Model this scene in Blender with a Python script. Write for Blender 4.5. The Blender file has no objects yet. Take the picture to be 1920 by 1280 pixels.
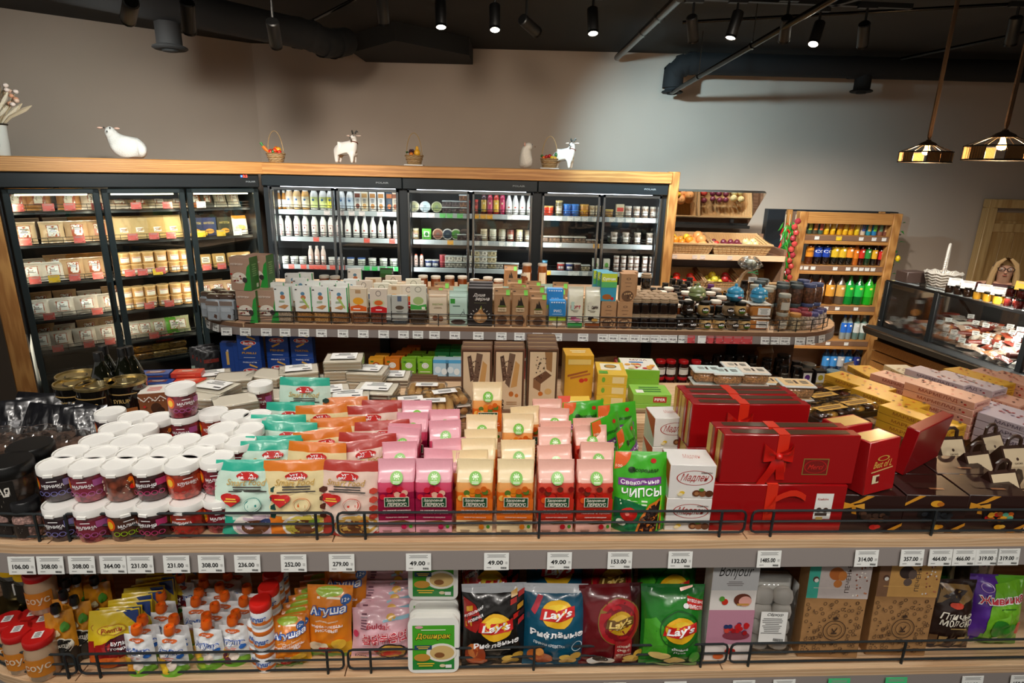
import bpy, math, random
import numpy as np
from mathutils import Vector, Matrix
from mathutils.geometry import tessellate_polygon
random.seed(7)
SC = bpy.context.scene
COL = SC.collection
PI = math.pi
R = math.radians
# ---------------------------------------------------------------- camera
FPX = 1120.0
PITCH, ROLL = R(16.2), R(1.4)
EYE = Vector((0, 0, 2.2))
_fw = Vector((0, math.cos(PITCH), -math.sin(PITCH)))
_r0 = Vector((1, 0, 0)); _u0 = _r0.cross(_fw)
_rt = math.cos(ROLL)*_r0 + math.sin(ROLL)*_u0
_up = math.cos(ROLL)*_u0 - math.sin(ROLL)*_r0
cd = bpy.data.cameras.new('camera'); cam = bpy.data.objects.new('camera', cd); COL.objects.link(cam)
cd.sensor_width = 36; cd.lens = FPX/1920*36; cd.clip_start = .02
_m = Matrix((_rt, _up, -_fw)).transposed().to_4x4(); _m.translation = EYE
cam.matrix_world = _m
SC.camera = cam
# ---------------------------------------------------------------- light and exposure
SC.view_settings.view_transform = 'Standard'; SC.view_settings.look = 'None'
SC.view_settings.gamma = 1; SC.view_settings.use_curve_mapping = False
SC.view_settings.exposure = 0.5
w = bpy.data.worlds.new('world'); SC.world = w; w.use_nodes = True
bg = w.node_tree.nodes['Background']; bg.inputs[0].default_value = (1, .95, .88, 1); bg.inputs[1].default_value = .21
SC.cycles.max_bounces = 6; SC.cycles.transparent_max_bounces = 12; SC.cycles.caustics_reflective = False; SC.cycles.caustics_refractive = False
SC.cycles.sample_clamp_indirect = 4
def spot(loc, aim, watt, col=(1, .93, .84), ang=70, blend=1, r=.05):
    l = bpy.data.lights.new('spot_beam', 'SPOT'); l.energy = watt; l.color = col; l.spot_size = R(ang); l.spot_blend = blend; l.shadow_soft_size = r
    o = bpy.data.objects.new('spot_beam', l); COL.objects.link(o); o.location = loc
    o.rotation_euler = (Vector(aim)-Vector(loc)).to_track_quat('-Z', 'Y').to_euler(); return o
# ---------------------------------------------------------------- picture <-> place
def ray(px, py): return (px-960)/FPX*_rt - (py-640)/FPX*_up + _fw
def PZ(px, py, z):
    d = ray(px, py); return EYE + d*((z-2.2)/d.z)
def PY(px, py, y):
    d = ray(px, py); return EYE + d*(y/d.y)
def PL(px, py, p0, n):
    d = ray(px, py); return EYE + d*((Vector(p0)-EYE).dot(n)/d.dot(n))
def mpp(p): return (Vector(p)-EYE).dot(_fw)/FPX
# ---------------------------------------------------------------- colours and materials
def lin(c):
    if isinstance(c, str):
        c = c.lstrip('#'); c = [int(c[i:i+2], 16)/255 for i in (0, 2, 4)]
        return tuple(x/12.92 if x <= .04045 else ((x+.055)/1.055)**2.4 for x in c)
    return tuple(c[:3])
MATS = {}
def _mat(key, rough=.5, metal=0, coat=0, noise=0, nscale=60, bump=0, bscale=80, spec=.5, trans=0, alpha=1, emit=0, vor=0, vscale=90, coatr=.08, wave=0, wscale=30, sheen=0):
    m = bpy.data.materials.new(key); m.use_nodes = True; nt = m.node_tree; N = nt.nodes; L = nt.links
    b = N['Principled BSDF']; b.inputs['Roughness'].default_value = rough; b.inputs['Metallic'].default_value = metal
    b.inputs['Coat Weight'].default_value = coat; b.inputs['Coat Roughness'].default_value = coatr; b.inputs['Specular IOR Level'].default_value = spec
    b.inputs['Transmission Weight'].default_value = trans
    a = N.new('ShaderNodeAttribute'); a.attribute_name = 'Col'; col = a.outputs['Color']
    tc = N.new('ShaderNodeTexCoord')
    def mul(c, f, lo, hi):
        r = N.new('ShaderNodeMapRange'); r.inputs['To Min'].default_value = lo; r.inputs['To Max'].default_value = hi; L.new(f, r.inputs['Value'])
        x = N.new('ShaderNodeVectorMath'); x.operation = 'SCALE'; L.new(c, x.inputs[0]); L.new(r.outputs[0], x.inputs['Scale']); return x.outputs[0]
    if noise:
        n = N.new('ShaderNodeTexNoise'); n.inputs['Scale'].default_value = nscale; n.inputs['Detail'].default_value = 3; L.new(tc.outputs['Object'], n.inputs['Vector'])
        col = mul(col, n.outputs['Fac'], 1-noise, 1+noise)
    h = None
    if vor:
        v = N.new('ShaderNodeTexVoronoi'); v.inputs['Scale'].default_value = vscale; L.new(tc.outputs['Object'], v.inputs['Vector'])
        s = N.new('ShaderNodeSeparateColor'); L.new(v.outputs['Color'], s.inputs[0]); col = mul(col, s.outputs[0], 1-vor, 1+vor)
        d = mul(col, v.outputs['Distance'], 1.25, .35); col = d; h = v.outputs['Distance']
    if wave:
        v = N.new('ShaderNodeTexWave'); v.inputs['Scale'].default_value = wscale; v.inputs['Distortion'].default_value = 1.5; L.new(tc.outputs['Object'], v.inputs['Vector'])
        col = mul(col, v.outputs['Fac'], 1-wave, 1+wave); h = v.outputs['Fac']
    L.new(col, b.inputs['Base Color'])
    if bump:
        if h is None:
            n = N.new('ShaderNodeTexNoise'); n.inputs['Scale'].default_value = bscale; n.inputs['Detail'].default_value = 2; L.new(tc.outputs['Object'], n.inputs['Vector']); h = n.outputs['Fac']
        k = N.new('ShaderNodeBump'); k.inputs['Strength'].default_value = bump; k.inputs['Distance'].default_value = .004; L.new(h, k.inputs['Height']); L.new(k.outputs[0], b.inputs['Normal'])
    if emit:
        L.new(col, b.inputs['Emission Color']); b.inputs['Emission Strength'].default_value = emit
    if alpha < 1: b.inputs['Alpha'].default_value = alpha
    MATS[key] = m; return m
_mat('paper', .62, noise=.04)
_mat('card', .42, coat=.25, coatr=.25, noise=.03)
_mat('gloss', .3, coat=.5, coatr=.12)
_mat('film', .33, coat=.35, coatr=.15, bump=.35, bscale=38)
_mat('foil', .28, coat=.5, coatr=.1, bump=.6, bscale=30, spec=.7)
_mat('kraft', .75, noise=.12, nscale=40, bump=.3, bscale=45)
_mat('plastic', .32, spec=.5)
_mat('satin', .5)
_mat('matte', .85)
_mat('metal', .3, metal=1)
_mat('steel', .22, metal=1, noise=.05)
_mat('powder', .45, spec=.4)
_mat('chunk', .35, vor=.45, vscale=85, coat=.8, coatr=.05, bump=.25)
_mat('grain', .4, vor=.4, vscale=220, coat=.6, coatr=.08, bump=.2)
_mat('bottle', .08, coat=1, coatr=.03, spec=.6)
_mat('fruit', .38, noise=.22, nscale=30, coat=.2)
_mat('wool', .8, bump=1.0, bscale=110, noise=.05)
_mat('wicker', .7, wave=.35, wscale=45, bump=.8)
_mat('rope', .85, wave=.3, wscale=90, bump=.8)
_mat('cloth', .9, noise=.08, bump=.3, bscale=300)
_mat('skin', .5, noise=.05)
_mat('glow', .5, emit=6)
_mat('lampglow', .5, emit=14)
_mat('spotglow', .5, emit=12)
_mat('mirror', .02, metal=1)
def _clear(key, fac, rough, tint=(1, 1, 1)):
    m = bpy.data.materials.new(key); m.use_nodes = True; nt = m.node_tree; N = nt.nodes; L = nt.links; N.clear()
    o = N.new('ShaderNodeOutputMaterial'); t = N.new('ShaderNodeBsdfTransparent'); t.inputs[0].default_value = (*tint, 1)
    g = N.new('ShaderNodeBsdfGlossy'); g.inputs['Roughness'].default_value = rough; g.inputs[0].default_value = (.95, .97, 1, 1)
    f = N.new('ShaderNodeFresnel'); f.inputs[0].default_value = 1.45
    a = N.new('ShaderNodeMath'); a.operation = 'MULTIPLY_ADD'; a.inputs[1].default_value = .8; a.inputs[2].default_value = fac; L.new(f.outputs[0], a.inputs[0])
    x = N.new('ShaderNodeMixShader'); L.new(a.outputs[0], x.inputs[0]); L.new(t.outputs[0], x.inputs[1]); L.new(g.outputs[0], x.inputs[2]); L.new(x.outputs[0], o.inputs[0]); MATS[key] = m
_clear('pane', .02, .01, (.93, .96, .95))
_clear('clear', .03, .08, (.96, .96, .95))
_clear('wrap', .02, .12, (.98, .98, .97))
def _wood(key, c1, c2, sc=(1.2, 14, 14), knots=.35, rough=.45):
    m = bpy.data.materials.new(key); m.use_nodes = True; nt = m.node_tree; N = nt.nodes; L = nt.links; b = N['Principled BSDF']
    tc = N.new('ShaderNodeTexCoord'); mp = N.new('ShaderNodeMapping'); mp.inputs['Scale'].default_value = sc; L.new(tc.outputs['Object'], mp.inputs['Vector'])
    n = N.new('ShaderNodeTexNoise'); n.inputs['Scale'].default_value = 2.2; n.inputs['Detail'].default_value = 5; n.inputs['Distortion'].default_value = 1.2; L.new(mp.outputs[0], n.inputs['Vector'])
    wv = N.new('ShaderNodeTexWave'); wv.wave_type = 'RINGS'; wv.inputs['Scale'].default_value = 1.6; wv.inputs['Distortion'].default_value = 6; wv.inputs['Detail'].default_value = 3; L.new(mp.outputs[0], wv.inputs['Vector'])
    mx = N.new('ShaderNodeMix'); mx.inputs[0].default_value = .45; L.new(n.outputs['Fac'], mx.inputs[2]); L.new(wv.outputs['Fac'], mx.inputs[3])
    cr = N.new('ShaderNodeValToRGB'); cr.color_ramp.elements[0].position = .25; cr.color_ramp.elements[1].position = .75
    cr.color_ramp.elements[0].color = (*lin(c1), 1); cr.color_ramp.elements[1].color = (*lin(c2), 1); L.new(mx.outputs[0], cr.inputs[0])
    v = N.new('ShaderNodeTexVoronoi'); v.inputs['Scale'].default_value = .9; mp2 = N.new('ShaderNodeMapping'); mp2.inputs['Scale'].default_value = tuple(x*.35+1.2 for x in sc); L.new(tc.outputs['Object'], mp2.inputs['Vector']); L.new(mp2.outputs[0], v.inputs['Vector'])
    kr = N.new('ShaderNodeMapRange'); kr.inputs[1].default_value = .03; kr.inputs[2].default_value = .12; kr.inputs[3].default_value = 1-knots; kr.inputs[4].default_value = 1; L.new(v.outputs['Distance'], kr.inputs[0])
    s = N.new('ShaderNodeVectorMath'); s.operation = 'SCALE'; L.new(cr.outputs[0], s.inputs[0]); L.new(kr.outputs[0], s.inputs['Scale']); L.new(s.outputs[0], b.inputs['Base Color'])
    b.inputs['Roughness'].default_value = rough; k = N.new('ShaderNodeBump'); k.inputs['Strength'].default_value = .15; k.inputs['Distance'].default_value = .003; L.new(mx.outputs[0], k.inputs['Height']); L.new(k.outputs[0], b.inputs['Normal']); MATS[key] = m
_wood('pine', '#a26c36', '#c48f50')
_wood('pine_z', '#a26c36', '#c48f50', (14, 14, 1.2))
_wood('oak', '#c9a37c', '#ddbd98', (2, 22, 22), .08)
_wood('oak_dark', '#6f4f3b', '#8a6a52', (2, 30, 30), .05)
_wood('knotty_z', '#b08a55', '#cfae78', (10, 10, 1.0), .7)
def _plaster():
    m = bpy.data.materials.new('plaster'); m.use_nodes = True; nt = m.node_tree; N = nt.nodes; L = nt.links; b = N['Principled BSDF']; b.inputs['Roughness'].default_value = .85
    tc = N.new('ShaderNodeTexCoord'); n = N.new('ShaderNodeTexNoise'); n.inputs['Scale'].default_value = 1.3; n.inputs['Detail'].default_value = 6; L.new(tc.outputs['Object'], n.inputs['Vector'])
    cr = N.new('ShaderNodeValToRGB'); cr.color_ramp.elements[0].color = (*lin('#a99a8b'), 1); cr.color_ramp.elements[1].color = (*lin('#b5a697'), 1); L.new(n.outputs['Fac'], cr.inputs[0]); L.new(cr.outputs[0], b.inputs['Base Color'])
    n2 = N.new('ShaderNodeTexNoise'); n2.inputs['Scale'].default_value = 180; L.new(tc.outputs['Object'], n2.inputs['Vector']); k = N.new('ShaderNodeBump'); k.inputs['Strength'].default_value = .08; k.inputs['Distance'].default_value = .002; L.new(n2.outputs['Fac'], k.inputs['Height']); L.new(k.outputs[0], b.inputs['Normal']); MATS['plaster'] = m
_plaster()
# ---------------------------------------------------------------- text shapes
_TX = {}
def text_shape(s, bold=0, shear=0):
    k = (s, bold, shear)
    if k not in _TX:
        c = bpy.data.curves.new('t', 'FONT'); c.body = s; c.resolution_u = 2 if len(s) < 14 else 1; c.offset = bold; c.shear = shear
        o = bpy.data.objects.new('t', c); m = o.to_mesh()
        v = np.array([x.co[:2] for x in m.vertices] or [(0, 0)]); f = [tuple(p.vertices) for p in m.polygons]
        o.to_mesh_clear(); bpy.data.objects.remove(o); bpy.data.curves.remove(c)
        lo, hi = v.min(0), v.max(0); v = (v-(lo+hi)/2)/np.maximum(hi-lo, 1e-6); _TX[k] = (v, f)
    return _TX[k]
# ---------------------------------------------------------------- mesh builder
class B:
    def __init__(s): s.v = []; s.f = []; s.c = []; s.m = []
    def add(s, vs, fs, col='#ffffff', mat='satin'):
        n = len(s.v); s.v += [tuple(x) for x in vs]
        multi = isinstance(col, list)
        for i, f in enumerate(fs):
            s.f.append(tuple(a+n for a in f)); s.c.append(lin(col[i] if multi else col)); s.m.append(mat)
        return s
    def box(s, c, d, col='#ffffff', mat='satin', b=0, rz=0):
        x, y, z = (k/2 for k in d)
        if b <= 0:
            vs = [(i*x, j*y, k*z) for k in (-1, 1) for j in (-1, 1) for i in (-1, 1)]
            fs = [(0, 2, 3, 1), (4, 5, 7, 6), (0, 1, 5, 4), (2, 6, 7, 3), (0, 4, 6, 2), (1, 3, 7, 5)]
        else:
            b = min(b, x*.9, y*.9, z*.9); vs = []; ix = {}
            for k in (-1, 1):
                for j in (-1, 1):
                    for i in (-1, 1):
                        for a in range(3):
                            p = [i*x, j*y, k*z]
                            for q in range(3):
                                if q != a: p[q] -= (i, j, k)[q]*b
                            ix[(i, j, k, a)] = len(vs); vs.append(tuple(p))
            g = lambda i, j, k, a: ix[(i, j, k, a)]
            fs = []
            for t in (-1, 1):
                fs += [(g(t, -1, -1, 0), g(t, 1, -1, 0), g(t, 1, 1, 0), g(t, -1, 1, 0))[::t], (g(-1, t, -1, 1), g(-1, t, 1, 1), g(1, t, 1, 1), g(1, t, -1, 1))[::t], (g(-1, -1, t, 2), g(1, -1, t, 2), g(1, 1, t, 2), g(-1, 1, t, 2))[::t]]
            for p in (-1, 1):
                for q in (-1, 1):
                    fs += [(g(p, q, -1, 0), g(p, q, 1, 0), g(p, q, 1, 1), g(p, q, -1, 1))[::-p*q], (g(p, -1, q, 0), g(p, 1, q, 0), g(p, 1, q, 2), g(p, -1, q, 2))[::p*q], (g(-1, p, q, 1), g(1, p, q, 1), g(1, p, q, 2), g(-1, p, q, 2))[::-p*q]]
                    for r in (-1, 1): fs.append((g(p, q, r, 0), g(p, q, r, 1), g(p, q, r, 2))[::p*q*r])
        ca, sa = math.cos(rz), math.sin(rz)
        s.add([(c[0]+a*ca-bb*sa, c[1]+a*sa+bb*ca, c[2]+e) for a, bb, e in vs], fs, col, mat); return s
    def lathe(s, prof, n=16, col='#ffffff', mat='satin', c=(0, 0, 0), cap=True, sx=1, sy=1, axis='z'):
        """prof: (r, z[, colour]) bottom to top; a third entry colours the band above it"""
        vs = []; fs = []; cs = []; cur = col
        def pt(r, a, z):
            p = (r*math.cos(a)*sx, r*math.sin(a)*sy, z)
            if axis == 'x': p = (p[2], p[0], p[1])
            if axis == 'y': p = (p[0], p[2], p[1])
            return (c[0]+p[0], c[1]+p[1], c[2]+p[2])
        for i, p in enumerate(prof):
            vs += [pt(p[0], 2*PI*j/n, p[1]) for j in range(n)]
            if i < len(prof)-1:
                if len(p) > 2: cur = p[2]
                for j in range(n):
                    k = (j+1) % n; fs.append((i*n+j, i*n+k, i*n+n+k, i*n+n+j)); cs.append(cur)
        if cap:
            if prof[0][0] > 1e-4: fs.append(tuple(range(n))[::-1]); cs.append(prof[0][2] if len(prof[0]) > 2 else col)
            if prof[-1][0] > 1e-4: fs.append(tuple((len(prof)-1)*n+j for j in range(n))); cs.append(cur)
        return s.add(vs, fs, cs, mat)
    def cyl(s, c, r, h, n=16, col='#ffffff', mat='satin', r2=None):
        return s.lathe([(r, 0), (r if r2 is None else r2, h)], n, col, mat, c)
    def ball(s, c, r, col='#ffffff', mat='satin', n=10, sz=1, sx=1, sy=1):
        k = max(4, n//2+1); return s.lathe([(max(r*math.sin(PI*i/k), 1e-5), -r*math.cos(PI*i/k)*sz) for i in range(k+1)], n, col, mat, c, False, sx, sy)
    def tube(s, pts, r, n=6, col='#222222', mat='powder', closed=False, rr=None):
        pts = [Vector(p) for p in pts]; m = len(pts); vs = []; fs = []; prev = None
        for i, p in enumerate(pts):
            a = pts[(i-1) % m] if (closed or i) else p; b2 = pts[(i+1) % m] if (closed or i < m-1) else p
            t = (b2-a).normalized()
            if prev is None:
                u = t.cross(Vector((0, 0, 1)))
                if u.length < 1e-3: u = t.cross(Vector((1, 0, 0)))
            else:
                u = prev-t*prev.dot(t)
                if u.length < 1e-6: u = t.orthogonal()
            u.normalize(); prev = u; v = t.cross(u); q = rr[i] if rr else r
            vs += [p+q*(math.cos(2*PI*j/n)*u+math.sin(2*PI*j/n)*v) for j in range(n)]
        for i in range(m if closed else m-1):
            for j in range(n):
                k = (j+1) % n; i2 = (i+1) % m; fs.append((i*n+j, i*n+k, i2*n+k, i2*n+j))
        if not closed: fs += [tuple(range(n))[::-1], tuple((m-1)*n+j for j in range(n))]
        return s.add(vs, fs, col, mat)
    def grid(s, fn, us, vs_, col='#ffffff', mat='satin', flip=False):
        nu, nv = len(us), len(vs_); vs = [fn(u, v) for v in vs_ for u in us]; fs = []; cs = []
        for j in range(nv-1):
            for i in range(nu-1):
                f = (j*nu+i, j*nu+i+1, (j+1)*nu+i+1, (j+1)*nu+i); fs.append(f[::-1] if flip else f)
                cs.append(col((us[i]+us[i+1])/2, (vs_[j]+vs_[j+1])/2) if callable(col) else col)
        return s.add(vs, fs, cs, mat)
    def prism(s, pts, y0, y1, col='#ffffff', mat='satin', plane='xz'):
        """extrude an outline: xz outlines go from y0 to y1, xy outlines from z0 to z1"""
        n = len(pts); q = (lambda p, t: (p[0], t, p[1])) if plane == 'xz' else ((lambda p, t: (p[0], p[1], t)) if plane == 'xy' else (lambda p, t: (t, p[0], p[1])))
        vs = [q(p, y0) for p in pts]+[q(p, y1) for p in pts]
        tri = tessellate_polygon([[Vector((p[0], p[1], 0)) for p in pts]])
        fs = [tuple(t) for t in tri]+[tuple(a+n for a in t[::-1]) for t in tri]+[(i, i+n, (i+1) % n+n, (i+1) % n) for i in range(n)]
        return s.add(vs, fs, col, mat)
    def merge(s, o, M=None):
        n = len(s.v); s.v += [tuple(M @ Vector(v)) for v in o.v] if M else o.v
        s.f += [tuple(a+n for a in f) for f in o.f]; s.c += o.c; s.m += o.m; return s
    def art(s, cmds, mp, mat='gloss', curved=True, dl=.00035, o0=.0006):
        """flat print: R rect, E ellipse, P polygon, T text in a box, L line, S stripe lines; x in -.5...5, y in 0..1"""
        dl = min(dl, (.009 if curved else .004)/max(1, len(cmds)))
        for i, q in enumerate(cmds):
            k = q[0]; off = o0+dl*i+(.0011 if curved and k == 'T' else 0); F = lambda x, y: mp(x, y, off)
            if k == 'R':
                _, x, y, w_, h_, c = q; nx = max(1, int(w_*9)) if curved else 1; ny = max(1, int(h_*8)) if curved else 1
                s.grid(F, [x-w_/2+w_*a/nx for a in range(nx+1)], [y-h_/2+h_*a/ny for a in range(ny+1)], c, mat)
            elif k == 'E':
                _, x, y, rx, ry, c = q[:6]; n = 22 if max(rx, ry) > .1 else 12; rings = (3 if max(rx, ry) > .2 else 2) if curved and max(rx, ry) > .1 else 1
                vs = [F(x, y)]+[F(x+rx*t/rings*math.cos(2*PI*a/n), y+ry*t/rings*math.sin(2*PI*a/n)) for t in range(1, rings+1) for a in range(n)]
                fs = [(0, 1+a, 1+(a+1) % n) for a in range(n)]
                for t in range(1, rings): fs += [(1+(t-1)*n+a, 1+t*n+a, 1+t*n+(a+1) % n, 1+(t-1)*n+(a+1) % n) for a in range(n)]
                s.add(vs, fs, c, mat)
            elif k == 'P':
                pts = q[1]; tri = tessellate_polygon([[Vector((p[0], p[1], 0)) for p in pts]])
                fs = []; pts = list(pts)
                def cut(a, b_, c_, n):
                    e = [(math.dist(pts[a], pts[b_]), a, b_, c_), (math.dist(pts[b_], pts[c_]), b_, c_, a), (math.dist(pts[c_], pts[a]), c_, a, b_)]; l, i0, i1, i2 = max(e)
                    if n and l > .12: pts.append(((pts[i0][0]+pts[i1][0])/2, (pts[i0][1]+pts[i1][1])/2)); k_ = len(pts)-1; cut(i0, k_, i2, n-1); cut(k_, i1, i2, n-1)
                    else: fs.append((a, b_, c_) if (pts[b_][0]-pts[a][0])*(pts[c_][1]-pts[a][1])-(pts[b_][1]-pts[a][1])*(pts[c_][0]-pts[a][0]) > 0 else (a, c_, b_))
                for t in tri: cut(*t, 7 if curved else 0)
                s.add([F(*p) for p in pts], fs, q[2], mat)
            elif k == 'O':     # ring
                _, x, y, rx, ry, th, c = q; n = 26
                vs = [F(x+rx*f*math.cos(2*PI*a/n), y+ry*f*math.sin(2*PI*a/n)) for f in (1-th, 1) for a in range(n)]
                s.add(vs, [(a, n+a, n+(a+1) % n, (a+1) % n) for a in range(n)], c, mat)
            elif k == 'T':     # cx cy bw bh col text [bold shear rot slope]
                _, x, y, bw, bh, c, t = q[:7]; o = q[7] if len(q) > 7 else {}
                v, f = text_shape(t, o.get('b', .018), o.get('s', 0)); sl = o.get('k', 0); rot = o.get('r', 0); ar = o.get('ar', 0)
                pts = []
                for a, b_ in v:
                    if rot: a, b_ = -b_*bw, a*bh
                    else: a, b_ = a*bw, b_*bh
                    pts.append(F(x+a, y+b_+sl*a-ar*a*a))
                s.add(pts, f, c, mat)
            elif k == 'L':     # polyline stroke: pts, half width x, half width y, col
                _, pts, hw, c = q
                for (x0, y0), (x1, y1) in zip(pts, pts[1:]):
                    dx, dy = x1-x0, y1-y0; l = math.hypot(dx, dy) or 1; nx, ny = -dy/l*hw, dx/l*hw
                    vs = [F(x0-nx, y0-ny), F(x1-nx, y1-ny), F(x1+nx, y1+ny), F(x0+nx, y0+ny)]; s.add(vs, [(0, 1, 2, 3)], c, mat)
            elif k == 'S':     # n small text-like lines inside a box
                _, x, y, w_, h_, n, c = q; rs = random.Random(int(x*100+y*1000+n))
                for a in range(n):
                    ww = w_*rs.uniform(.6, 1); yy = y+h_/2-(a+.5)*h_/n; hh = h_/n*.25
                    s.add([F(x-ww/2, yy-hh), F(x+ww/2, yy-hh), F(x+ww/2, yy+hh), F(x-ww/2, yy+hh)], [(0, 1, 2, 3)], c, mat)
        return s
    def mesh(s, name='mesh', smooth=42):
        me = bpy.data.meshes.new(name); me.from_pydata(s.v, [], s.f)
        keys = list(dict.fromkeys(s.m)); [me.materials.append(MATS[k]) for k in keys]
        ix = {k: i for i, k in enumerate(keys)}
        if len(keys) > 1: me.polygons.foreach_set('material_index', [ix[k] for k in s.m])
        at = me.attributes.new('Col', 'FLOAT_COLOR', 'FACE'); at.data.foreach_set('color', [x for c in s.c for x in (*c, 1)])
        me.polygons.foreach_set('use_smooth', [True]*len(s.f)); me.update(); me.set_sharp_from_angle(angle=R(smooth)); return me
# ---------------------------------------------------------------- objects
def ob(name, me, parent=None, loc=None, rot=None, label=None, cat=None, group=None, kind=None, scale=None):
    o = bpy.data.objects.new(name, me.mesh(name) if isinstance(me, B) else me); COL.objects.link(o)
    if parent: o.parent = parent
    if loc is not None: o.location = loc
    if rot is not None: o.rotation_euler = rot
    if scale is not None: o.scale = (scale,)*3 if isinstance(scale, (int, float)) else scale
    for k, v in (('label', label), ('category', cat), ('group', group), ('kind', kind)):
        if v: o[k] = v
    return o
def struct(name, me, loc=None, rot=None, label=None): return ob(name, me, None, loc, rot, label, None, None, 'structure')
def empty(name, label, cat, loc=(0, 0, 0), rz=0, group=None):
    return ob(name, None, None, loc, (0, 0, rz), label, cat, group)
class Proto:
    """a kind of thing: body mesh + part meshes (part name, mesh, [(sub-part, mesh)])"""
    def __init__(s, name, cat, body, parts=()):
        s.name, s.cat = name, cat; s.body = body.mesh(name) if isinstance(body, B) else body
        s.parts = [(p[0], p[1].mesh(p[0]) if isinstance(p[1], B) else p[1], p[2] if len(p) > 2 else None) for p in parts]
    def put(s, loc, label, rz=0, rx=0, ry=0, group=None, scale=None, skip=()):
        o = ob(s.name, s.body, None, loc, (rx, ry, rz), label, s.cat, group, None, scale)
        for n, m, lb in s.parts:
            if n not in skip: ob(n, m, o, label=lb)
        return o
ORD = ['first', 'second', 'third', 'fourth', 'fifth', 'sixth', 'seventh', 'eighth', 'ninth', 'tenth', 'eleventh', 'twelfth']
ORD += ['thirteenth', 'fourteenth', 'fifteenth', 'sixteenth', 'seventeenth', 'eighteenth', 'nineteenth', 'twentieth']
ORD += [f'{t}-{u}' for t in ('twenty', 'thirty', 'forty', 'fifty') for u in ORD[:9]+['tenth']]
def nth(i): return ORD[i]
def mflat(w, d, h, zc=0): return lambda x, y, o: (x*w, -d/2-o, y*h+zc)
def mtop(w, d, h): return lambda x, y, o: (x*w, (y-.5)*d, h+o)
def mside(w, d, h): return lambda x, y, o: (w/2+o, x*d, y*h)
def mleft(w, d, h): return lambda x, y, o: (-w/2-o, -x*d, y*h)
def mcyl(r, h, w, z0=0): return lambda x, y, o: ((r+o)*math.sin(x*w/r), -(r+o)*math.cos(x*w/r), z0+y*h)
# ================================================================ lamps of the place (builder used at once so the light sits at the top)
def _lampb():
    b = B(); b.lathe([(.0, .0), (.033, .0), (.036, .004), (.036, .16), (.03, .166)], 14, '#0c0c0c', 'powder', cap=False)
    b.lathe([(.0, .166), (.03, .166)], 14, '#0c0c0c', 'powder', cap=False); return b
LAMP_BODY = None
TRACK_Z = 3.27
def track_lamp(loc, aim, watt, label, col=(1, .93, .84), ang=65, lit=True, r=.05):
    """cylindrical spotlight on a swivel under the ceiling track; loc = lens"""
    global LAMP_BODY
    if LAMP_BODY is None:
        LAMP_BODY = (_lampb().mesh('track_spotlight'), B().lathe([(.0, -.002), (.031, -.002), (.031, .001)], 14, '#fff3dd', 'spotglow', cap=False).mesh('lens'),
                     B().lathe([(.0, -.002), (.031, -.002), (.031, .001)], 14, '#3a3a3a', 'plastic', cap=False).mesh('lens'), B().lathe([(.031, -.006), (.037, -.006), (.037, .006), (.031, .006)], 14, '#2b2b2b', 'metal', cap=False).mesh('rim'))
    loc = Vector(loc); d = (Vector(aim)-loc).normalized(); q = (-d).to_track_quat('Z', 'Y')
    o = ob('track_spotlight', LAMP_BODY[0], None, loc, q.to_euler(), label, 'spotlight', 'ceiling track spotlights')
    ob('lens', LAMP_BODY[1] if lit else LAMP_BODY[2], o); ob('rim', LAMP_BODY[3], o)
    top = loc-d*.12; inv = q.inverted()
    pts = [inv @ (Vector((top.x, top.y, TRACK_Z))-loc), inv @ (top-loc)]
    ob('stem', B().tube(pts, .008, 6, '#101010'), o)
    ad = B().box((0, 0, 0), (.12, .034, .03), '#0e0e0e', 'powder'); a = ob('adapter', ad, o); a.matrix_local = Matrix.Translation(pts[0]) @ inv.to_matrix().to_4x4()
    if watt: spot(loc+d*.012, aim, watt, col, ang, 1, r)
    return o
WARM = (1, .88, .74); NEUT = (1, .94, .87); COOL = (.72, .9, 1)
SP = [((720, 45), (-.9, 5.0, 1.2), 60, WARM, 'tilted black spotlight, first of the ceiling row before the dropped box'),
      ((827, 50), (-.4, 3.6, 1.2), 70, NEUT, 'black spotlight hanging straight over the dropped black box end'),
      ((928, 55), (-.1, 3.5, 1.2), 70, NEUT, 'black spotlight between the straight one and the bluish lit one'),
      ((1006, 60), (1.95, 6.7, 2.15), 330, (.55, .84, 1), 'spotlight with bluish glowing lens facing the viewer'),
      ((1112, 62), (.55, 3.6, 1.2), 70, NEUT, 'black spotlight beside the thick clamped ceiling pipe'),
      ((1300, 75), (1.9, 5.85, 1.4), 130, NEUT, 'spotlight with bluish lens and pale rim left of the tilted pair'),
      ((1370, 70), (.9, 4.0, 1.2), 70, NEUT, 'strongly tilted spotlight with bright lens pointing down and left'),
      ((1470, 75), (2.4, 6.0, 1.5), 110, WARM, 'dim spotlight half hidden behind the thin hanging pipe'),
      ((1525, 82), (1.3, 3.6, 1.2), 60, NEUT, 'tilted spotlight with shiny ribbed barrel by the thin pipe'),
      ((1617, 85), (3.4, 6.2, 1.2), 130, NEUT, 'last dim spotlight of the row, over the bottle shelf')]
for (px, py), aim, wt, c, lb in SP: track_lamp(PZ(px, py, 3.05), aim, wt, lb, c)
for (px, py), aim, lb in [((240, 36), (-3.6, 5.3, 2.0), 'spotlight cut by the picture top above the white sheep'), ((355, 58), (-2.6, 5.0, 1.2), 'spotlight just beside the round black air nozzle'), ((518, 85), (-1.9, 5.6, 1.4), 'small spotlight below the end of the black air duct')]:
    track_lamp(PZ(px, py, 2.86), aim, 120, lb, NEUT if px > 300 else (.93, .98, .95), 80)
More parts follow.
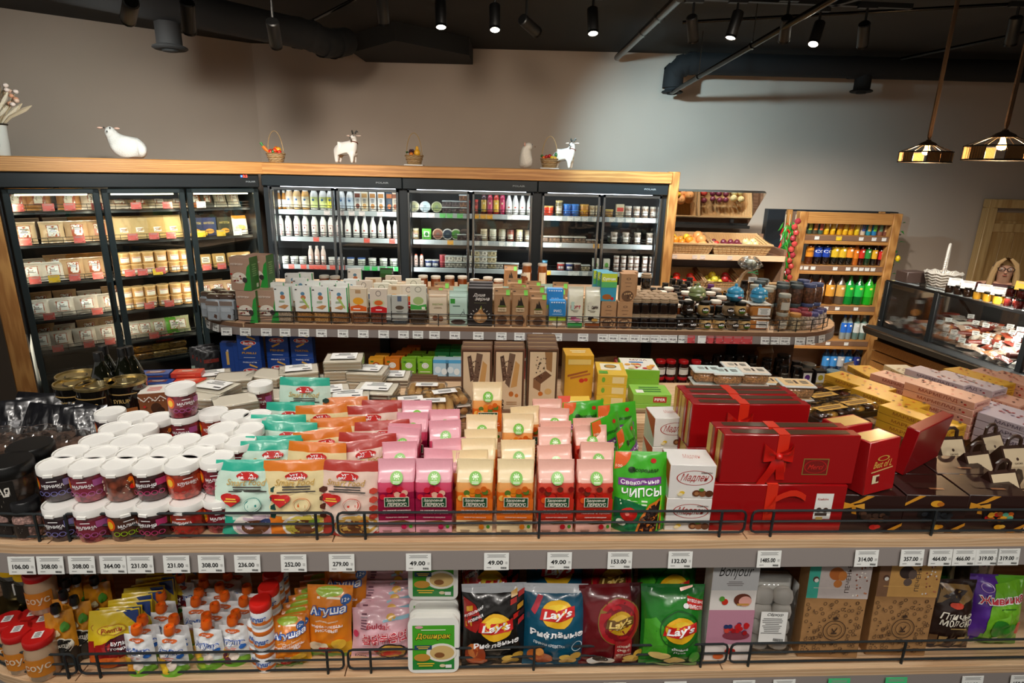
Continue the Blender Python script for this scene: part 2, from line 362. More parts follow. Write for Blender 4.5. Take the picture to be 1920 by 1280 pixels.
# the same kind of lamp continues in rows above the near displays, out of the picture; those labelled added are extra, for brightness
for i, x in enumerate((-1.7, -1.0, -.35, .35, 1.0, 1.7)):
    track_lamp((x, .55, 3.05), (x*.92, 1.5, 1.3), 20, f'spotlight of the row above the nearest display, {nth(i)} from the left', NEUT, 75, r=.09)
    track_lamp((x, -.5, 3.05), (x*.85, 1.15, .95), 24, f'spotlight of the row behind the camera, {nth(i)} from the left', NEUT, 65, r=.09)
for i, x in enumerate((-2.2, -1.1, 0, 1.1)):
    track_lamp((x, 2.55, 3.05), (x, 2.1, 1.3), 34, f'spotlight of the row above the rear of the nearest display, {nth(i)} from the left', NEUT, 80, r=.09)
    track_lamp((x, 2.85, 3.05), (x*1.05-.2, 6.0, 1.8), 75, f'spotlight of the row aimed at the fridges, {nth(i)} from the left', WARM if i else NEUT, 70, r=.09)  # unseen row added to put more light on the rear
for i, x in enumerate((-1.5, -.75, 0, .75, 1.5)):
    track_lamp((x+.2, 1.75, 3.05), (x, 3.35, 1.35), 42, f'spotlight of the row aimed at the second display, {nth(i)} from the left', NEUT, 60, r=.09)  # unseen row added because the second display came out dim
track_lamp((3.2, 4.3, 3.05), (3.9, 5.2, .9), 90, 'spotlight above the far end of the deli counter', NEUT, 70, r=.09)  # extra lamp added to light the far deck
track_lamp((2.7, 3.0, 3.05), (3.8, 4.6, 1.0), 130, 'spotlight above the deli counter', WARM, 80, r=.09)  # lamp added to brighten the meat deck
# ================================================================ room shell
A40 = R(40); U = Vector((math.cos(A40), math.sin(A40), 0)); NN = Vector((math.sin(A40), -math.cos(A40), 0))
P0 = Vector((-2.3, 5.5, 0))           # where the two fridge fronts meet
CORN = Vector((-2.74, 6.7, 0))
CEIL = 3.36
b = B(); b.box((0, 2, -.05), (20, 14, .1), '#8d8175', 'tilefloor' if 'tilefloor' in MATS else 'satin')
def _floor():
    m = bpy.data.materials.new('floor_tiles'); m.use_nodes = True; nt = m.node_tree; N = nt.nodes; L = nt.links; bs = N['Principled BSDF']; bs.inputs['Roughness'].default_value = .35
    tc = N.new('ShaderNodeTexCoord'); br = N.new('ShaderNodeTexBrick'); br.offset = 0; br.inputs['Scale'].default_value = 1.0; br.inputs['Brick Width'].default_value = .45; br.inputs['Row Height'].default_value = .45; br.inputs['Mortar Size'].default_value = .004
    br.inputs['Color1'].default_value = (*lin('#b7a68f'), 1); br.inputs['Color2'].default_value = (*lin('#a8977f'), 1); br.inputs['Mortar'].default_value = (*lin('#6b5f52'), 1)
    L.new(tc.outputs['Object'], br.inputs['Vector']); L.new(br.outputs[0], bs.inputs['Base Color']); MATS['tilefloor'] = m
_floor(); b.m = ['tilefloor']*len(b.m)
struct('floor', b)
def wall(name, a, c, z0=0, z1=CEIL, t=.12):
    a, c = Vector(a), Vector(c); d = c-a; l = d.length; rz = math.atan2(d.y, d.x)
    return struct(name, B().box((l/2, t/2, (z0+z1)/2), (l, t, z1-z0), '#a99a8b', 'plaster'), (a.x, a.y, 0), (0, 0, rz))
wall('wall_back', (CORN.x, CORN.y, 0), (8, 6.7, 0))
wall('wall_left', CORN-U*8, CORN)
wall('wall_right', (8, 6.7, 0), (8, -3, 0))
struct('ceiling', B().box((0, 2, CEIL+.05), (20, 14, .1), '#15130f', 'matte'))
# dropped ceiling box with a pointed front
q = [PY(680, 112, 6.55), PY(885, 117, 6.55)]
b = B(); x0, x1, z0 = q[0].x, q[1].x, q[0].z; xm = (x0+x1)/2-.03
b.prism([(x0, 6.68), (x0, 6.15), (xm, 5.55), (x1, 6.15), (x1, 6.68)], z0, CEIL, '#141310', 'matte', 'xy')
ob('ceiling_box', b, label='dropped black pointed ceiling box against the wall top', cat='ceiling box')
# tracks
for i, (a, c) in enumerate([(tuple(PZ(180, 24, 2.86)[:2]), tuple(PZ(540, 88, 2.86)[:2])), ((-1.2, 4.2), (2.6, 4.45)), ((-2.2, .55), (2.2, .55)), ((-2.2, 2.65), (1.6, 2.65)), ((2.05, 4.5), (2.9, 2.4))]):
    a, c = Vector((*a, 0)), Vector((*c, 0)); d = c-a
    ob('lighting_track', B().box((d.length/2, 0, 0), (d.length, .036, .03), '#0d0d0c', 'powder'), loc=(a.x, a.y, TRACK_Z+.02), rot=(0, 0, math.atan2(d.y, d.x)),
       label=['black ceiling lighting track over the corner fridge', 'black ceiling lighting track carrying the long row of spotlights', 'lighting track above the nearest display', 'lighting track between the two displays', 'slanting black ceiling track towards the pendant lamps'][i], cat='lighting track')
# air ducts: body, elbow end and nozzle
def duct(name, label, pts, r, noz):
    o = ob(name, B().tube(pts, r, 20, '#0a0a0a', 'matte'), label=label, cat='air duct')
    for k, p in enumerate(pts[1:-1]): ob('joint_ring', B().lathe([(r*1.05, -.03), (r*1.05, .03)], 20, '#0c0c0c', 'matte', cap=False), o, p, (Vector(pts[k+2])-Vector(p)).to_track_quat('Z', 'Y').to_euler())
    for p in noz:
        n = B().lathe([(.075, .0), (.075, -.13), (.1, -.14), (.105, -.15), (.09, -.16), (.05, -.155), (.045, -.17), (.0, -.175)], 18, '#0b0b0b', 'matte', p, cap=False); ob('nozzle', n, o)
    return o
za = 3.13
pa = PZ(77, 0, 3.02); pb = PZ(560, 92, 3.02); pa.z = pb.z = za; d = (pb-pa).normalized()
pn = PZ(325, 42, 3.02); t_ = (pn-pa).dot(d); pn = pa+d*t_; pn.z = za-.1
pe = pb+d*.14
duct('air_duct', 'round black air duct above the corner fridge ending in an elbow', [pa-d*1.0, pa, pb, pb+d*.12, pb+d*.2+Vector((.02, .02, -.03)), pb+d*.24+Vector((.05, .08, -.02)), pb+d*.26+Vector((.08, .25, .03))], .105, [pn])
p1 = PY(1268, 128, 6.35); p2 = PY(1600, 126, 6.35); p3 = PY(1920, 132, 6.35)
zc = 3.215
pn2 = PY(1620, 140, 6.35)
duct('air_duct', 'long black air duct along the wall above the bottle shelf', [(p1.x-.02, 6.35, 2.99), (p1.x-.02, 6.35, 3.12), (p1.x+.05, 6.35, 3.19), (p1.x+.14, 6.35, zc), (p2.x, 6.35, zc), (p3.x+2, 6.35, zc)], .1, [(pn2.x, 6.35, 3.15), (p1.x-.02, 6.35, 3.1)])
def pipe(label, a, c, r, clamps, rods):
    a, c = Vector(a), Vector(c); o = ob('ceiling_pipe', B().tube([a, c], r, 10, '#2a2825', 'steel'), label=label, cat='pipe')
    for t in clamps:
        p = a.lerp(c, t); ob('clamp', B().lathe([(r*1.3, -.012), (r*1.3, .012)], 10, '#4a4845', 'steel', cap=False), o, p, (c-a).to_track_quat('Z', 'Y').to_euler())
    for t in rods:
        p = a.lerp(c, t); ob('hanger_rod', B().tube([p, (p.x, p.y, CEIL)], .004, 5, '#8a8780', 'steel'), o)
    return o
pipe('thick black ceiling pipe with two clamps running to the wall', PY(1157, 108, 6.5), PY(1275, -6, 3.9), .03, (.55, .78), ())
pipe('thin dark metal pipe hanging slanted across the ceiling', PY(1260, 173, 6.3), PY(1575, -10, 3.7), .021, (.25, .62), (.25, .62))
pipe('thin black conduit crossing the ceiling in the middle', PZ(560, 52, 3.3), PZ(700, -20, 3.3), .012, (), ())
pipe('dark slanting conduit above the pendant lamps', PZ(1690, 110, 3.25), PZ(1930, 60, 3.25), .014, (), ())
pipe('thin ceiling conduit behind the dim spotlights', PZ(1280, 42, 3.3), PZ(1900, 8, 3.3), .012, (), ())
# pendant lamps
def pendant(px, py_rim, yy, wpx, rope_px, label):
    c = PY(px, py_rim, yy); r = wpx/2*mpp(c); o = empty('pendant_lamp', label, 'pendant lamp', c, group='pendant lamps over the deli counter')
    H = r*.68; n = 12
    sh = B(); pts = lambda rr, z: [(rr*math.cos(2*PI*k/n), rr*math.sin(2*PI*k/n), z) for k in range(n)]
    ob('cap', B().lathe([(r*.36, r*.70), (r*.30, r*.78), (r*.1, r*.88), (.012, r*.93)], n, '#4d3a28', 'rope'), o)
    fr = B(); [fr.tube(pts(rr, z), .0035, 5, '#17130f', 'powder', True) for rr, z in ((r, 0), (r, H*.62), (r*.36, r*.70))]
    for k in range(n):
        a = 2*PI*k/n; ca, sa = math.cos(a), math.sin(a); fr.tube([(r*ca, r*sa, 0), (r*ca, r*sa, H*.62), (r*.36*ca, r*.36*sa, r*.70)], .0025, 4, '#17130f', 'powder')
    ob('wire_frame', fr, o)
    for k in range(0, n):
        if k % 2 and k % 3: continue
        a0, a1 = 2*PI*(k+.03)/n, 2*PI*(k+.97)/n
        p = [(r*.985*math.cos(a), r*.985*math.sin(a), z) for a, z in ((a0, .003), (a1, .003), (a1, H*.6), (a0, H*.6))]
        p2 = [(x*.985, y*.985, z) for x, y, z in p]
        ob('rope_panel', B().add(p+p2, [(0, 1, 2, 3), (7, 6, 5, 4), (0, 4, 5, 1), (2, 6, 7, 3), (1, 5, 6, 2), (3, 7, 4, 0)], '#8a6335', 'rope'), o)
    ob('bulb', B().lathe([(.0, r*.3), (.017, r*.33), (.022, r*.42), (.013, r*.56), (.012, r*.7)], 10, '#ffb45c', 'lampglow'), o)
    top = PY(rope_px[0], rope_px[1], yy); zt = CEIL-c.z-.0
    ob('rope_cord', B().tube([(0, 0, r*.92), (0, 0, r*1.1), (0, 0, zt)], .011, 6, '#5d452e', 'rope', rr=[.006, .011, .011]), o)
    l = bpy.data.lights.new('bulb_light', 'POINT'); l.energy = 8; l.color = (1, .66, .36); l.shadow_soft_size = .02; lo = bpy.data.objects.new('bulb_light', l); COL.objects.link(lo); lo.location = c+Vector((0, 0, r*.2))
pendant(1733, 304, 3.6, 86, (1768, 115), 'rope-hung wire cage pendant lamp farther from the picture edge')
pendant(1872, 300, 3.2, 116, (1918, 75), 'larger rope-hung pendant lamp at the picture edge')
# knotty pine door in the wall behind the counter
d0 = PY(1842, 387, 6.68); d1x = d0.x+1.02
dr = struct('door_1', B().box(((d0.x+d1x)/2, 6.66, .93), (d1x-d0.x-.2, .05, 1.86), '#c49a60', 'knotty_z'), label='knotty pine door behind the counter')
for k in range(6):
    x = d0.x+.1+(k+.5)*(d1x-d0.x-.2)/6; ob('plank', B().box((x, 6.625, .9), ((d1x-d0.x-.2)/6-.006, .02, 1.75), '#c49a60', 'knotty_z', .003), dr)
for s_, (cx, cz, wx, hz) in enumerate([(d0.x+.05, .955, .1, 1.91), (d1x-.05, .955, .1, 1.91), ((d0.x+d1x)/2, 1.955, d1x-d0.x, .09)]): ob('door_frame', B().box((cx, 6.63, cz), (wx, .1, hz), '#b98f55', 'knotty_z', .006), dr)
ob('top_rail', B().box(((d0.x+d1x)/2, 6.61, 1.70), (d1x-d0.x-.22, .015, .09), '#c49a60', 'knotty_z', .003), dr)
# ================================================================ glass-door fridges
DK = '#20262a'
def strip_b(l, y=0): return B().box((l/2, y, 0), (l, .012, .042), '#b9bcbb', 'plastic', .003)
def wire_guard(l, h=.05, n=None, col='#1a1a1a'):
    b = B(); r = .0022
    b.tube([(.004, 0, .003), (l-.004, 0, .003), (l-.004, 0, h), (.004, 0, h)], r, 4, col, 'powder', True)
    b.tube([(.004, 0, h*.5), (l-.004, 0, h*.5)], r, 4, col, 'powder')
    for k in range(1, n or int(l/.09)): b.tube([(l*k/(n or int(l/.09)), 0, .003), (l*k/(n or int(l/.09)), 0, h)], r*.8, 4, col, 'powder')
    return b
SHELF_R = [1.775, 1.525, 1.26, .95, .65]
MODS = [(-2.27, [-2.217, -1.622, -1.038], 'milk fridge beside the corner'), (-1.012, [-.985, -.401, .168], 'middle fridge of the long wall'), (.197, [.226, .776, 1.326], 'fridge next to the tall wooden post')]
MX = [-2.27, -1.012, .197, 1.36]
FY = 5.52
for mi, (mx0, dx, lb) in enumerate(MODS):
    mx1 = MX[mi+1]; cx = (mx0+mx1)/2; W = mx1-mx0
    o = empty('display_fridge', 'dark glass-door '+lb, 'fridge', (cx, FY, 0), 0, 'fridges along the back wall')
    b = B(); b.box((0, .78, 1.03), (W, .04, 2.06), '#191c1f', 'powder'); b.box((-W/2+.02, .4, 1.03), (.04, .78, 2.06), DK, 'powder'); b.box((W/2-.02, .4, 1.03), (.04, .78, 2.06), DK, 'powder'); b.box((0, .4, 2.04), (W, .78, .05), DK, 'powder'); b.box((0, .4, .1), (W, .78, .2), DK, 'powder')
    ob('body', b, o)
    h = ob('header', B().box((0, -.005, 2.045), (W-.004, .05, .1), '#1d2529', 'plastic', .006), o)
    ob('maker_lettering', B().art([('T', .36, .5, .09, .16, '#8b9396', 'POLAIR')], lambda x, y, f: (x*W, -.032-f, 2.0+y*.09), 'satin', False), h)
    for k, z in enumerate(SHELF_R):
        s = ob('shelf', B().box((0, .44, z-.02), (W-.1, .5, .02), '#3b4043', 'steel'), o)
        ob('price_strip', B().box((0, .185, z-.02), (W-.1, .012, .045), '#aeb4b4', 'plastic', .004), s)
        g = ob('wire_guard', wire_guard(W-.12, .045), s, (-W/2+.06, .2, z))
    for a, c in zip(dx, dx[1:]):
        l, r = a-cx+.012, c-cx-.012; fr = B(); zt, zb = 1.99, .16
        for x in (l+.012, r-.012): fr.box((x, -.0, (zt+zb)/2), (.024, .035, zt-zb), '#a5aaab', 'steel', .004)
        for z in (zt-.014, zb+.014): fr.box(((l+r)/2, 0, z), (r-l, .035, .028), '#a5aaab', 'steel', .004)
        d = ob('door', fr, o); ob('pane', B().box(((l+r)/2, 0, (zt+zb)/2), (r-l-.05, .008, zt-zb-.05), '#ffffff', 'pane'), d)
    ob('led_strip', B().box((0, .16, 1.985), (W-.2, .02, .012), '#eef4ff', 'glow'), o)
# timber: beam over the fridges, end post
TOPZ = 2.195
o = ob('timber_beam', B().box(((MX[0]+1.445)/2-.02, FY-.005, TOPZ-.05), (1.445-MX[0]-.09, .1, .1), '#d09a55', 'pine', .006), label='long pine beam capping the back wall fridges', cat='beam')
ob('top_board', B().box((-.45, FY+.46, TOPZ-.015), (3.62, .8, .03), '#d09a55', 'pine'), o)
ob('timber_post', B().box((0, 0, 0), (.085, .13, TOPZ+.005), '#d09a55', 'pine_z', .006), loc=(1.405, FY+.02, (TOPZ+.005)/2), label='tall pine post ending the row of fridges', cat='post')
# the corner fridge with three dark-framed doors
LZ = [1.80, 1.55, 1.255, .965, .70, .50]
Lo = P0-U*1.80; LA = A40
def LF(s, back=0, z=0): return P0-U*s-NN*back+Vector((0, 0, z))
o = empty('display_fridge', 'corner fridge with three dark-framed doors full of packed meat', 'fridge', Lo, LA); LW = 1.80
b = B(); b.box((LW/2, .8, 1.03), (LW, .04, 2.06), '#15181a', 'powder'); b.box((.02, .42, 1.03), (.04, .8, 2.06), DK, 'powder'); b.box((LW-.02, .42, 1.03), (.04, .8, 2.06), DK, 'powder'); b.box((LW/2, .42, 2.045), (LW, .8, .05), DK, 'powder'); b.box((LW/2, .42, .1), (LW, .8, .2), DK, 'powder')
ob('body', b, o)
h = ob('header', B().box((LW/2, -.005, 2.04), (LW, .05, .12), '#151b1e', 'plastic', .006), o)
ob('maker_lettering', B().art([('T', .46, .4, .045, .13, '#7b8386', 'POLAIR')], lambda x, y, f: (LW/2+x*LW, -.032-f, 1.985+y*.11), 'satin', False), h)
ob('temperature_display', B().art([('R', 0, .5, 1, 1, '#050505'), ('R', -.28, .5, .2, .5, '#2b50ff'), ('T', .15, .5, .5, .7, '#ff3020', '3.2')], lambda x, y, f: (LW*.93+x*.07, -.033-f, 2.06+y*.03), 'glow', False), h)
for k, z in enumerate(LZ):
    s = ob('shelf', B().box((LW/2, .46, z-.015), (LW-.09, .62, .018), '#2b2f31', 'powder'), o); ob('wire_guard', wire_guard(LW-.1, .05), s, (.05, .13, z))
for k in range(3):
    l, r = .02+k*.595, .02+k*.595+.58; zt, zb = 1.97, .12; fr = B()
    for x in (l+.022, r-.022): fr.box((x, 0, (zt+zb)/2), (.044, .04, zt-zb), '#1c2628', 'plastic', .005)
    for z in (zt-.018, zb+.02): fr.box(((l+r)/2, 0, z), (r-l, .04, .036), '#1c2628', 'plastic', .005)
    d = ob('door', fr, o); ob('pane', B().box(((l+r)/2, 0, (zt+zb)/2), (r-l-.08, .008, zt-zb-.07), '#ffffff', 'pane'), d)
    ob('handle', B().tube([(r-.03, -.045, .95), (r-.03, -.045, 1.25)], .009, 8, '#4a5254', 'steel'), d)
    ob('led_strip', B().box(((l+r)/2, .07, 1.925), (.44, .016, .012), '#fff1c8', 'glow'), o)
o = ob('timber_beam', B().box((LW/2+.1, -.01, TOPZ-.05), (LW+1.2, .11, .105), '#d09a55', 'pine', .006), loc=Lo-U*.55, rot=(0, 0, LA), label='pine beam capping the corner fridge', cat='beam')
ob('top_board', B().box((LW/2+.1, .45, TOPZ-.012), (LW+1.2, .8, .03), '#d09a55', 'pine'), o)
pp = P0-U*1.87
o = ob('timber_post', B().box((0, 0, 0), (.12, .14, TOPZ-.1), '#c08a48', 'pine_z', .006), loc=(pp.x, pp.y, (TOPZ-.1)/2), rot=(0, 0, LA), label='thick pine post standing left of the corner fridge', cat='post')
ob('brace', B().tube([(-.05, 0, .05), (-.6, 0, .5)], .045, 4, '#b07f42', 'pine'), o)
# added upright fill lights hidden behind the door frames, to brighten the cases
def case_fill(loc, aim, sx, sy, watt, col):
    l = bpy.data.lights.new('case_fill', 'AREA'); l.shape = 'RECTANGLE'; l.size = sx; l.size_y = sy; l.energy = watt; l.color = col
    o = bpy.data.objects.new('case_fill', l); COL.objects.link(o); o.location = loc; o.rotation_euler = (Vector(aim)-Vector(loc)).to_track_quat('-Z', 'Y').to_euler()
for mi in range(3):
    a, c = MX[mi], MX[mi+1]
    for x in (a+.05, c-.05): case_fill((x, FY+.06, 1.3), ((a+c)/2, FY+.42, 1.25), .02, 1.25, 2.8, (.95, .97, 1))
for k in range(3):
    for s_ in (1.765-k*.595, 1.235-k*.595): case_fill(LF(s_, .05, 1.2), LF(1.5-k*.595, .42, 1.15), .02, 1.4, 1.5, (1, .86, .62))
# ================================================================ kinds of packages
def wob(u, v, a=1): return a*(.5*math.sin(9*u+5*v)+.3*math.sin(17*v-7*u)+.2*math.sin(23*u+3))
def bag_fn(w, h, d, kind, lean=0, seed=0, wr=.004):
    def f(u, v, side=-1, off=0):
        e = max(0, 1-abs(2*u)**2.6); vv = min(max(v, 0), 1)
        if kind == 'doy': t = (1-vv)**.6*e; xw = w*(1-.05*vv+.03*math.sin(PI*vv))
        else:
            s = max(0, min(1, (vv-.05)/.9)); t = max(0, math.sin(PI*s))**.55*e**.8; xw = w*(1-.07*math.sin(PI*vv)*.8)
        y = side*(d/2*t+off)+wr*e*wob(u*2+seed, v*2+seed)*min(1, 6*(1-vv))*(1 if kind != 'doy' else min(1, 8*vv))+lean*vv*vv
        z = h*vv
        if kind == 'doy' and side < 0: z -= .012*h*e*(1-vv)**6
        if kind != 'doy': z += h*.012*math.sin(40*u)*0
        return (u*xw, y, max(z, 0))
    return f
def bag(name, cat, w, h, d, col, art, kind='doy', mat='film', lean=0, seed=0, back=None, extra=(), wr=.004):
    f = bag_fn(w, h, d, kind, lean, seed, wr); us = [-.5+i/20 for i in range(21)]; vs = sorted({i/22 for i in range(23)} | {.02, .98})
    b = B(); b.grid(lambda u, v: f(u, v, -1), us, vs, col, mat); b.grid(lambda u, v: f(u, v, 1), us, vs, back or col, mat, True)
    if kind == 'doy':
        n = 21; vsb = [f(u, 0, -1) for u in us]+[f(u, 0, 1) for u in us]; b.add(vsb, [(i+1, i, n+i, n+i+1) for i in range(20)], col(0, .02) if callable(col) else col, mat)
    p = B().art(art, lambda x, y, o: f(x, y, -1, o), mat, True, .0006, .0015)
    return Proto(name, cat, b, [('print', p)]+list(extra))
def block(name, cat, w, h, d, col, art, mat='film', top=.8, extra=(), fold=0, artmat=None):
    """block-bottom bag: boxy body narrowing to a flat crimped top"""
    def dd(v): return d if v < top else d*max(.06, 1-(v-top)/(1-top)*1.6)
    b = B(); n = 24; vs = [0, .03, .2, .4, .6, top, top+.06, top+.12, .965, 1]; ring = []
    def sg(x, p): return math.copysign(abs(x)**p, x)
    P_ = []
    for v in vs:
        for j in range(n):
            a = 2*PI*j/n; x = w/2*sg(math.cos(a), .22)*(1-.02*(v == 0)); y = dd(v)/2*sg(math.sin(a), .3)
            P_.append((x+.0015*wob(v*9+j, j), y+(.002*wob(v*7, j*.7) if 0 < v < 1 else 0)+fold*max(0, v-top), h*v))
    fs = []; cs = []
    for i in range(len(vs)-1):
        for j in range(n):
            k = (j+1) % n; fs.append((i*n+j, i*n+k, i*n+n+k, i*n+n+j)); a = 2*PI*(j+.5)/n
            cs.append(col(.5*sg(math.cos(a), .22), (vs[i]+vs[i+1])/2) if callable(col) else col)
    fs.append(tuple(range(n))[::-1]); cs.append(cs[0]); fs.append(tuple((len(vs)-1)*n+j for j in range(n))); cs.append(cs[-1])
    b.add(P_, fs, cs, mat)
    p = B().art(art, lambda x, y, o: (x*w, -dd(y)/2-.0035-o+fold*max(0, y-top), y*h), artmat or mat)
    return Proto(name, cat, b, [('print', p)]+list(extra))
def carton(name, cat, w, d, h, col, faces, mat='card', bev=.0015, extra=()):
    b = B().box((0, 0, h/2), (w, d, h), col, mat, bev); p = []
    for k, cm in faces.items():
        if cm: p.append(('print', B().art(cm, {'f': mflat(w, d, h), 't': mtop(w, d, h), 'r': mside(w, d, h), 'l': mleft(w, d, h)}[k], mat, False)))
    return Proto(name, cat, b, p+list(extra))
_JC = {}
def jar(name='jar', r=.035, h=.1, content='#8a4a20', lid='#d8c9a0', label='#f4efe4', mark='#a03028', lh=.016, cat='jar', mat='chunk', neck=.9, text=None, lw=1.5, lidmat='plastic', tcol=None, square=False):
    k = (name, r, h, content, lid, label, mark, lh, mat, neck, text, lw, lidmat)
    if k not in _JC:
        b = B(); hb = h-lh; b.lathe([(r*.88, 0), (r, .006), (r, hb*.82), (r*neck, hb*.95), (r*neck, hb)], 18, content, mat)
        L_ = B().lathe([(r*neck*1.04, hb-.002), (r*neck*1.07, hb+.002), (r*neck*1.07, h-.003), (r*neck*1.0, h), (0, h)], 18, lid, lidmat, cap=False)
        parts = [('lid', L_)]
        if label:
            cm = [('R', 0, .5, 1, 1, label)]+([('R', 0, .85, .9, .12, mark)] if mark else [])+[('S', 0, .3, .7, .3, 3, '#8a8278')]
            if text: cm = [('R', 0, .5, 1, 1, label), ('T', 0, .5, .8, .42, tcol or '#ffffff', text)]
            parts.append(('paper_label', B().art(cm, mcyl(r+.0006, hb*.5, r*lw, hb*.2), 'card')))
        _JC[k] = Proto(name, cat, b, parts)
    return _JC[k]
def bottle(name='bottle', r=.035, h=.25, col='#e8e6de', cap='#ffffff', label='#c03020', neck=.35, nh=.3, mat='bottle', lh=.3, cat='bottle', text=None, tcol='#ffffff', lmat='gloss', lz=.2, frame=None, body2=None):
    k = ('b', name, r, h, col, cap, label, neck, nh, mat, lh, text, lz, frame)
    if k not in _JC:
        b = B(); hb = h*(1-nh)
        b.lathe([(r*.85, 0), (r, .008), (r, hb*.9), (r*.93, hb), (r*(neck+.25), hb+h*nh*.4), (r*neck, hb+h*nh*.7), (r*neck, h-.012)], 16, col, mat)
        parts = [('cap', B().lathe([(r*neck*1.2, h-.028), (r*neck*1.2, h-.002), (r*neck*1.1, h), (0, h)], 12, cap, 'plastic', cap=False))]
        if label:
            cm = ([('R', 0, .5, 1, 1, frame), ('R', 0, .5, .84, .9, label)] if frame else [('R', 0, .5, 1, 1, label)])
            if text: cm.append(('T', 0, .55, .8, .3, tcol, text))
            else: cm += [('E', 0, .72, .12, .1, tcol), ('S', 0, .35, .6, .35, 3, '#77706a')]
            parts.append(('paper_label', B().art(cm, mcyl(r+.0006, hb*lh/.5, r*(1.35 if frame else 2.6), hb*lz), lmat)))
        _JC[k] = Proto(name, cat, b, parts)
    return _JC[k]
def put_row(proto, pts, labels, **kw): return [proto.put(p, l, **kw) for p, l in zip(pts, labels)]
# ================================================================ nearest display: shelves, edges, wire rails
Y1 = R(3.0); E1 = Vector((math.cos(Y1), math.sin(Y1), 0)); E2 = Vector((-math.sin(Y1), math.cos(Y1), 0)); O1 = Vector((0, 1.21, 0))
def G1(x, y, z=0): return O1+E1*x+E2*y+Vector((0, 0, z))
Z1, Z1B, ZST = 1.365, .98, 1.42
gon = empty('display_gondola', 'long wooden display unit nearest to the viewer with wire rails', 'display unit', O1, Y1)
def outline(x0, x1, y0, y1, r, rr=0, n=8):
    p = [(x1-rr, y0)] if not rr else [(x1-rr+rr*math.sin(a), y0+rr-rr*math.cos(a)) for a in [PI/2*(1-k/n) for k in range(n+1)]]
    p += [(x0+r-r*math.sin(a), y0+r-r*math.cos(a)) for a in [PI/2*k/n for k in range(n+1)]]
    p += [(x0, y1), (x1, y1)]; return p
def arc_edge(x0, r, y0, n=8): return [(x0+r-r*math.sin(a), y0+r-r*math.cos(a)) for a in [PI/2*k/n for k in range(n+1)]]
XL = -1.45; RC = .36
def shelf_boards(z, joints, x1=2.6):
    xs = [None]+joints+[x1]
    for i in range(len(xs)-1):
        a, c = xs[i], xs[i+1]
        if a is None: pts = [(c-.0015, 0)]+arc_edge(XL, RC, 0)+[(XL, .62), (c-.0015, .62)]
        else: pts = [(c-.0015, 0), (a+.0015, 0), (a+.0015, .62), (c-.0015, .62)]
        ob('shelf_board', B().prism(pts[::-1], z-.022, z, '#d8b48e', 'oak', 'xy'), gon)
    # dark edge band + clear price channel along the edge
    path = [(x1, 0)]+[(XL+RC, 0)]+arc_edge(XL, RC, 0)[1:]+[(XL, .6)]
    b = B()
    def band(off, zt, zb, th, tilt=0):
        o_ = []
        for i, (x, y) in enumerate(path):
            if i <= 1: n_ = (0, -1)
            elif i == len(path)-1: n_ = (-1, 0)
            else: a = PI/2*(i-1)/8; n_ = (-math.sin(a), -math.cos(a))
            o_.append([(x+n_[0]*(off+e), y+n_[1]*(off+e), zz) for e, zz in ((0, zt), (th, zt), (th+tilt, zb), (tilt, zb))])
        vs = [p for q in o_ for p in q]; fs = []
        for i in range(len(path)-1):
            for k in range(4): fs.append((i*4+k, i*4+(k+1) % 4, i*4+4+(k+1) % 4, i*4+4+k))
        return vs, fs
    v, f = band(.0, z-.001, z-.024, .004); ob('edge_band', B().add(v, f, '#c8a582', 'oak'), gon)
    v, f = band(.001, z-.024, z-.072, .003, .006); ob('price_channel', B().add(v, f, '#8f8783', 'plastic'), gon)
gx = lambda px, z, py=1012: (PL(px, py, G1(0, -.005), E2)-O1).dot(E1)
shelf_boards(Z1, [gx(85, Z1), gx(622, Z1), gx(1402, Z1)])
shelf_boards(Z1B, [gx(135, Z1B, 1262), gx(645, Z1B, 1262), gx(1355, Z1B, 1262)])
ob('shelf_board', B().box((.57, .31, .60), (4.0, .60, .022), '#d8b48e', 'oak'), gon)
ob('back_panel', B().box((.6, .635, .75), (4.1, .02, 1.35), '#6b4c3a', 'oak_dark'), gon)
ob('step_board', B().box((.6, .735, ZST-.011), (4.08, .38, .022), '#d8b48e', 'oak'), gon)
ob('step_riser', B().box((.6, .556, (Z1+ZST)/2-.011), (4.06, .016, ZST-Z1-.022), '#a5805f', 'oak'), gon)
ob('back_panel', B().box((.6, .915, .7), (4.06, .02, 1.42), '#6b4c3a', 'oak_dark'), gon)
for x in (-1.4, -.45, .5, 1.45, 2.4): ob('upright', B().box((x, .645, .68), (.05, .04, 1.34), '#1c1c1c', 'powder'), gon)
ob('plinth', B().box((.6, .48, .05), (4.0, .86, .1), '#2a2420', 'satin'), gon)
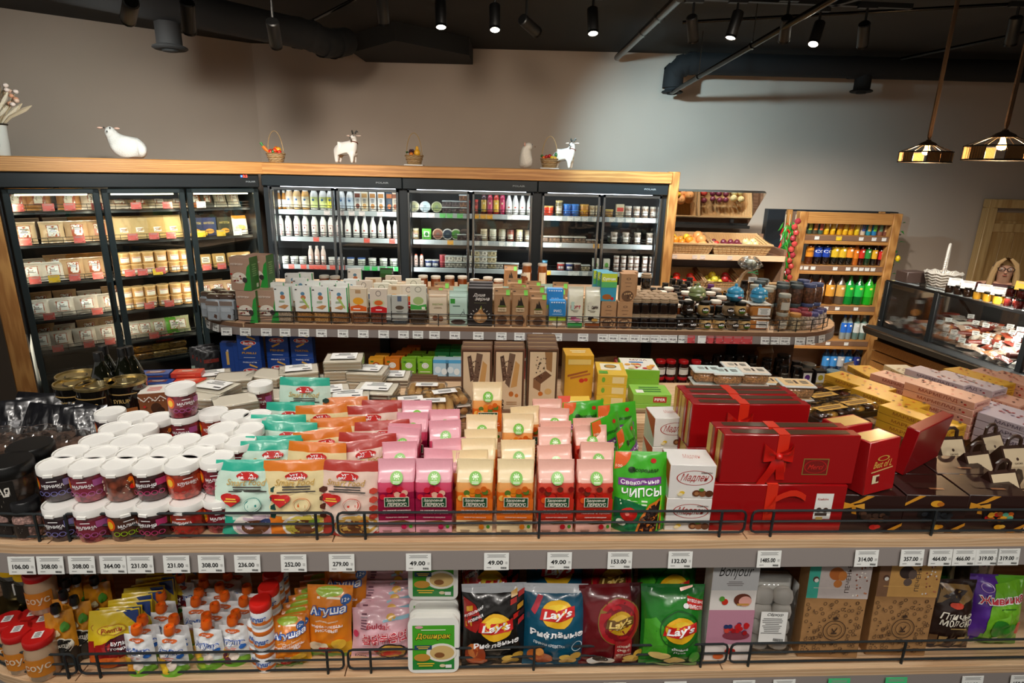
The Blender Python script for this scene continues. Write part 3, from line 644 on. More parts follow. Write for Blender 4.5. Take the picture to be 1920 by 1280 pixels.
def rail(x0, x1, z, label, arc=False, h=.058, posts=(), r=.0031, base=None, yaw=None, y=.012, org=None, wires=(.0, .5, 1)):
    """wire guard rail: rounded loop, middle wire and posts, one object with parts"""
    o = ob('wire_rail', None, None, org or O1, (0, 0, Y1 if yaw is None else yaw), label, 'wire rail', 'wire rails on the shelf edges')
    c = '#23282a'; q = .012; z0, z1 = z+.010, z+.010+h
    def bend(x):
        if not arc or x > XL+RC: return (x, y)
        s = (XL+RC-x); a = min(s/(RC-y), PI/2*1.02); return (XL+RC-(RC-y)*math.sin(a), y+(RC-y)-(RC-y)*math.cos(a))
    n = 14 if arc else 1
    def run(z_, xa, xb): return [(*bend(xa+(xb-xa)*k/n), z_) for k in range(n+1)]
    if arc: loop = run(z1, x0, x1-q)+[(x1-q*.3, y, z1-q*.3), (x1, y, z1-q), (x1, y, z0+q), (x1-q*.3, y, z0+q*.3)]+run(z0, x1-q, x0); ob('frame', B().tube(loop, r, 7, c), o)
    else:
        loop = [(x0+q, y, z0), (x1-q, y, z0), (x1-q*.3, y, z0+q*.3), (x1, y, z0+q), (x1, y, z1-q), (x1-q*.3, y, z1-q*.3), (x1-q, y, z1), (x0+q, y, z1), (x0+q*.3, y, z1-q*.3), (x0, y, z1-q), (x0, y, z0+q), (x0+q*.3, y, z0+q*.3)]
        ob('frame', B().tube(loop, r, 7, c, closed=True), o)
    ob('wire', B().tube(run((z0+z1)/2, x0, x1), r*.9, 6, c), o)
    for x in posts:
        bx, by = bend(x); ob('post', B().tube([(bx, by-.004, z-.006), (bx, by-.004, z1)], r*1.1, 6, c), o)
    return o
gr = lambda px, py=990: gx(px, Z1+.03, py)
rail(gr(-60)-.25, gr(78), Z1, 'curved wire rail round the corner of the upper front shelf', True, posts=[gr(60)])
rail(gr(82), gr(621), Z1, 'wire rail in front of the white-lidded tubs', posts=[gr(118), gr(590)])
rail(gr(630), gr(1402), Z1, 'long wire rail in front of the snack bags', posts=[gr(682), gr(1012), gr(1355)])
rail(gr(1414), 2.3, Z1, 'wire rail in front of the red and brown chocolate boxes', posts=[gr(1452), gr(1757)])
g2_ = lambda px, py=1245: gx(px, Z1B+.03, py)
rail(g2_(-60)-.2, g2_(131), Z1B, 'curved wire rail before the red-lidded sauce jars', True, posts=[g2_(115)])
rail(g2_(137), g2_(641), Z1B, 'wire rail in front of the baby food pouches', posts=[g2_(176), g2_(611)])
rail(g2_(650), g2_(1366), Z1B, 'wire rail in front of the noodles and chips', posts=[g2_(693), g2_(1002), g2_(1318)])
rail(g2_(1373), 2.3, Z1B, 'wire rail in front of the cookie boxes', posts=[g2_(1408), g2_(1697)])
# price tags on the edges
def tag_mesh(txt, w=.058, h=.043, paper='#eef0ec', ink='#1c1c1c', big=True):
    b = B().box((0, 0, 0), (w, .001, h), paper, 'paper'); p = B(); mp = lambda x, y, o: (x*w, -.0005-o, (y-.5)*h)
    cm = [('S', 0, .83, .9, .2, 3, '#9a9a98')]+([('T', -.04 if big else 0, .44, .62, .26, ink, txt, {'b': .03})] if txt else [])+[('S', -.3, .16, .25, .1, 1, '#aaaaa8')]
    cm += [('R', .18+k*.03, .14, .014+.006*(k % 2), .11, '#222222') for k in range(8)]+[('S', .4, .45, .1, .15, 2, '#b5b5b3')]
    p.art(cm, mp, 'paper', False, .0001, .0003); return Proto('price_tag', 'price tag', b, [('print', p)])
_TG = {}
def tag(txt, loc, rz, label, group=None, paper='#eef0ec', s=1.0, tilt=.12):
    k = (txt, paper)
    if k not in _TG: _TG[k] = tag_mesh(txt, paper=paper)
    return _TG[k].put(loc, label, rz, -tilt, 0, group, s)
used = {}
for txt, px in [('106.00', 40), ('308.00', 94), ('308.00', 153), ('364.00', 212), ('231.00', 263), ('231.00', 331), ('308.00', 396), ('236.00', 464), ('252.00', 551), ('279.00', 641), ('49.00', 785), ('49.00', 931), ('49.00', 1049), ('153.00', 1162), ('132.00', 1275), ('1485.00', 1441), ('314.00', 1623), ('357.00', 1708), ('464.00', 1761), ('466.00', 1805), ('319.00', 1848), ('319.00', 1887)]:
    n = used['u'] = used.get('u', -1)+1
    x = gx(px, Z1-.045, 1033); y = -.0125
    tag(txt, G1(x, y, Z1-.048), Y1, f'price tag reading {txt}, {nth(n)} from the left on the upper front edge', 'price tags on the upper front edge')
for txt, px, pc in [('', 255, 0), ('', 330, 0), ('', 380, 0), ('', 430, 0), ('', 484, 0), ('', 545, 0), ('', 615, 0), ('', 733, 0), ('', 790, 0), ('', 850, 0), ('169.00', 908, 0), ('103.00', 1042, 0), ('103.00', 1152, 0), ('198.00', 1265, 0), ('171.00', 1393, 0), ('272.00', 1468, 0), ('308.00', 1570, 1), ('387.00', 1676, 1), ('196.00', 1818, 0), ('150.00', 1908, 0)]:
    x = gx(px, Z1B-.045, 1278); c = '#43c77f' if pc else '#eef0ec'
    n = used['l'] = used.get('l', -1)+1
    tag(txt, G1(x, -.0125, Z1B-.048), Y1, ('green' if pc else 'white')+(f' price tag reading {txt}' if txt else ' half-cut price tag')+f', {nth(n)} from the left on the lower front edge', 'price tags on the lower front edge', c)
# ================================================================ upper front shelf
# --- white-lidded tubs of candied fruit
def tub(content, label, lc, name_ru, back=False):
    r, h = .0365, .083; b = B().lathe([(r*.9, 0), (r*.96, .004), (r*.97, .02), (r, .024), (r, h-.022), (r*.96, h-.018)], 22, content, 'chunk')
    lid = B().lathe([(r*1.0, h-.02), (r*1.05, h-.018), (r*1.05, h-.002), (r*1.02, h), (r*.96, h-.001), (r*.94, h-.004), (0, h-.004)], 26, '#f4f3ee', 'plastic', cap=False)
    lid.box((.0, -r*1.06, h-.016), (.02, .004, .006), '#f4f3ee', 'plastic')
    if back: cm = [('S', 0, .45, .8, .6, 7, '#d8c8b0'), ('E', .42, .75, .06, .12, '#e8801c'), ('E', .45, .4, .07, .12, '#d8231c')]
    else: cm = [('R', .1, .5, .9, .62, lc), ('E', -.42, .62, .14, .3, '#e9581a'), ('E', -.42, .6, .09, .18, '#f7c52a'), ('R', .42, .66, .26, .3, label), ('T', .05, .58, .5, .14, '#ffffff', name_ru, {'b': .03}), ('S', .05, .77, .3, .08, 1, '#ffffff'), ('S', .05, .45, .42, .05, 1, '#ffffff')]+[('O', -.25+.16*k, .22, .075, .11, .25, label) for k in range(5)]
    return Proto('fruit_tub', 'tub', b, [('lid', lid), ('paper_label', B().art(cm, mcyl(r+.0008, h-.03, r*2.3, .012), 'gloss'))])
T = {'blue': tub('#3a2628', '#7a78b8', '#33222a', 'ЧЕРНИКА'), 'rasp': tub('#8e3340', '#b25a9a', '#84303f', 'МАЛИНА'), 'mix': tub('#7a3a26', '', '', '', True), 'cher': tub('#4a1a1c', '#c23a72', '#42191c', 'ВИШНЯ'), 'straw': tub('#b5442f', '#b82222', '#a83a2a', 'КЛУБНИКА'), 'rasp2': tub('#8a1f2c', '#c24a62', '#7d1c28', 'МАЛИНА'), 'kiwi': tub('#5a3a2c', '#9ac31e', '#55352a', 'МАЛИНА')}
TN = {'blue': 'dark blueberry', 'rasp': 'dusky raspberry', 'mix': 'brown mixed fruit', 'cher': 'dark cherry', 'straw': 'orange-red strawberry', 'rasp2': 'deep red raspberry', 'kiwi': 'green-labelled fruit'}
TH = .083
rnd = random.Random(3)
def tubs(row, zl, rowname):
    for i, (k, px, py) in enumerate(row):
        p = PZ(px, py, zl+TH)+E2*((.018+.02*(i == 5)+.006*(i == 4)) if 'front' in rowname else 0); p.z = zl
        T[k].put(p, f'white-lidded {TN[k]} tub, {nth(i)} from left, {rowname}', Y1+rnd.uniform(-.2, .2)+(.5 if rnd.random() < .15 else 0), group='white-lidded fruit tubs')
tubs([('blue', 105, 948), ('rasp', 163, 950), ('kiwi', 223, 948), ('cher', 281, 946), ('straw', 341, 945), ('rasp2', 399, 943)], Z1, 'lower layer of the front row')
tubs([('blue', 94, 873), ('rasp', 153, 874), ('mix', 214, 873), ('cher', 273, 872), ('straw', 331, 872), ('rasp2', 393, 870)], Z1+TH, 'upper layer of the front row')
R2 = [[('blue', 133, 845), ('rasp', 189, 846), ('mix', 250, 846), ('cher', 312, 845), ('straw', 372, 845)], [('blue', 181, 822), ('rasp', 236, 824), ('mix', 291, 824), ('straw', 345, 823), ('straw', 398, 824), ('rasp2', 450, 824)],
      [('rasp', 216, 799), ('cher', 266, 802), ('straw', 419, 800), ('rasp2', 466, 801)], [('blue', 206, 770), ('rasp', 250, 779), ('mix', 297, 781), ('straw', 400, 770), ('straw', 441, 776), ('rasp2', 482, 776)]]
RN = ['second row', 'third row', 'fourth row', 'rearmost row']
for r_, nm in zip(R2, RN):
    tubs(r_, Z1+TH, f'{nm} of tubs')
    for k, px, py in r_:
        p = PZ(px, py, Z1+2*TH); p.z = Z1; T[k].put(p, f'white-lidded fruit tub hidden under the {nm} at spot {nth(r_.index((k, px, py)))}', Y1, group='tubs under the rear rows')
for k, px, py, lb in [('rasp', 345, 775, 'rearmost')]:
    p = PZ(px, py, Z1+2*TH); p.z = Z1+TH; T[k].put(p, 'white-lidded raspberry tub carrying the topmost tub, below it', Y1); q = p.copy(); q.z = Z1; T[k].put(q, 'white-lidded fruit tub at the foot of the highest stack', Y1, group='tubs under the rear rows')
    p2 = PZ(325, 719, Z1+3*TH); p2 = p.copy(); p2.z = Z1+2*TH; T['rasp'].put(p2, 'topmost white-lidded raspberry tub standing on the rear stack', Y1+.6)
p = PZ(487, 713, ZST+TH*1.35); p.z = ZST; T['rasp'].put(p, 'lone white-lidded raspberry tub before the waffle packs', Y1, scale=(1, 1, 1.25))
# --- black jars at the rounded end
bigj = Proto('spice_jar', 'jar', B().lathe([(.042, 0), (.045, .006), (.045, .085), (.042, .09)], 20, '#3a2c22', 'chunk'), [('lid', B().lathe([(.046, .085), (.048, .09), (.048, .112), (.045, .116), (0, .116)], 22, '#141414', 'plastic', cap=False)), ('paper_label', B().art([('R', 0, .5, 1, 1, '#17130f'), ('T', 0, .68, .85, .3, '#e6e2d8', 'КОПЧЕНАЯ', {'b': .03}), ('S', 0, .3, .6, .3, 2, '#9a9282'), ('R', -.36, .3, .16, .5, '#27a7b5')], mcyl(.0458, .075, .11, .008), 'card'))])
smj = Proto('spice_jar', 'jar', B().lathe([(.026, 0), (.029, .005), (.029, .05), (.022, .062), (.022, .066)], 16, '#b08a80', 'grain'), [('lid', B().lathe([(.026, .06), (.028, .062), (.028, .088), (.025, .092), (0, .092)], 18, '#141416', 'plastic', cap=False)), ('paper_label', B().art([('R', 0, .5, 1, 1, '#2a221e'), ('S', 0, .6, .7, .5, 4, '#c8bdb0')], mcyl(.0296, .035, .06, .008), 'card'))])
for px, py, z, pr, h, lb in [(56, 832, Z1+.06, bigj, .116, 'black-lidded jar with white КОПЧЕНАЯ lettering'.replace(' КОПЧЕНАЯ', ' Cyrillic'), ), (14, 862, Z1+.06, bigj, .116, 'black-lidded spice jar with a turquoise label stripe'), (50, 905, Z1, smj, .092, 'small black-lidded jar behind two salt shakers'), (14, 930, Z1, smj, .092, 'black-lidded shaker of pinkish salt at the picture edge'), (45, 934, Z1, smj, .092, 'black-lidded shaker of pinkish salt beside the first tub'), (-30, 925, Z1, smj, .092, 'black-lidded shaker just outside the shelf corner')]:
    p = PZ(px, py, z+h); p.z = z; pr.put(p, lb, Y1-.5)
for px, py in [(56, 832), (14, 862)]:
    p = PZ(px, py, Z1+.176); p.z = Z1; Proto('spice_jar', 'jar', B().lathe([(.04, 0), (.04, .06)], 18, '#2a211b', 'bottle'), ()).put(p, 'dark jar carrying the black-lidded jar '+('with lettering' if px > 30 else 'with turquoise stripe'))
ctub = Proto('spice_tub', 'tub', B().lathe([(.033, 0), (.036, .004), (.036, .085)], 18, '#8a6a58', 'grain'), [('lid', B().lathe([(.036, .082), (.038, .085), (.038, .102), (.035, .105), (.033, .1), (0, .1)], 22, '#b9bcb8', 'clear', cap=False))])
for i, (px, py) in enumerate([(-8, 826), (22, 824), (97, 822), (137, 815), (34, 809), (-6, 808), (73, 804), (109, 806), (60, 818)]):
    p = PZ(px, py, Z1+.14); p.z = Z1+.035; ctub.put(p, f'brown spice tub with clear lid, {nth(i)} counted from the front, beside black jars', group='clear-lidded spice tubs')
ob('display_riser', B().box((0, 0, .0165), (.36, .2, .033), '#3a322c', 'satin', .003), None, PZ(60, 822, Z1+.1)*1.0 if False else (lambda p: (p.x-.02, p.y, Z1))(PZ(60, 815, Z1+.14)), (0, 0, Y1), 'low dark riser under the clear-lidded spice tubs', 'riser')
blk = bag('spice_pouch', 'pouch', .11, .17, .05, '#16161a', [('R', 0, .5, .5, .35, '#23242a'), ('S', 0, .55, .4, .25, 3, '#77787c'), ('R', .2, .2, .3, .12, '#8a8d92')], 'doy', 'foil', .03)
for i, (px, py, rz) in enumerate([(5, 752, .3), (35, 760, -.2), (60, 742, .5), (85, 762, .1), (112, 757, -.4), (140, 765, .3), (20, 738, -.1), (95, 738, .2)]):
    p = PZ(px, py, Z1+.19); p.z = Z1+.01; blk.put(p, f'black foil spice pouch, {nth(i)} of the dark heap behind the clear-lidded tubs', rz, rx=-.25, group='black pouches')
# --- olive tins and oil bottles at the rear left
tin = Proto('olive_tin', 'tin', B().lathe([(.052, 0), (.053, .003), (.053, .155), (.051, .157)], 26, '#14120f', 'bottle'), [('lid', B().lathe([(.051, .156), (.055, .156), (.055, .163), (.051, .163), (.049, .158), (.028, .158), (.026, .16), (0, .16)], 26, '#c9b37a', 'metal', cap=False)), ('lid_label', B().lathe([(.03, .1585), (.016, .1588), (0, .1588)], 20, '#141414', 'satin', cap=False)), ('print', B().art([('R', 0, .9, 1, .02, '#b8965a'), ('T', 0, .78, .7, .07, '#c8a868', 'HEAVY SYRUP'), ('T', 0, .2, .4, .09, '#c8a868', 'OIL'), ('R', .36, .45, .2, .4, '#a5622f'), ('S', -.2, .5, .4, .4, 5, '#7d6338')], mcyl(.0535, .15, .14, .002), 'card'))])
for px, py, lb in [(142, 701, 'rearmost'), (139, 715, 'second'), (178, 719, 'frontmost'), (237, 711, 'oil-bottle side')]:
    p = PZ(px, py, Z1+.19); p.z = Z1; tin.put(p, f'black tin with gold rim and label, {lb} of the group by the oil bottles' if lb != 'oil-bottle side' else 'black tin with gold rim and brown panel, nearest the red wafers', -.3, group='black gold-rimmed tins', scale=(1, 1, 1.165))
    if px == 139: pass
oil = bottle('oil_bottle', .034, .21, '#15170d', '#101010', '#2a2416', .33, .38, cat='bottle', tcol='#b83020', lz=.12, lh=.25)
for i, (px, py) in enumerate([(183, 660), (192, 648), (227, 652), (240, 649)]):
    p = PZ(px, py, ZST+.21); p.z = ZST; oil.put(p, ['black-capped oil bottle in front behind the tins', 'black-capped oil bottle hidden behind the front bottle', 'black-capped oil bottle with a red and white label', 'rear olive oil bottle beside the red-labelled one'][i], .4*i)
# --- standing pouches: teal, orange, red
def vita(main, light, dark, bowl, seeds):
    col = lambda u, v: main if v > .86 else (main if v < .34-.36*(u+.5)*.9 else light)
    a = [('E', .16, .15, .36, .17, '#efe6dc'), ('E', .16, .15, .31, .145, bowl), ('E', .13, .13, .2, .1, '#6e3f22'), ('E', .27, .19, .08, .045, seeds),
         ('T', .0, .73, .6, .085, '#c9a24c', 'Smart Food', {'s': .3, 'b': .005}), ('E', .02, .81, .17, .048, '#c8231f'), ('R', .02, .81, .2, .1, '#c8231f'), ('T', .02, .828, .2, .03, '#ffffff', 'VITA', {'b': .03}), ('T', .02, .79, .27, .033, '#ffffff', 'BROWN', {'b': .03}),
         ('S', .02, .64, .62, .1, 3, '#4a4440'), ('E', -.28, .53, .1, .055, '#c8201e'), ('E', -.16, .525, .095, .05, '#c8201e'), ('P', [(-.375, .51), (-.22, .41), (-.07, .5), (-.22, .54)], '#c8201e'), ('S', -.22, .5, .2, .06, 2, '#f6d34a'),
         ('E', .1, .44, .13, .095, dark), ('E', .1, .44, .105, .077, light), ('R', .1, .43, .12, .03, dark), ('O', .1, .44, .125, .09, .12, light)]
    for k in range(4): a.append(('P', [(.42+.065*math.cos(PI/3*j+.5), .63-.115*k+.045*math.sin(PI/3*j+.5)) for j in range(6)], '#17463f' if main[1] == '2' else dark if main[1] != 'e' else '#5a2a1a'))
    return bag('muesli_pouch', 'pouch', .153, .172, .046, col, a, 'doy', 'film', .018, len(main)+ord(main[1]), back=lambda u, v: main)
VT = [vita('#2bb296', '#cfe8d8', '#118a80', '#cdb6c2', '#2c3a66'), vita('#e07a1c', '#ecd9a4', '#d0641a', '#c9b648', '#88a83a'), vita('#b3362c', '#e7cbbb', '#c8402c', '#d8a84e', '#e0812a')]
VN = ['teal', 'orange', 'dark red']
ROWS = [[(455, 866, 0), (500, 836, .22), (512, 826, -.1), (530, 800, 0), (515, 785, .05), (540, 762, -.15)], [(557, 853, .04), (586, 840, -.12), (610, 812, .25), (628, 792, .3), (603, 766, 0), (640, 752, .1)], [(652, 847, -.08), (690, 834, .25), (683, 820, 0), (715, 798, .25), (701, 766, 0), (720, 758, .15)]]
for k in range(3):
    for i, (px, py, rz) in enumerate(ROWS[k]):
        p = PZ(px, py, Z1+.17) if i else PZ(px+(8 if k == 0 else -3), 1006, Z1)+E2*.024; p.z = Z1
        VT[k].put(p, f'{VN[k]} muesli pouch, '+('front of its column' if i == 0 else f'{nth(i)} behind the front one'), Y1+rz, rx=-.06-.05*(i % 2), ry=.07*math.sin(i*2.3+k) if i else 0, group='muesli pouches')
p = PZ(567, 700, ZST+.19); p.z = ZST; VT[0].put(p, 'teal muesli pouch standing alone behind the others', .02)
# --- small paper-look snack bags
def snack(main, light, dark, fr, bandc):
    col = lambda u, v: light if v > .72 or v < .2 else (main if v > .52 else dark)
    a = [('R', 0, .36, .98, .32, dark), ('R', 0, .11, .98, .18, light)]
    rs = random.Random(len(main)+ord(main[2])); 
    for k in range(16): a.append(('E', rs.uniform(-.42, .42), rs.uniform(.5, .68), .085, .042, rs.choice(fr)))
    a = a[:2]+a[2:]+[('E', .02, .80, .17, .068, '#6db528'), ('E', .02, .815, .045, .016, '#eaf6d8')]
    a += [('L', [(.02+.05*math.cos(t), .815+.02*math.sin(t)), (.02+.085*math.cos(t), .815+.034*math.sin(t))], .008, '#eaf6d8') for t in [PI/4*j for j in range(8)]]+[('S', .02, .763, .2, .025, 2, '#eaf6d8')]
    a += [('R', .02, .49, .66, .14, '#f2ead8'), ('R', .02, .49, .63, .126, '#1d4a2c'), ('T', .0, .52, .52, .05, '#f2ead8', 'Здоровый', {'s': .25, 'b': .02}), ('T', .03, .462, .52, .05, '#f2ead8', 'ПЕРЕКУС', {'s': .2, 'b': .03}),
          ('T', .02, .375, .74, .026, '#fff4ea', 'со свежей морковью'), ('T', .02, .335, .8, .026, '#fff4ea', 'тыквой и луком'), ('T', .02, .272, .6, .02, '#fff4ea', 'пшенично-овощные', {'s': .2})]
    a += [('P', [(-.25, .185), (-.22, .21), (.2, .23), (.36, .20), (.3, .175), (-.05, .165)], '#8a6238'), ('E', .2, .13, .075, .04, bandc), ('E', .38, .135, .05, .028, '#4d9a2e'), ('S', -.25, .06, .3, .06, 3, '#7a5a48'), ('S', .22, .06, .3, .06, 3, '#7a5a48')]
    return block('snack_bag', 'bag', .086, .178, .05, col, a, 'film', .74, fold=.02)
SN = [snack('#d6486a', '#eaa6b4', '#9a1640', ['#d81e36', '#e8586a', '#c01830', '#f0b8a0'], '#c81e50'), snack('#eda55a', '#f0d9ac', '#e5701e', ['#e8861c', '#d8641a', '#5a7a2a', '#f2c05a'], '#e8861c'), snack('#d8503c', '#efb8a8', '#c8301e', ['#c81e14', '#8a1410', '#e8581c', '#6a3020'], '#c81e28')]
SNN = ['magenta', 'orange', 'tomato red']
SR = [[[(744, 850, 0), (753, 832, .05), (751, 806, -.1), (755, 797, 0), (770, 777, .1), (780, 755, 0)], [(814, 876, 0), (826, 846, -.15), (840, 828, .3), (838, 790, 0), (835, 771, .05)]],
      [[(890, 868, 0), (886, 848, 0), (898, 827, .05), (905, 807, 0), (902, 781, 0)], [(965, 845, 0), (972, 829, .05), (972, 780, 0), (985, 764, .25)]],
      [[(1040, 856, 0), (1045, 838, 0), (1042, 806, 0), (1040, 792, .1), (1036, 768, 0), (1030, 752, 0)], [(1112, 845, 0), (1117, 833, .05), (1112, 802, 0), (1108, 786, -.05)]]]
for k in range(3):
    for c_ in range(2):
        for i, (px, py, rz) in enumerate(SR[k][c_]):
            p = PZ(px, py, Z1+.176) if i else PZ(px, 1001, Z1)+E2*.032; p.z = Z1
            SN[k].put(p, f'{SNN[k]} paper snack bag, '+('front' if i == 0 else f'{nth(i)} behind the front')+f' of the {["outer", "inner"][c_] if k == 0 else ["first", "second"][c_]} {SNN[k]} column', Y1+rz+.05*math.sin(px), rx=-.03*(i % 3), ry=.035*math.sin(px*1.7) if i else 0, group='paper snack bags')
p = PZ(914, 722, ZST+.17); p.z = ZST; SN[1].put(p, 'orange paper snack bag standing before the tall wafer boxes', .06)
# --- green beet chips
ga = [('P', [(-.48, .995), (-.48, .78), (-.38, .8), (-.28, .85), (-.2, .92), (-.17, .995)], '#e8662a'), ('T', -.4, .83, .12, .035, '#f4e4c8', '100'), ('E', .24, .90, .055, .03, '#c8221a'), ('T', .08, .79, .5, .055, '#1d3a18', 'Здороведа', {'s': .2}), ('E', -.17, .8, .07, .035, '#1d3a18'),
      ('P', [(-.4, .60), (.38, .62), (.38, .71), (-.4, .69)], '#7b3a8e'), ('T', -.01, .655, .7, .055, '#ffffff', 'Свекольные', {'b': .02, 'k': .03}), ('T', .02, .53, .72, .11, '#ffffff', 'ЧИПСЫ', {'b': .02, 'k': .03}), ('P', [(-.45, .03), (-.45, .44), (-.2, .42), (.1, .36), (.0, .03)], '#0f6a3c'), ('S', -.12, .395, .5, .08, 2, '#dff0d0'),
      ('P', [(-.08, .04), (.0, .22), (.16, .38), (.38, .46), (.4, .04)], '#e07a2a'), ('P', [(-.04, .04), (.04, .22), (.18, .35), (.36, .42), (.37, .04)], '#2a1712'), ('E', -.2, .25, .15, .085, '#c81e16'), ('E', -.24, .27, .04, .02, '#ec7a6a'), ('E', -.34, .15, .08, .045, '#e8ecd8'), ('L', [(.3, .06), (.38, .5)], .012, '#8ad82a')]
for k in range(26): ga.insert(-3, ('E', rnd.uniform(.02, .33), rnd.uniform(.07, .3), .03, .016, rnd.choice(['#4a2a1c', '#5a3a2a', '#3a1a16', '#6a4632'])))
gch = bag('chips_pouch', 'pouch', .132, .19, .06, lambda u, v: '#3fae22' if v > .05 else '#2c8a3a', ga, 'doy', 'film', .02, 5)
for px, py, rz, lb in [(1200, 856, -.05, 'green vegetable chips pouch at the front beside the white boxes'), (1150, 786, .75, 'turned green chips pouch behind the front one'), (1190, 800, 1.0, 'green chips pouch wedged against the white boxes'), (1100, 758, .2, 'rear green and orange chips pouch under the yellow boxes'), (1165, 762, .3, 'rearmost green chips pouch before the light green boxes')]:
    p = PZ(px, py, Z1+.19) if py < 850 else PZ(px, 1003, Z1)+E2*.034; p.z = Z1; gch.put(p, lb, Y1+rz, rx=-.05, group='green chips pouches')
# --- white truffle-style boxes with a red script
def mad():
    w_, d_, h_ = .108, .085, .088; f = [('O', .05, .62, .4, .22, .06, '#b0302a'), ('T', .05, .62, .62, .26, '#b0302a', 'Мадлен', {'s': .45, 'b': 0}), ('T', .3, .78, .24, .07, '#5a4a40', 'конфеты')]
    f += [('E', .12+.14*k, .17, .09, .1, c) for k, c in enumerate(['#6e3f24', '#8a5430', '#5a3018'])]+[('E', .12, .17, .05, .055, '#a8744a'), ('E', -.2, .19, .06, .05, '#e8c23a'), ('E', -.24, .14, .06, .05, '#f2e2b0'), ('E', .22, .29, .06, .05, '#5a8a3a')]
    t = [('T', .05, .5, .4, .3, '#c88a80', 'Мадлен', {'s': .45, 'b': -.005})]
    fl = B().prism([(-w_/2, h_), (w_/2, h_), (w_/2-.008, h_+.012), (-w_/2+.008, h_+.012)], -d_/2+.002, -d_/2+.004, '#e8e4de', 'card')
    sd = [B().add([(-w_/2-.0007, -d_/2, h_*.3), (-w_/2-.0007, -d_/2, h_*.98), (-w_/2-.0007, d_/2, h_*.98)], [(0, 1, 2)], '#d8451e', 'card'), B().add([(w_/2+.0007, -d_/2, h_), (w_/2+.0007, d_/2, h_), (w_/2+.0007, d_/2, h_*.75)], [(2, 1, 0)], '#d8451e', 'card')]
    return carton('candy_box', 'box', w_, d_, h_, '#e9e6e1', {'f': f, 't': t}, extra=[('red_flap', sd[0]), ('red_flap', sd[1])])
MB = mad()
for (px, py, zz, rz, lb) in [(1282, 972, 0, -.05, 'white candy box with red script, lower of the front pair'), (1285, 905, 1, -.05, 'white candy box with red script, upper of the front pair'), (1255, 845, 0, .06, 'white candy box with red script, lower of the rear pair'), (1252, 770, 1, .06, 'white candy box with red script, upper of the rear pair')]:
    base = PZ(1286, 1000, Z1) if zz == 0 and py > 900 or py == 905 else None
    p = PZ(1287, 996, Z1) if py > 900 else PZ(1256, 838, Z1+.0885)
    p = Vector((p.x, p.y+.045, Z1+.0885*zz)); MB.put(p, lb, Y1+rz, group='white script candy boxes')
# --- big red gift boxes standing on edge
def bow():
    b = B()
    for s in (-1, 1):
        b.grid(lambda u, v: (s*(.004+.03*u), -.006-.012*math.sin(PI*u)*(1 if v > .5 else .3), (v-.5)*(.012+.026*u)*1.2+.008*u), [k/6 for k in range(7)], [k/4 for k in range(5)], '#cf1a12', 'gloss')
        b.grid(lambda u, v: (s*(.004+.03*u), -.001-.006*math.sin(PI*u), (v-.5)*(.012+.026*u)*1.2+.008*u), [k/6 for k in range(7)], [k/4 for k in range(5)], '#a8120e', 'gloss')
        b.grid(lambda u, v: (s*(.002+(.03 if s < 0 else .012)*u)+(v-.5)*.02, -.004-.003*math.sin(5*u), -.006-.072*u*(1 if s < 0 else .8)), [k/5 for k in range(6)], [0, .5, 1], '#c8180f', 'gloss')
    b.ball((0, -.008, 0), .009, '#cf1a12', 'gloss', 8); return b
def redbox(w_=.315, h_=.135, t_=.05, with_bow=True):
    b = B().box((0, 0, h_/2), (w_, t_, h_), '#9c0c10', 'gloss', .002)
    pr = [('top_lining', B().prism([(-w_*.43, -t_*.25), (0, -t_*.42), (w_*.43, -t_*.25), (w_*.43, t_*.3), (-w_*.43, t_*.3)], h_+.0004, h_+.001, '#4a2f14', 'gloss', 'xy')), ('gold_edge', B().box((-w_/2-.0006, .01, h_/2), (.001, t_*.6, h_*.94), '#d8b258', 'card')), ('ribbon', B().box((-.02, -t_/2-.001, h_*.62), (.026, .0012, h_*.76), '#d8301a', 'gloss').box((-.02, 0, h_+.0012), (.026, t_, .0012), '#e0381c', 'gloss'))]
    if with_bow: pr += [('bow', bow().mesh('bow')), ('emblem', B().art([('R', .2, .36, .19, .34, '#8a6a34'), ('R', .2, .36, .175, .3, '#7a1512'), ('O', .2, .36, .085, .14, .1, '#b01a1a'), ('T', .2, .36, .12, .1, '#c02a22', 'Merci', {'s': .4})], mflat(w_, t_, h_), 'card', False))]
    P_ = Proto('gift_box', 'box', b, pr); return P_
RBX = redbox(h_=.126, t_=.036)
RB = [(1455, 1000, 0, 0, 'front red gift box on the shelf with white sticker'), (1472, 812, 1, 1, 'red gift box with large bow standing on the front one'), (1464, 802, 1, 1, 'red gift box tucked right behind the large-bow box'), (1455, 802, 0, 1, 'lower red gift box second from the front'),
      (1405, 748, 0, 1, 'lower red gift box of the middle pair'), (1405, 748, 1, 1, 'red gift box with small bow in the middle'), (1392, 739, 1, 1, 'thin red gift box right behind the middle bow'), (1378, 729, 0, 1, 'lower red gift box of the rear pair'), (1378, 729, 1, 1, 'red gift box with open gold lining at the rear'), (1368, 721, 1, 1, 'rearmost red gift box by the plastic halva tubs'), (1392, 739, 0, 1, 'lower red gift box hidden third from the rear'), (1368, 721, 0, 1, 'lower red gift box hidden at the very rear')]
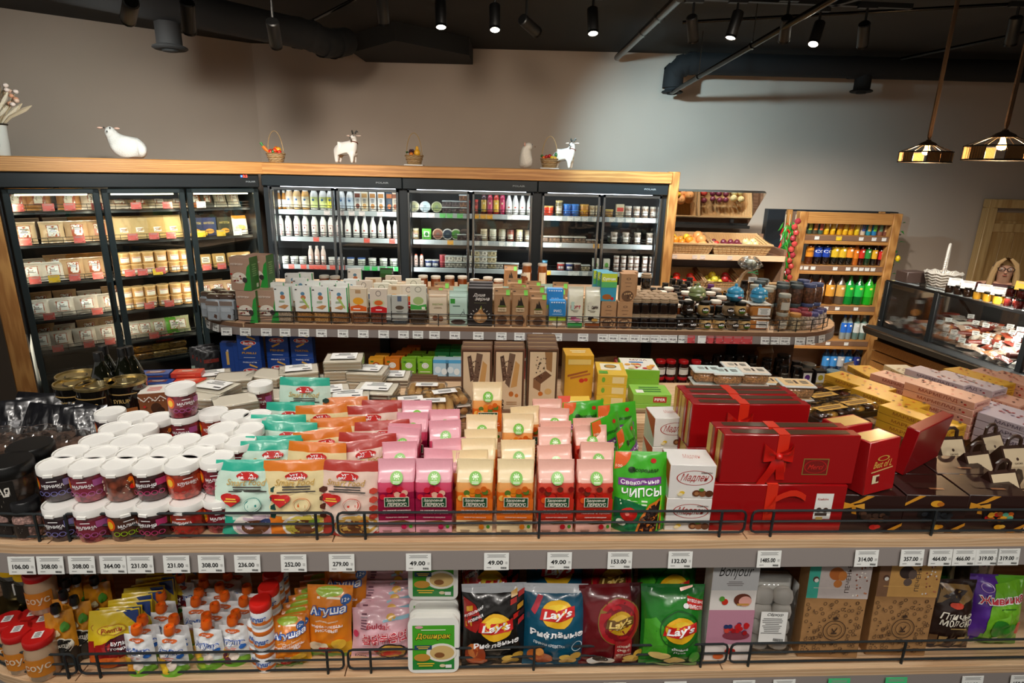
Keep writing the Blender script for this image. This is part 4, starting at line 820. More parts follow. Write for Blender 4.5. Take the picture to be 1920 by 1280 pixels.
for i, (px, py, zz, tp, lb) in enumerate(RB):
    p = PZ(px+(10 if i > 6 else 4)*(i > 3), py+8, Z1+.253)+E2*.012 if tp else PZ(px, py, Z1)+E2*.028
    p.z = Z1+.1265*zz
    if i == 1: p = PZ(1455, 1000, Z1)+E2*.034+Vector((.012, 0, 0)); p.z = Z1+.1265
    if i in (2, 3): p = PZ(1455, 1000, Z1)+E2*.075+Vector((.006, 0, 0)); p.z = Z1+.1265*zz
    o = RBX.put(p, lb, Y1-.02, rx=0, group='red gift boxes', skip=() if i in (1, 5) else ('bow', 'emblem'), scale=(1.0 if i > 3 else 1.03, .98, 1))
    for c_ in o.children:
        if c_.name.startswith('bow'): c_.location = (-.03, -.02, .075)
    if i == 0:
        ob('sticker', B().art([('R', .34, .55, .13, .55, '#ecebe6'), ('T', .33, .7, .08, .06, '#b0302a', 'Кофеты'.replace('Коф', 'Конф')), ('R', .33, .38, .09, .06, '#3a2a22'), ('E', .31, .48, .02, .05, '#4a3226'), ('E', .36, .48, .02, .05, '#4a3226'), ('R', .32, .3, .05, .06, '#d8b060')], mflat(.315, .036, .126), 'paper', False), o)
        rb = B(); [rb.grid(lambda u, v, s=s: (-.01+s*(.05*u), -.022-.006*math.sin(PI*u), .09-(.035*u if s < 0 else .0)+(.02*math.sin(3*u) if s > 0 else 0)+(v-.5)*.016), [k/5 for k in range(6)], [0, .5, 1], '#d8301a', 'gloss') for s in (-.4, 1.4)]; ob('ribbon_end', rb, o)
# --- red candy box set at an angle
w_, d_, h_ = .115, .20, .13
cb = carton('chocolate_box', 'box', .105, .06, .135, '#a81418', {'f': [('T', 0, .55, .6, .13, '#d8a850', 'Best of L', {'s': .4}), ('O', 0, .66, .2, .05, .3, '#c89a48'), ('L', [(-.35, .42), (.35, .46)], .012, '#d8b070'), ('R', -.18, .28, .22, .16, '#e8d8b0'), ('R', -.12, .28, .1, .1, '#6a1a18')], 't': [('R', 0, .5, .9, .8, '#d8b060')]}, 'gloss')
p = PZ(1640, 915, Z1+.115); cb.put((p.x, p.y+.03, Z1+.102), 'red chocolate box with gold script standing on the brown boxes', Y1+.35, rx=-.05)
p = PZ(1600, 850, Z1+.17); cb.put((p.x, p.y+.05, Z1+.102), 'red chocolate box with gold top behind the scripted one', Y1+.3)
wb = Proto('chocolate_box', 'box', B().box((0, 0, .065), (.2, .03, .13), '#8e1216', 'gloss', .002), [('spine', B().box((-.0995, 0, .065), (.002, .028, .126), '#a81418', 'gloss'))])
p = PZ(1745, 880, Z1+.115); wb.put((p.x, p.y+.06, Z1+.102), 'wide dark red box leaning beside the scripted chocolate box', Y1+.55, rx=.12)
# --- brown chocolate boxes with ribbon print and window
def brown(v):
    w_, d_, h_ = .152, .105, .1; pal = [['#3a241a', '#4a3226', '#2a1812', '#5a3c2a'], ['#181a1e', '#101216', '#22262c'], ['#d8641a', '#c8201a', '#5aa88a', '#e8a42a', '#a8521a']][v]
    f = []
    if v != 1: f += [('P', [(-.42, .72), (-.2, .8), (.0, .98), (-.12, .99), (-.26, .84)], '#d8942a'), ('P', [(-.46, .80), (-.3, .74), (-.28, .68), (-.46, .62)], '#d8942a'), ('P', [(-.3, .72), (-.14, .78), (-.12, .62), (-.28, .68)], '#e0a03a'), ('P', [(-.33, .68), (-.27, .68), (-.24, .48), (-.32, .5)], '#c8841e')]
    else: f += [('P', [(-.5, .78), (-.5, .7), (-.2, .98), (-.3, .99)], '#d8942a'), ('E', 0, .78, .1, .09, '#e0a02a'), ('E', .06, .77, .06, .06, '#b86a1a')]
    f += [('P', [(-.22, .55), (.3, .62), (.28, .26), (-.2, .28)] if v != 1 else [(-.28, .64), (.28, .66), (.24, .36), (-.26, .38)], '#120c0a')]
    rs = random.Random(v); f += [('E', rs.uniform(-.17, .24), rs.uniform(.32, .52), .05, .06, rs.choice(pal)) for _ in range(20)]
    f += [('E', .06, .16, .07, .07, ['#c8201a', '#d89a2a', '#d8941a'][v]), ('E', .12, .18, .05, .05, ['#d83a2a', '#c8801a', '#e0a83a'][v]), ('P', [(.2, .02), (.32, .02), (.5, .22), (.5, .3)], '#c8841e')]
    return carton('chocolate_box', 'box', w_, d_, h_, '#2a120d', {'f': f, 't': [('R', 0, .55, .99, .02, '#3c2820'), ('R', 0, .45, .5, .25, '#2f1c16'), ('S', .1, .3, .25, .14, 1, '#8a5a3a')], 'r': [], 'l': []}, 'card')
for i, px in enumerate((1632, 1750, 1866)):
    pr = brown(i); p = PZ(px, 1000, Z1)+E2*.06
    pr.put((p.x, p.y, Z1), ['brown chocolate box with dark candies and strawberry print', 'brown chocolate box with pear print and black window', 'brown chocolate box with colourful candies in its window'][i], Y1-.06)
    q = p+E2*.108; pr.put((q.x, q.y, Z1), f'brown chocolate box behind the {["strawberry", "pear", "colourful"][i]} one', Y1-.06, group='rear brown boxes')
pr = carton('chocolate_box', 'box', .12, .1, .1, '#17191c', {}, 'card'); p = PZ(1905, 905, Z1+.1); pr.put((p.x+.14, p.y, Z1), 'black chocolate box at the picture edge', 0)
# --- cocoa bags shaped like little houses with handles
def house():
    w_, d_, h_ = .085, .06, .125; b = B().prism([(-d_/2, 0), (d_/2, 0), (d_/2, h_*.6), (0, h_), (-d_/2, h_*.6)][::-1], -w_/2, w_/2, '#3a241a', 'card', 'yz')
    sl = lambda x, y, o: (x*w_, -d_/2*(1-max(0, (y-.6))/.4)-o-.0004, y*h_)
    cm = [('P', [(-.44, .04), (.44, .04), (.44, .6), (-.44, .6)], '#d8c4a2'), ('P', [(-.44, .6), (.44, .6), (.44, .94), (-.44, .94)], '#d8c4a2'), ('E', 0, .74, .05, .03, '#4a3426'), ('T', 0, .66, .3, .035, '#4a3426', 'CACAO'), ('P', [(-.2, .06), (.0, .1), (.18, .08), (.28, .3), (.12, .52), (-.05, .56), (-.22, .3)], '#3a3028'), ('P', [(-.1, .2), (.1, .2), (.14, .34), (.02, .44), (-.12, .34)], '#5a4a3a')]
    hd = B().tube([(-.022, 0, h_-.004), (-.02, 0, h_+.018), (-.008, 0, h_+.027), (.008, 0, h_+.027), (.02, 0, h_+.018), (.022, 0, h_-.004)], .005, 6, '#3a241a', 'card')
    return Proto('gift_bag', 'bag', b, [('handle', hd), ('print', B().art(cm, sl, 'card', False))])
HB = house()
for i, (px, py, rz) in enumerate([(1782, 812, .1), (1832, 840, .2), (1858, 806, .3), (1880, 874, .15), (1902, 828, .1)]):
    p = PZ(px, py, Z1+.135); HB.put((p.x, p.y, Z1), f'brown house-shaped gift bag with cream front, {nth(i)} from the red box', rz+Y1, group='house-shaped gift bags')
# --- marmalade boxes on the raised step
def marm(c, side, ink, dots):
    w_, d_, h_ = .095, .21, .0245; rs = random.Random(ord(c[2]))
    t = [('E', rs.uniform(-.4, .4), rs.uniform(.08, .92), .05, .022, rs.choice(dots)) for _ in range(14)]+[('R', .36, .06, .12, .04, '#4a4a4a')]
    f = [('T', 0, .5, .7, .42, ink, 'МАРМЕЛАД', {'b': .01}), ('E', -.42, .3, .03, .09, dots[0])]
    l = [('T', 0, .5, .55, .5, ink, 'МАРМЕЛАД', {'b': .01}), ('E', .38, .4, .02, .12, dots[0]), ('E', .33, .6, .015, .1, dots[1])]
    return carton('marmalade_box', 'box', w_, d_, h_, c, {'f': f, 't': t, 'l': l}, 'card')
MM = {'y': marm('#e2ac2e', '', '#a8641e', ['#d83a1e', '#e88a2a', '#8a5a1e']), 'p': marm('#e2ab94', '', '#a04a3a', ['#c82a2a', '#6a3a3a', '#d87a6a']), 'l': marm('#cdbfc6', '', '#6a5a6a', ['#a03040', '#6a5a72', '#c8808a']), 'c': marm('#ded2b4', '', '#8a6a3a', ['#5a8a6a', '#a07040', '#6a5a50'])}
MN = {'y': 'yellow', 'p': 'pink', 'l': 'pale lilac', 'c': 'cream'}
stacks = [('y', 1612, 714, 3, .42), ('y', 1668, 742, 3, .42), ('y', 1728, 776, 3, .42), ('p', 1700, 712, 3, .45), ('p', 1775, 730, 5, .45), ('l', 1765, 703, 3, .4), ('l', 1815, 712, 3, .4), ('l', 1880, 766, 4, .45), ('y', 1835, 704, 2, .3), ('p', 1885, 706, 2, .4), ('y', 1640, 700, 1, .0), ('c', 1712, 699, 2, .0), ('p', 1860, 738, 2, .4), ('c', 1840, 802, 1, .35), ('l', 1925, 790, 4, .45), ('p', 1925, 712, 2, .4)]
for si, (k, px, py, n, rz) in enumerate(stacks):
    p = PZ(px, py, ZST+.025*n)
    for j in range(n): MM[k].put((p.x, p.y, ZST+.025*j), f'{MN[k]} marmalade box, level {["one", "two", "three", "four", "five"][j]} of the {nth(si)} marmalade pile' if n > 1 else f'single {MN[k]} marmalade box beside the {nth(si-1)} marmalade pile', Y1+rz, group='marmalade boxes')
# ================================================================ rear of the nearest display
def stack(pr, h, px, py, base, n, lab, rz=0, group=None, **kw):
    p = PZ(px, py, base+h*n)
    if base == ZST and (p-O1).dot(E2) < .6: base = Z1; p = PZ(px, py, base+h*n)
    for j in range(n): pr.put((p.x, p.y, base+h*j), lab+('' if n == 1 else ', '+(['bottom', 'second', 'third', 'fourth', 'fifth', 'sixth'][j] if j < n-1 else 'top')+' of its stack'), Y1+rz, group=group, **kw)
    return p
def wafer(v):
    w_, h_, d_ = .101, .27, .045; c = '#d9c3a0'
    f = [('R', 0, .5, .94, .96, '#4a3020'), ('R', 0, .5, .86, .92, c), ('P', [(-.3, .9), (-.18, .92), (-.05, .62), (-.2, .58)], '#5a4436'), ('P', [(.0, .95), (.2, .93), (.02, .5), (-.12, .56)], '#6a5444'), ('P', [(.2, .85), (.34, .8), (.26, .52), (.06, .5)], '#c89a5c'), ('E', .08, .42, .08, .035, '#b86a2a'), ('E', .26, .4, .06, .025, '#c87a32'), ('T', -.22, .2, .12, .3, '#3a2418', 'Княжна', {'r': 1, 's': .3}), ('S', .1, .3, .4, .05, 2, '#a8845a')]
    if v: f = f[:2]+[('P', [(-.3, .62), (.1, .72), (.3, .66), (-.05, .55)], '#6a4a34'), ('P', [(-.3, .62), (-.05, .55), (-.06, .45), (-.3, .5)], '#8a6444'), ('P', [(.05, .96), (.3, .96), (.3, .7), (.12, .74)], '#9a7248'), ('E', .2, .45, .12, .04, '#d8b070'), ('E', -.05, .42, .08, .03, '#c8702a')]+f[7:]
    rs = random.Random(v); f += [('E', rs.uniform(-.25, .1), rs.uniform(.6, .9), .025, .008, rs.choice(['#8a7462', '#3a281e'])) for _ in range(24)]
    return carton('wafer_box', 'box', w_, d_, h_, '#6e4e38', {'f': f, 't': [('R', 0, .5, .9, .12, '#c8a878')]}, 'card')
WF = [wafer(0), wafer(1)]
for i, (px, v, n) in enumerate([(894, 0, 2), (955, 0, 2), (1018, 1, 4)]):
    for j in range(n):
        p = PZ(px, 650, Z1+.27); WF[v].put((p.x, p.y+.047*j, Z1), f'tall wafer box with {"broken bar" if v else "chocolate bar"} picture, '+('first' if i == 0 else 'second' if i == 1 else 'third')+' pile from the pouches'+('' if j == 0 else f', {nth(j)} behind the front'), Y1, group='tall wafer boxes')
yb = carton('cookie_box', 'box', .10, .09, .16, '#e0a828', {'f': [('P', [(-.4, .5), (.3, .62), (.3, .66), (-.4, .55)], '#a85a2a'), ('P', [(-.3, .45), (.4, .56), (.4, .6), (-.3, .5)], '#b86a32'), ('E', .1, .42, .09, .05, '#c82a1e'), ('E', .25, .44, .07, .04, '#d83a22'), ('R', 0, .85, .8, .12, '#f0d078')], 't': [('S', 0, .5, .7, .4, 2, '#f7e8b8')]}, 'card')
p = PZ(1085, 662, ZST+.16); yb.put((p.x, p.y+.02, ZST), 'tall yellow box with bread stick picture behind the wafers', .05)
for n_ in (0,):
    pass
yl = carton('cookie_box', 'box', .10, .14, .038, '#e6bd3a', {'t': [('R', 0, .6, .7, .5, '#f2ead0'), ('E', 0, .62, .22, .14, '#c8923e'), ('O', 0, .62, .22, .14, .2, '#3a5a2a'), ('R', -.3, .15, .3, .2, '#58a02a')], 'f': [('R', .2, .5, .4, .6, '#f0dca0'), ('E', -.3, .5, .06, .25, '#7ab53a')]}, 'card')
stack(yl, .038, 1145, 690, ZST, 3, 'flat yellow cookie box with round window beside the green boxes', -.1, 'flat yellow cookie boxes')
yr = carton('cookie_box', 'box', .10, .15, .036, '#e6bd3a', {'t': [('P', [(-.5, 0), (-.5, 1), (-.1, 1), (-.25, .5), (-.3, 0)], '#d8401e'), ('R', .12, .5, .55, .7, '#f0e6c8'), ('E', .12, .62, .2, .14, '#c8923e'), ('O', .12, .62, .2, .14, .2, '#3a5a2a'), ('E', .2, .2, .1, .08, '#7ab53a')], 'f': [('R', 0, .5, .6, .6, '#f0dca0')]}, 'card')
p = PZ(1082, 745, Z1+.17); yr.put((p.x, p.y, Z1+.09), 'red and yellow cookie box tilted before the yellow ones', .1, rx=.45)
gb = carton('cookie_box', 'box', .135, .15, .036, '#7fbf35', {'t': [('R', 0, .5, .96, .94, '#f2ece0'), ('T', .05, .82, .5, .12, '#7a3a2a', 'МУЗА', {'b': .02}), ('R', -.05, .62, .4, .1, '#3a7ab8')]+[('E', rnd.uniform(-.4, .4), rnd.uniform(.1, .5), .08, .07, rnd.choice(['#d8642a', '#e8a83a', '#c8322a', '#e8d8a0'])) for _ in range(16)], 'f': []}, 'card')
stack(gb, .036, 1197, 682, ZST, 2, 'green-sided white cookie box with fruit print', -.08, 'green-sided cookie boxes')
gb2 = carton('cookie_box', 'box', .13, .1, .035, '#8cc648', {'t': [('S', 0, .5, .8, .6, 3, '#3a7a2a'), ('R', -.3, .3, .2, .3, '#f0f0e0')], 'f': [('R', .2, .5, .35, .6, '#b82a22'), ('T', .2, .5, .28, .3, '#ffffff', 'PIPER')]}, 'card')
stack(gb2, .035, 1218, 730, Z1, 3, 'light green low box with red square before the fruit-print boxes', -.05, 'light green low boxes')
# crispbread, cookies and bars in packs
def crisp(w_, d_, h_, c='#efdcbc', lab=None):
    b = B(); n = 5
    for k in range(n): b.box((0, 0, h_*(k+.5)/n), (w_-(k % 2)*.004, d_-(k % 2)*.004, h_/n*.92), c if k % 2 else '#fdf3de', 'satin')
    sh = B().box((0, 0, h_/2+.001), (w_+.006, d_+.006, h_+.004), '#ffffff', 'wrap', .004)
    pr = [('wrapper', sh)]
    if lab: pr.append(('paper_label', B().art([('R', 0, .55, .7, .7, '#f2f1ec'), ('S', 0, .7, .5, .3, 3, '#5a5a58'), ('R', .2, .35, .2, .08, '#2a2a2a')], lambda x, y, o: (x*w_, (y-.5)*d_, h_+.0045+o), 'paper', False)))
    return Proto('biscuit_pack', 'pack', b, pr)
CR, CRL, CRD = crisp(.12, .09, .03), crisp(.13, .1, .032, lab=True), crisp(.13, .1, .03, '#6a4a34', True)
for i, (pr, px, py, base, n, rz) in enumerate([(CR, 440, 702, ZST, 2, .2), (CRL, 395, 700, ZST, 1, .4), (CRL, 400, 722, Z1, 4, -.3), (CR, 380, 735, Z1, 4, -.1), (CR, 440, 745, Z1, 4, .5), (CRL, 462, 722, ZST, 1, .1), (CR, 505, 697, ZST, 2, -.3), (CRL, 560, 690, ZST, 2, .3), (CRL, 645, 668, ZST, 3, .1), (CR, 620, 705, ZST, 1, .3), (CRD, 705, 724, Z1, 4, -.1), (CRD, 652, 738, Z1, 4, .15), (CRL, 615, 730, Z1, 4, .3), (CRD, 735, 700, ZST, 1, 0), (CR, 500, 735, Z1, 3, 0), (CRL, 690, 690, ZST, 2, -.1)]):
    stack(pr, .036, px, py, base, n, f'{nth(i)} clear-wrapped {"dark cookie" if pr is CRD else "crispbread"} pack counted from the oil bottles', rz, 'wrapped biscuit packs')
def rolls():
    b = B(); [b.lathe([(.003, -.045), (.0125, -.04), (.0135, 0), (.0125, .04), (.003, .045)], 10, '#d8a868' if k % 2 else '#c89250', 'fruit', (-.05+.025*k, 0, .014), axis='y') for k in range(5)]
    return Proto('roll_pack', 'pack', B().box((0, 0, .002), (.14, .1, .004), '#e8e4d8', 'plastic'), [('roll', B().lathe([(.003, -.045), (.0125, -.04), (.0135, 0), (.0125, .04), (.003, .045)], 10, '#d0a060', 'fruit', (-.05+.025*k, 0, .017), axis='y')) for k in range(5)]+[('wrapper', B().box((0, 0, .018), (.142, .102, .034), '#ffffff', 'wrap', .008)), ('paper_label', B().art([('R', 0, .6, .55, .35, '#f2f0ea'), ('S', 0, .6, .4, .2, 2, '#3a3a3a')], mtop(.14, .1, .0355), 'paper', False))])
RO_ = rolls()
for i, (px, py, base, n) in enumerate([(800, 722, ZST, 1), (812, 752, Z1, 4), (770, 748, Z1, 4), (835, 735, Z1, 4)]): stack(RO_, .036, px, py, base, n, f'{nth(i)} clear pack of small sweet rolls beside the wafer boxes', .1*i, 'packs of sweet rolls')
bars = [carton('wafer_bar', 'pack', .1, .05, .018, c, {'t': [('R', 0, .5, .6, .5, c2), ('S', 0, .5, .5, .3, 2, '#f4f0e8')], 'f': [('S', 0, .5, .7, .5, 1, c2)]}, 'foil') for c, c2 in (('#2b4f9c', '#8a4a2a'), ('#d8422a', '#e87a5a'))]
for k, (px, py) in enumerate([(292, 697), (352, 695)]):
    stack(bars[k], .018, px, py, ZST, 3, ['blue chocolate bar pack beside the red ones', 'red wafer bar pack beside the blue ones'][k], .15, 'bar packs')
    stack(bars[k], .018, px+4, py+17, ZST, 2, ['blue chocolate bar pack of the nearer pile', 'red wafer bar pack of the nearer pile'][k], .1, 'bar packs')
gbx = carton('gingerbread_box', 'box', .075, .075, .08, '#8a5230', {'f': [('E', .1, .4, .2, .22, '#4a2a1a'), ('E', .25, .3, .14, .14, '#3a2014')]+[('E', -.4+.13*k, .75+.08*math.sin(k*2), .025, .025, '#f4ece0') for k in range(7)]+[('L', [(-.5, .9), (-.3, .7), (-.1, .88), (.1, .7), (.3, .9), (.5, .75)], .02, '#f4ece0'), ('E', -.3, .5, .05, .05, '#c82a2a')], 't': [('R', 0, .5, 1, 1, '#ece6da'), ('S', 0, .5, .7, .5, 3, '#c83a2a')], 'l': [('R', 0, .8, 1, .3, '#ece6da')]}, 'card')
p = PZ(290, 728, Z1+.165); gbx.put((p.x, p.y, Z1+.083), 'brown gingerbread box with white icing print behind tubs', Y1+.25); gbx.put((p.x, p.y, Z1+.001), 'gingerbread box under the icing-print box', Y1+.25)
p = PZ(262, 742, Z1+.1); carton('gingerbread_box', 'box', .09, .06, .09, '#efe9dd', {'t': [('S', 0, .5, .7, .5, 3, '#c83a2a'), ('E', -.3, .5, .1, .12, '#c8743a')]}, 'card').put((p.x, p.y, Z1), 'white and orange flat biscuit box behind the tubs', Y1+.3)
p = PZ(165, 795, Z1+.08); carton('gingerbread_box', 'box', .12, .07, .07, '#c88a58', {'t': [('E', 0, .5, .3, .3, '#7a4a2c'), ('R', .3, .3, .2, .2, '#f0e6d8')]}, 'card').put((p.x-.02, p.y-.015, Z1), 'orange-brown biscuit box behind the clear-lidded tubs', Y1+.3)
# plastic tubs of halva
def halva(lidc):
    w_, d_, h_ = .105, .08, .045
    b = B().box((0, 0, h_*.45), (w_*.95, d_*.95, h_*.9), '#b08458', 'grain', .012)
    return Proto('halva_tub', 'tub', b, [('lid', B().box((0, 0, h_*.92), (w_*1.03, d_*1.03, .007), '#d8dcd8', 'plastic', .003)), ('paper_label', B().art([('R', 0, .5, .9, .86, lidc), ('R', 0, .52, .08, .4, '#3a2a20'), ('S', -.2, .5, .25, .4, 3, '#6a6a62'), ('S', .25, .5, .25, .4, 3, '#6a6a62')], mtop(w_, d_, h_*.92+.0036), 'paper', False))])
HV = [halva('#cfe0dc'), halva('#e0d3c0'), halva('#e0bd88')]
for i, (k, px, py, base, n) in enumerate([(0, 1325, 690, ZST, 2), (0, 1362, 694, ZST, 2), (1, 1412, 693, ZST, 2), (1, 1380, 683, ZST, 1), (2, 1448, 712, ZST, 1), (2, 1492, 716, Z1, 4), (2, 1470, 735, Z1, 2)]):
    stack(HV[k], .046, px, py, base, n, ['clear halva tub with pale blue lid label', 'clear halva tub with cream lid label', 'clear halva tub with orange lid label'][k]+f', {nth(i)} group', -.08, 'halva tubs')
# trays of sweets in clear plastic
def tray(c):
    b = B().box((0, 0, .012), (.13, .095, .024), '#2a1c14', 'plastic', .004); n = B()
    return Proto('sweet_tray', 'tray', b, [('candy', B().box((-.04+.04*k, -.022+.044*j, .028), (.034, .036, .016), c if (j+k) % 2 else '#4a2c1a', 'chunk', .005)) for k in range(3) for j in range(2)]+[('film', B().box((0, 0, .024), (.136, .1, .046), '#ffffff', 'wrap', .01)), ('paper_label', B().art([('R', 0, .3, .85, .35, '#c8983c'), ('S', 0, .3, .7, .2, 2, '#3a2414')], mtop(.13, .095, .0475), 'paper', False))])
TR = [tray('#c8953e'), tray('#a8522a')]
for i, (k, px, py, base, n) in enumerate([(0, 1548, 758, Z1, 3), (0, 1598, 748, Z1, 3), (1, 1565, 722, ZST, 1), (1, 1610, 730, ZST, 1), (0, 1535, 735, ZST, 1)]):
    stack(TR[k], .05, px, py, base, n, f'clear-wrapped tray of dark and golden sweets, {nth(i)} of the cluster', .3, 'trays of sweets')
# ================================================================ lower front shelf
BL = lambda px, py=1250, dy=0: (lambda p: Vector((p.x, p.y, Z1B))+E2*dy)(PZ(px, py, Z1B))
def TP(px, py, h):
    p = PZ(px, py, Z1B+h); p.z = Z1B; return p
# sauce jars with red lids
sj = jar('sauce_jar', .034, .112, '#c8a888', '#c01a1a', '#d8862a', None, .016, text='соус', tcol='#f0dcc0', mat='bottle', lw=2.0)
gj = jar('sauce_jar', .034, .09, '#3a2c20', '#a8925a', '#2a2018', None, .014, text='соус', tcol='#c8a868', mat='bottle', lidmat='metal')
for i, (px, py, z, lb) in enumerate([(71, 1190, 0, 'red-lidded sauce jar, front one by the tall mustard pouch'), (32, 1179, 0, 'red-lidded sauce jar left of the front one'), (14, 1160, 0, 'red-lidded sauce jar at the picture edge'), (62, 1149, 0, 'red-lidded sauce jar in second row'), (80, 1160, 0, 'red-lidded sauce jar squeezed beside the mustard pouch'), (70, 1068, 1, 'red-lidded sauce jar standing high on the others'), (125, 1048, 0, 'rear red-lidded sauce jar under the shelf')]):
    p = PZ(px, py, Z1B+.112+(.113 if z else 0)); p.z = Z1B+(.1125 if z else 0); o = sj.put(p, lb, .3)
    ob('lid_sticker', B().art([('R', 0, .5, .4, .5, '#ececea'), ('S', 0, .5, .3, .4, 5, '#222222')], lambda x, y, f: (x*.05, (y-.5)*.045, .1125+f), 'paper', False), o)
for i, (px, py) in enumerate([(35, 1122), (5, 1128), (8, 1145)]): gj.put(TP(px, py, .09), f'gold-lidded dark sauce jar, {nth(i)} behind the red lids', .2)
mj = Proto('mustard_pot', 'pot', B().lathe([(.028, 0), (.031, .005), (.031, .07), (.028, .075)], 18, '#2a261c', 'bottle'), [('cap', B().lathe([(.03, .072), (.031, .076), (.029, .088), (.012, .094), (.009, .105), (.004, .112), (0, .112)], 18, '#e8b81a', 'plastic', cap=False)), ('paper_label', B().art([('R', 0, .5, 1, 1, '#1c1a14'), ('R', .3, .5, .15, .7, '#e8e8e0')], mcyl(.0315, .05, .06, .01), 'card'))])
for i, (px, py) in enumerate([(27, 1058), (5, 1030), (45, 1050), (0, 1050), (60, 1040)]): 
    p = PZ(px, py, Z1B+.225); p.z = Z1B+.1; mj.put((p.x, p.y+.03, p.z), f'mustard pot with yellow spout cap, {nth(i)} of the group under the shelf corner', 0, group='yellow-capped pots')
rs_ = B().box((0, 0, .049), (.2, .16, .098), '#4a3a2c', 'oak_dark', .002); p = PZ(22, 1050, Z1B+.2); ob('display_riser', rs_, None, (p.x, p.y+.1, Z1B), (0, 0, .1), 'low dark riser under the yellow-capped pots', 'riser')
def spout(b0, h, r, col, cr, ch, ccol): return [('spout', B().lathe([(cr*.6, h-.006), (cr*.6, h+.008)], 10, '#e8e8e4', 'plastic')), ('cap', B().lathe([(cr*.92, h+.004), (cr*1.05, h+.008), (cr*1.05, h+ch*.6), (cr*.9, h+ch), (cr*.5, h+ch), (cr*.45, h+ch*.8), (0, h+ch*.8)], 14, ccol, 'plastic', cap=False))]
hm = bag('mustard_pouch', 'pouch', .062, .15, .035, lambda u, v: '#d08a1e' if v > .3 else '#3a3024', [('R', 0, .2, .9, .3, '#2a2620'), ('E', 0, .42, .4, .14, '#f0ead8'), ('E', 0, .42, .36, .12, '#1a1814'), ('T', 0, .42, .55, .09, '#f4efe0', 'ГОРЧИЦА', {'b': .03}), ('E', .2, .75, .16, .08, '#4a8a2a'), ('E', -.1, .66, .14, .05, '#f0e2b0')], 'doy', 'film', .01, 2, extra=spout(0, .15, 0, 0, .0105, .026, '#1a1a1a'))
for i, (px, py) in enumerate([(99, 1132), (118, 1112), (122, 1090), (138, 1122), (142, 1082), (160, 1062), (176, 1085), (180, 1060)]):
    p = TP(px, py, .17); p = p if i else BL(112, 1262, .03); hm.put(p, f'orange mustard pouch with black cap, {nth(i)} from the front', .35, group='mustard pouches')
bs = bag('broth_pouch', 'pouch', .105, .13, .03, lambda u, v: '#e8c81e' if v > .42 else '#8a1a1e', [('P', [(-.48, .03), (-.48, .45), (0, .55), (.48, .3), (.48, .03)], '#a8201e'), ('E', .1, .42, .36, .18, '#4a1420'), ('E', -.1, .72, .32, .09, '#c88a1a'), ('E', -.1, .72, .29, .075, '#f0d83a'), ('T', -.1, .72, .44, .08, '#a8201a', 'Роллтон', {'b': .02}), ('T', .12, .47, .5, .07, '#ffffff', 'БУЛЬОН', {'b': .03}), ('T', .12, .38, .5, .06, '#ffffff', 'ГОВЯЖИЙ', {'b': .03}), ('P', [(.15, .995), (.48, .995), (.48, .7)], '#1c3a7a'), ('E', -.2, .14, .25, .1, '#d8641a'), ('E', .22, .14, .2, .09, '#b8742a'), ('E', .3, .24, .12, .05, '#3a8a2a')], 'doy', 'film', .02, 4)
for i in range(12):
    px, py = 195+i*11.5+(5 if i % 2 else -3), 1172-i*9.5; p = PZ(px, py, Z1B+.128); p.z = Z1B
    if i == 0: p = BL(198, 1256, .03)
    bs.put(p, 'yellow broth pouch with red label, '+('front one' if i == 0 else f'{nth(i)} behind the front one'), Y1+(.1 if i == 0 else .18+.1*math.sin(i*2)), rx=-.1, group='yellow broth pouches')
# baby food pouches with orange caps
def ag(ac):
    a = [('E', 0, .88, .26, .055, '#e06a2a'), ('T', 0, .885, .3, .04, '#ffffff', 'йогурт'), ('P', [(-.46, .55), (-.3, .74), (.2, .72), (.46, .56), (.3, .5), (-.2, .52)], '#ffffff'), ('T', .0, .62, .84, .2, '#2a5fb8', 'Агуша', {'b': .075, 'k': -.05}), ('T', .0, .62, .8, .17, '#f6f8fa', 'Агуша', {'b': .015, 'k': -.05}), ('E', .34, .5, .1, .06, '#2a6ac0'), ('S', -.05, .44, .5, .06, 2, '#d85a3a'), ('E', -.3, .3, .22, .15, '#f0b83a'), ('E', -.1, .2, .25, .14, ac), ('E', .25, .14, .28, .12, '#7ab83a'), ('R', 0, .04, .9, .06, '#6ab02a'), ('E', .1, .3, .16, .12, '#f2e2d2')]
    return bag('fruit_puree_pouch', 'pouch', .074, .1, .045, lambda u, v: '#eef0f0' if v > .1 else '#7ab83a', a, 'doy', 'film', .0, ord(ac[1]), extra=spout(0, .1, 0, 0, .0125, .026, '#ee6a1a'))
AG = [ag('#f0a02a'), ag('#e8c02a'), ag('#a8c83a'), ag('#6a2a3a')]
AP = [[(250, 1179), (266, 1155), (301, 1132), (301, 1110)], [(312, 1180), (325, 1154), (366, 1120), (372, 1104), (381, 1087), (380, 1071), (337, 1076), (355, 1054)], [(382, 1169), (386, 1150), (402, 1131), (420, 1110), (411, 1094), (426, 1072), (442, 1057)], [(431, 1162), (441, 1145), (456, 1120), (462, 1097)]]
for c_, lst in enumerate(AP):
    for i, (px, py) in enumerate(lst):
        p = PZ(px, py, Z1B+.126)+E2*(.012 if i == 0 else 0); p.z = Z1B; AG[c_].put(p, f'white fruit puree pouch with orange cap, {"front" if i == 0 else nth(i)+" behind the front"} of the {nth(c_)} column', Y1+.1*math.sin(px), group='fruit puree pouches')
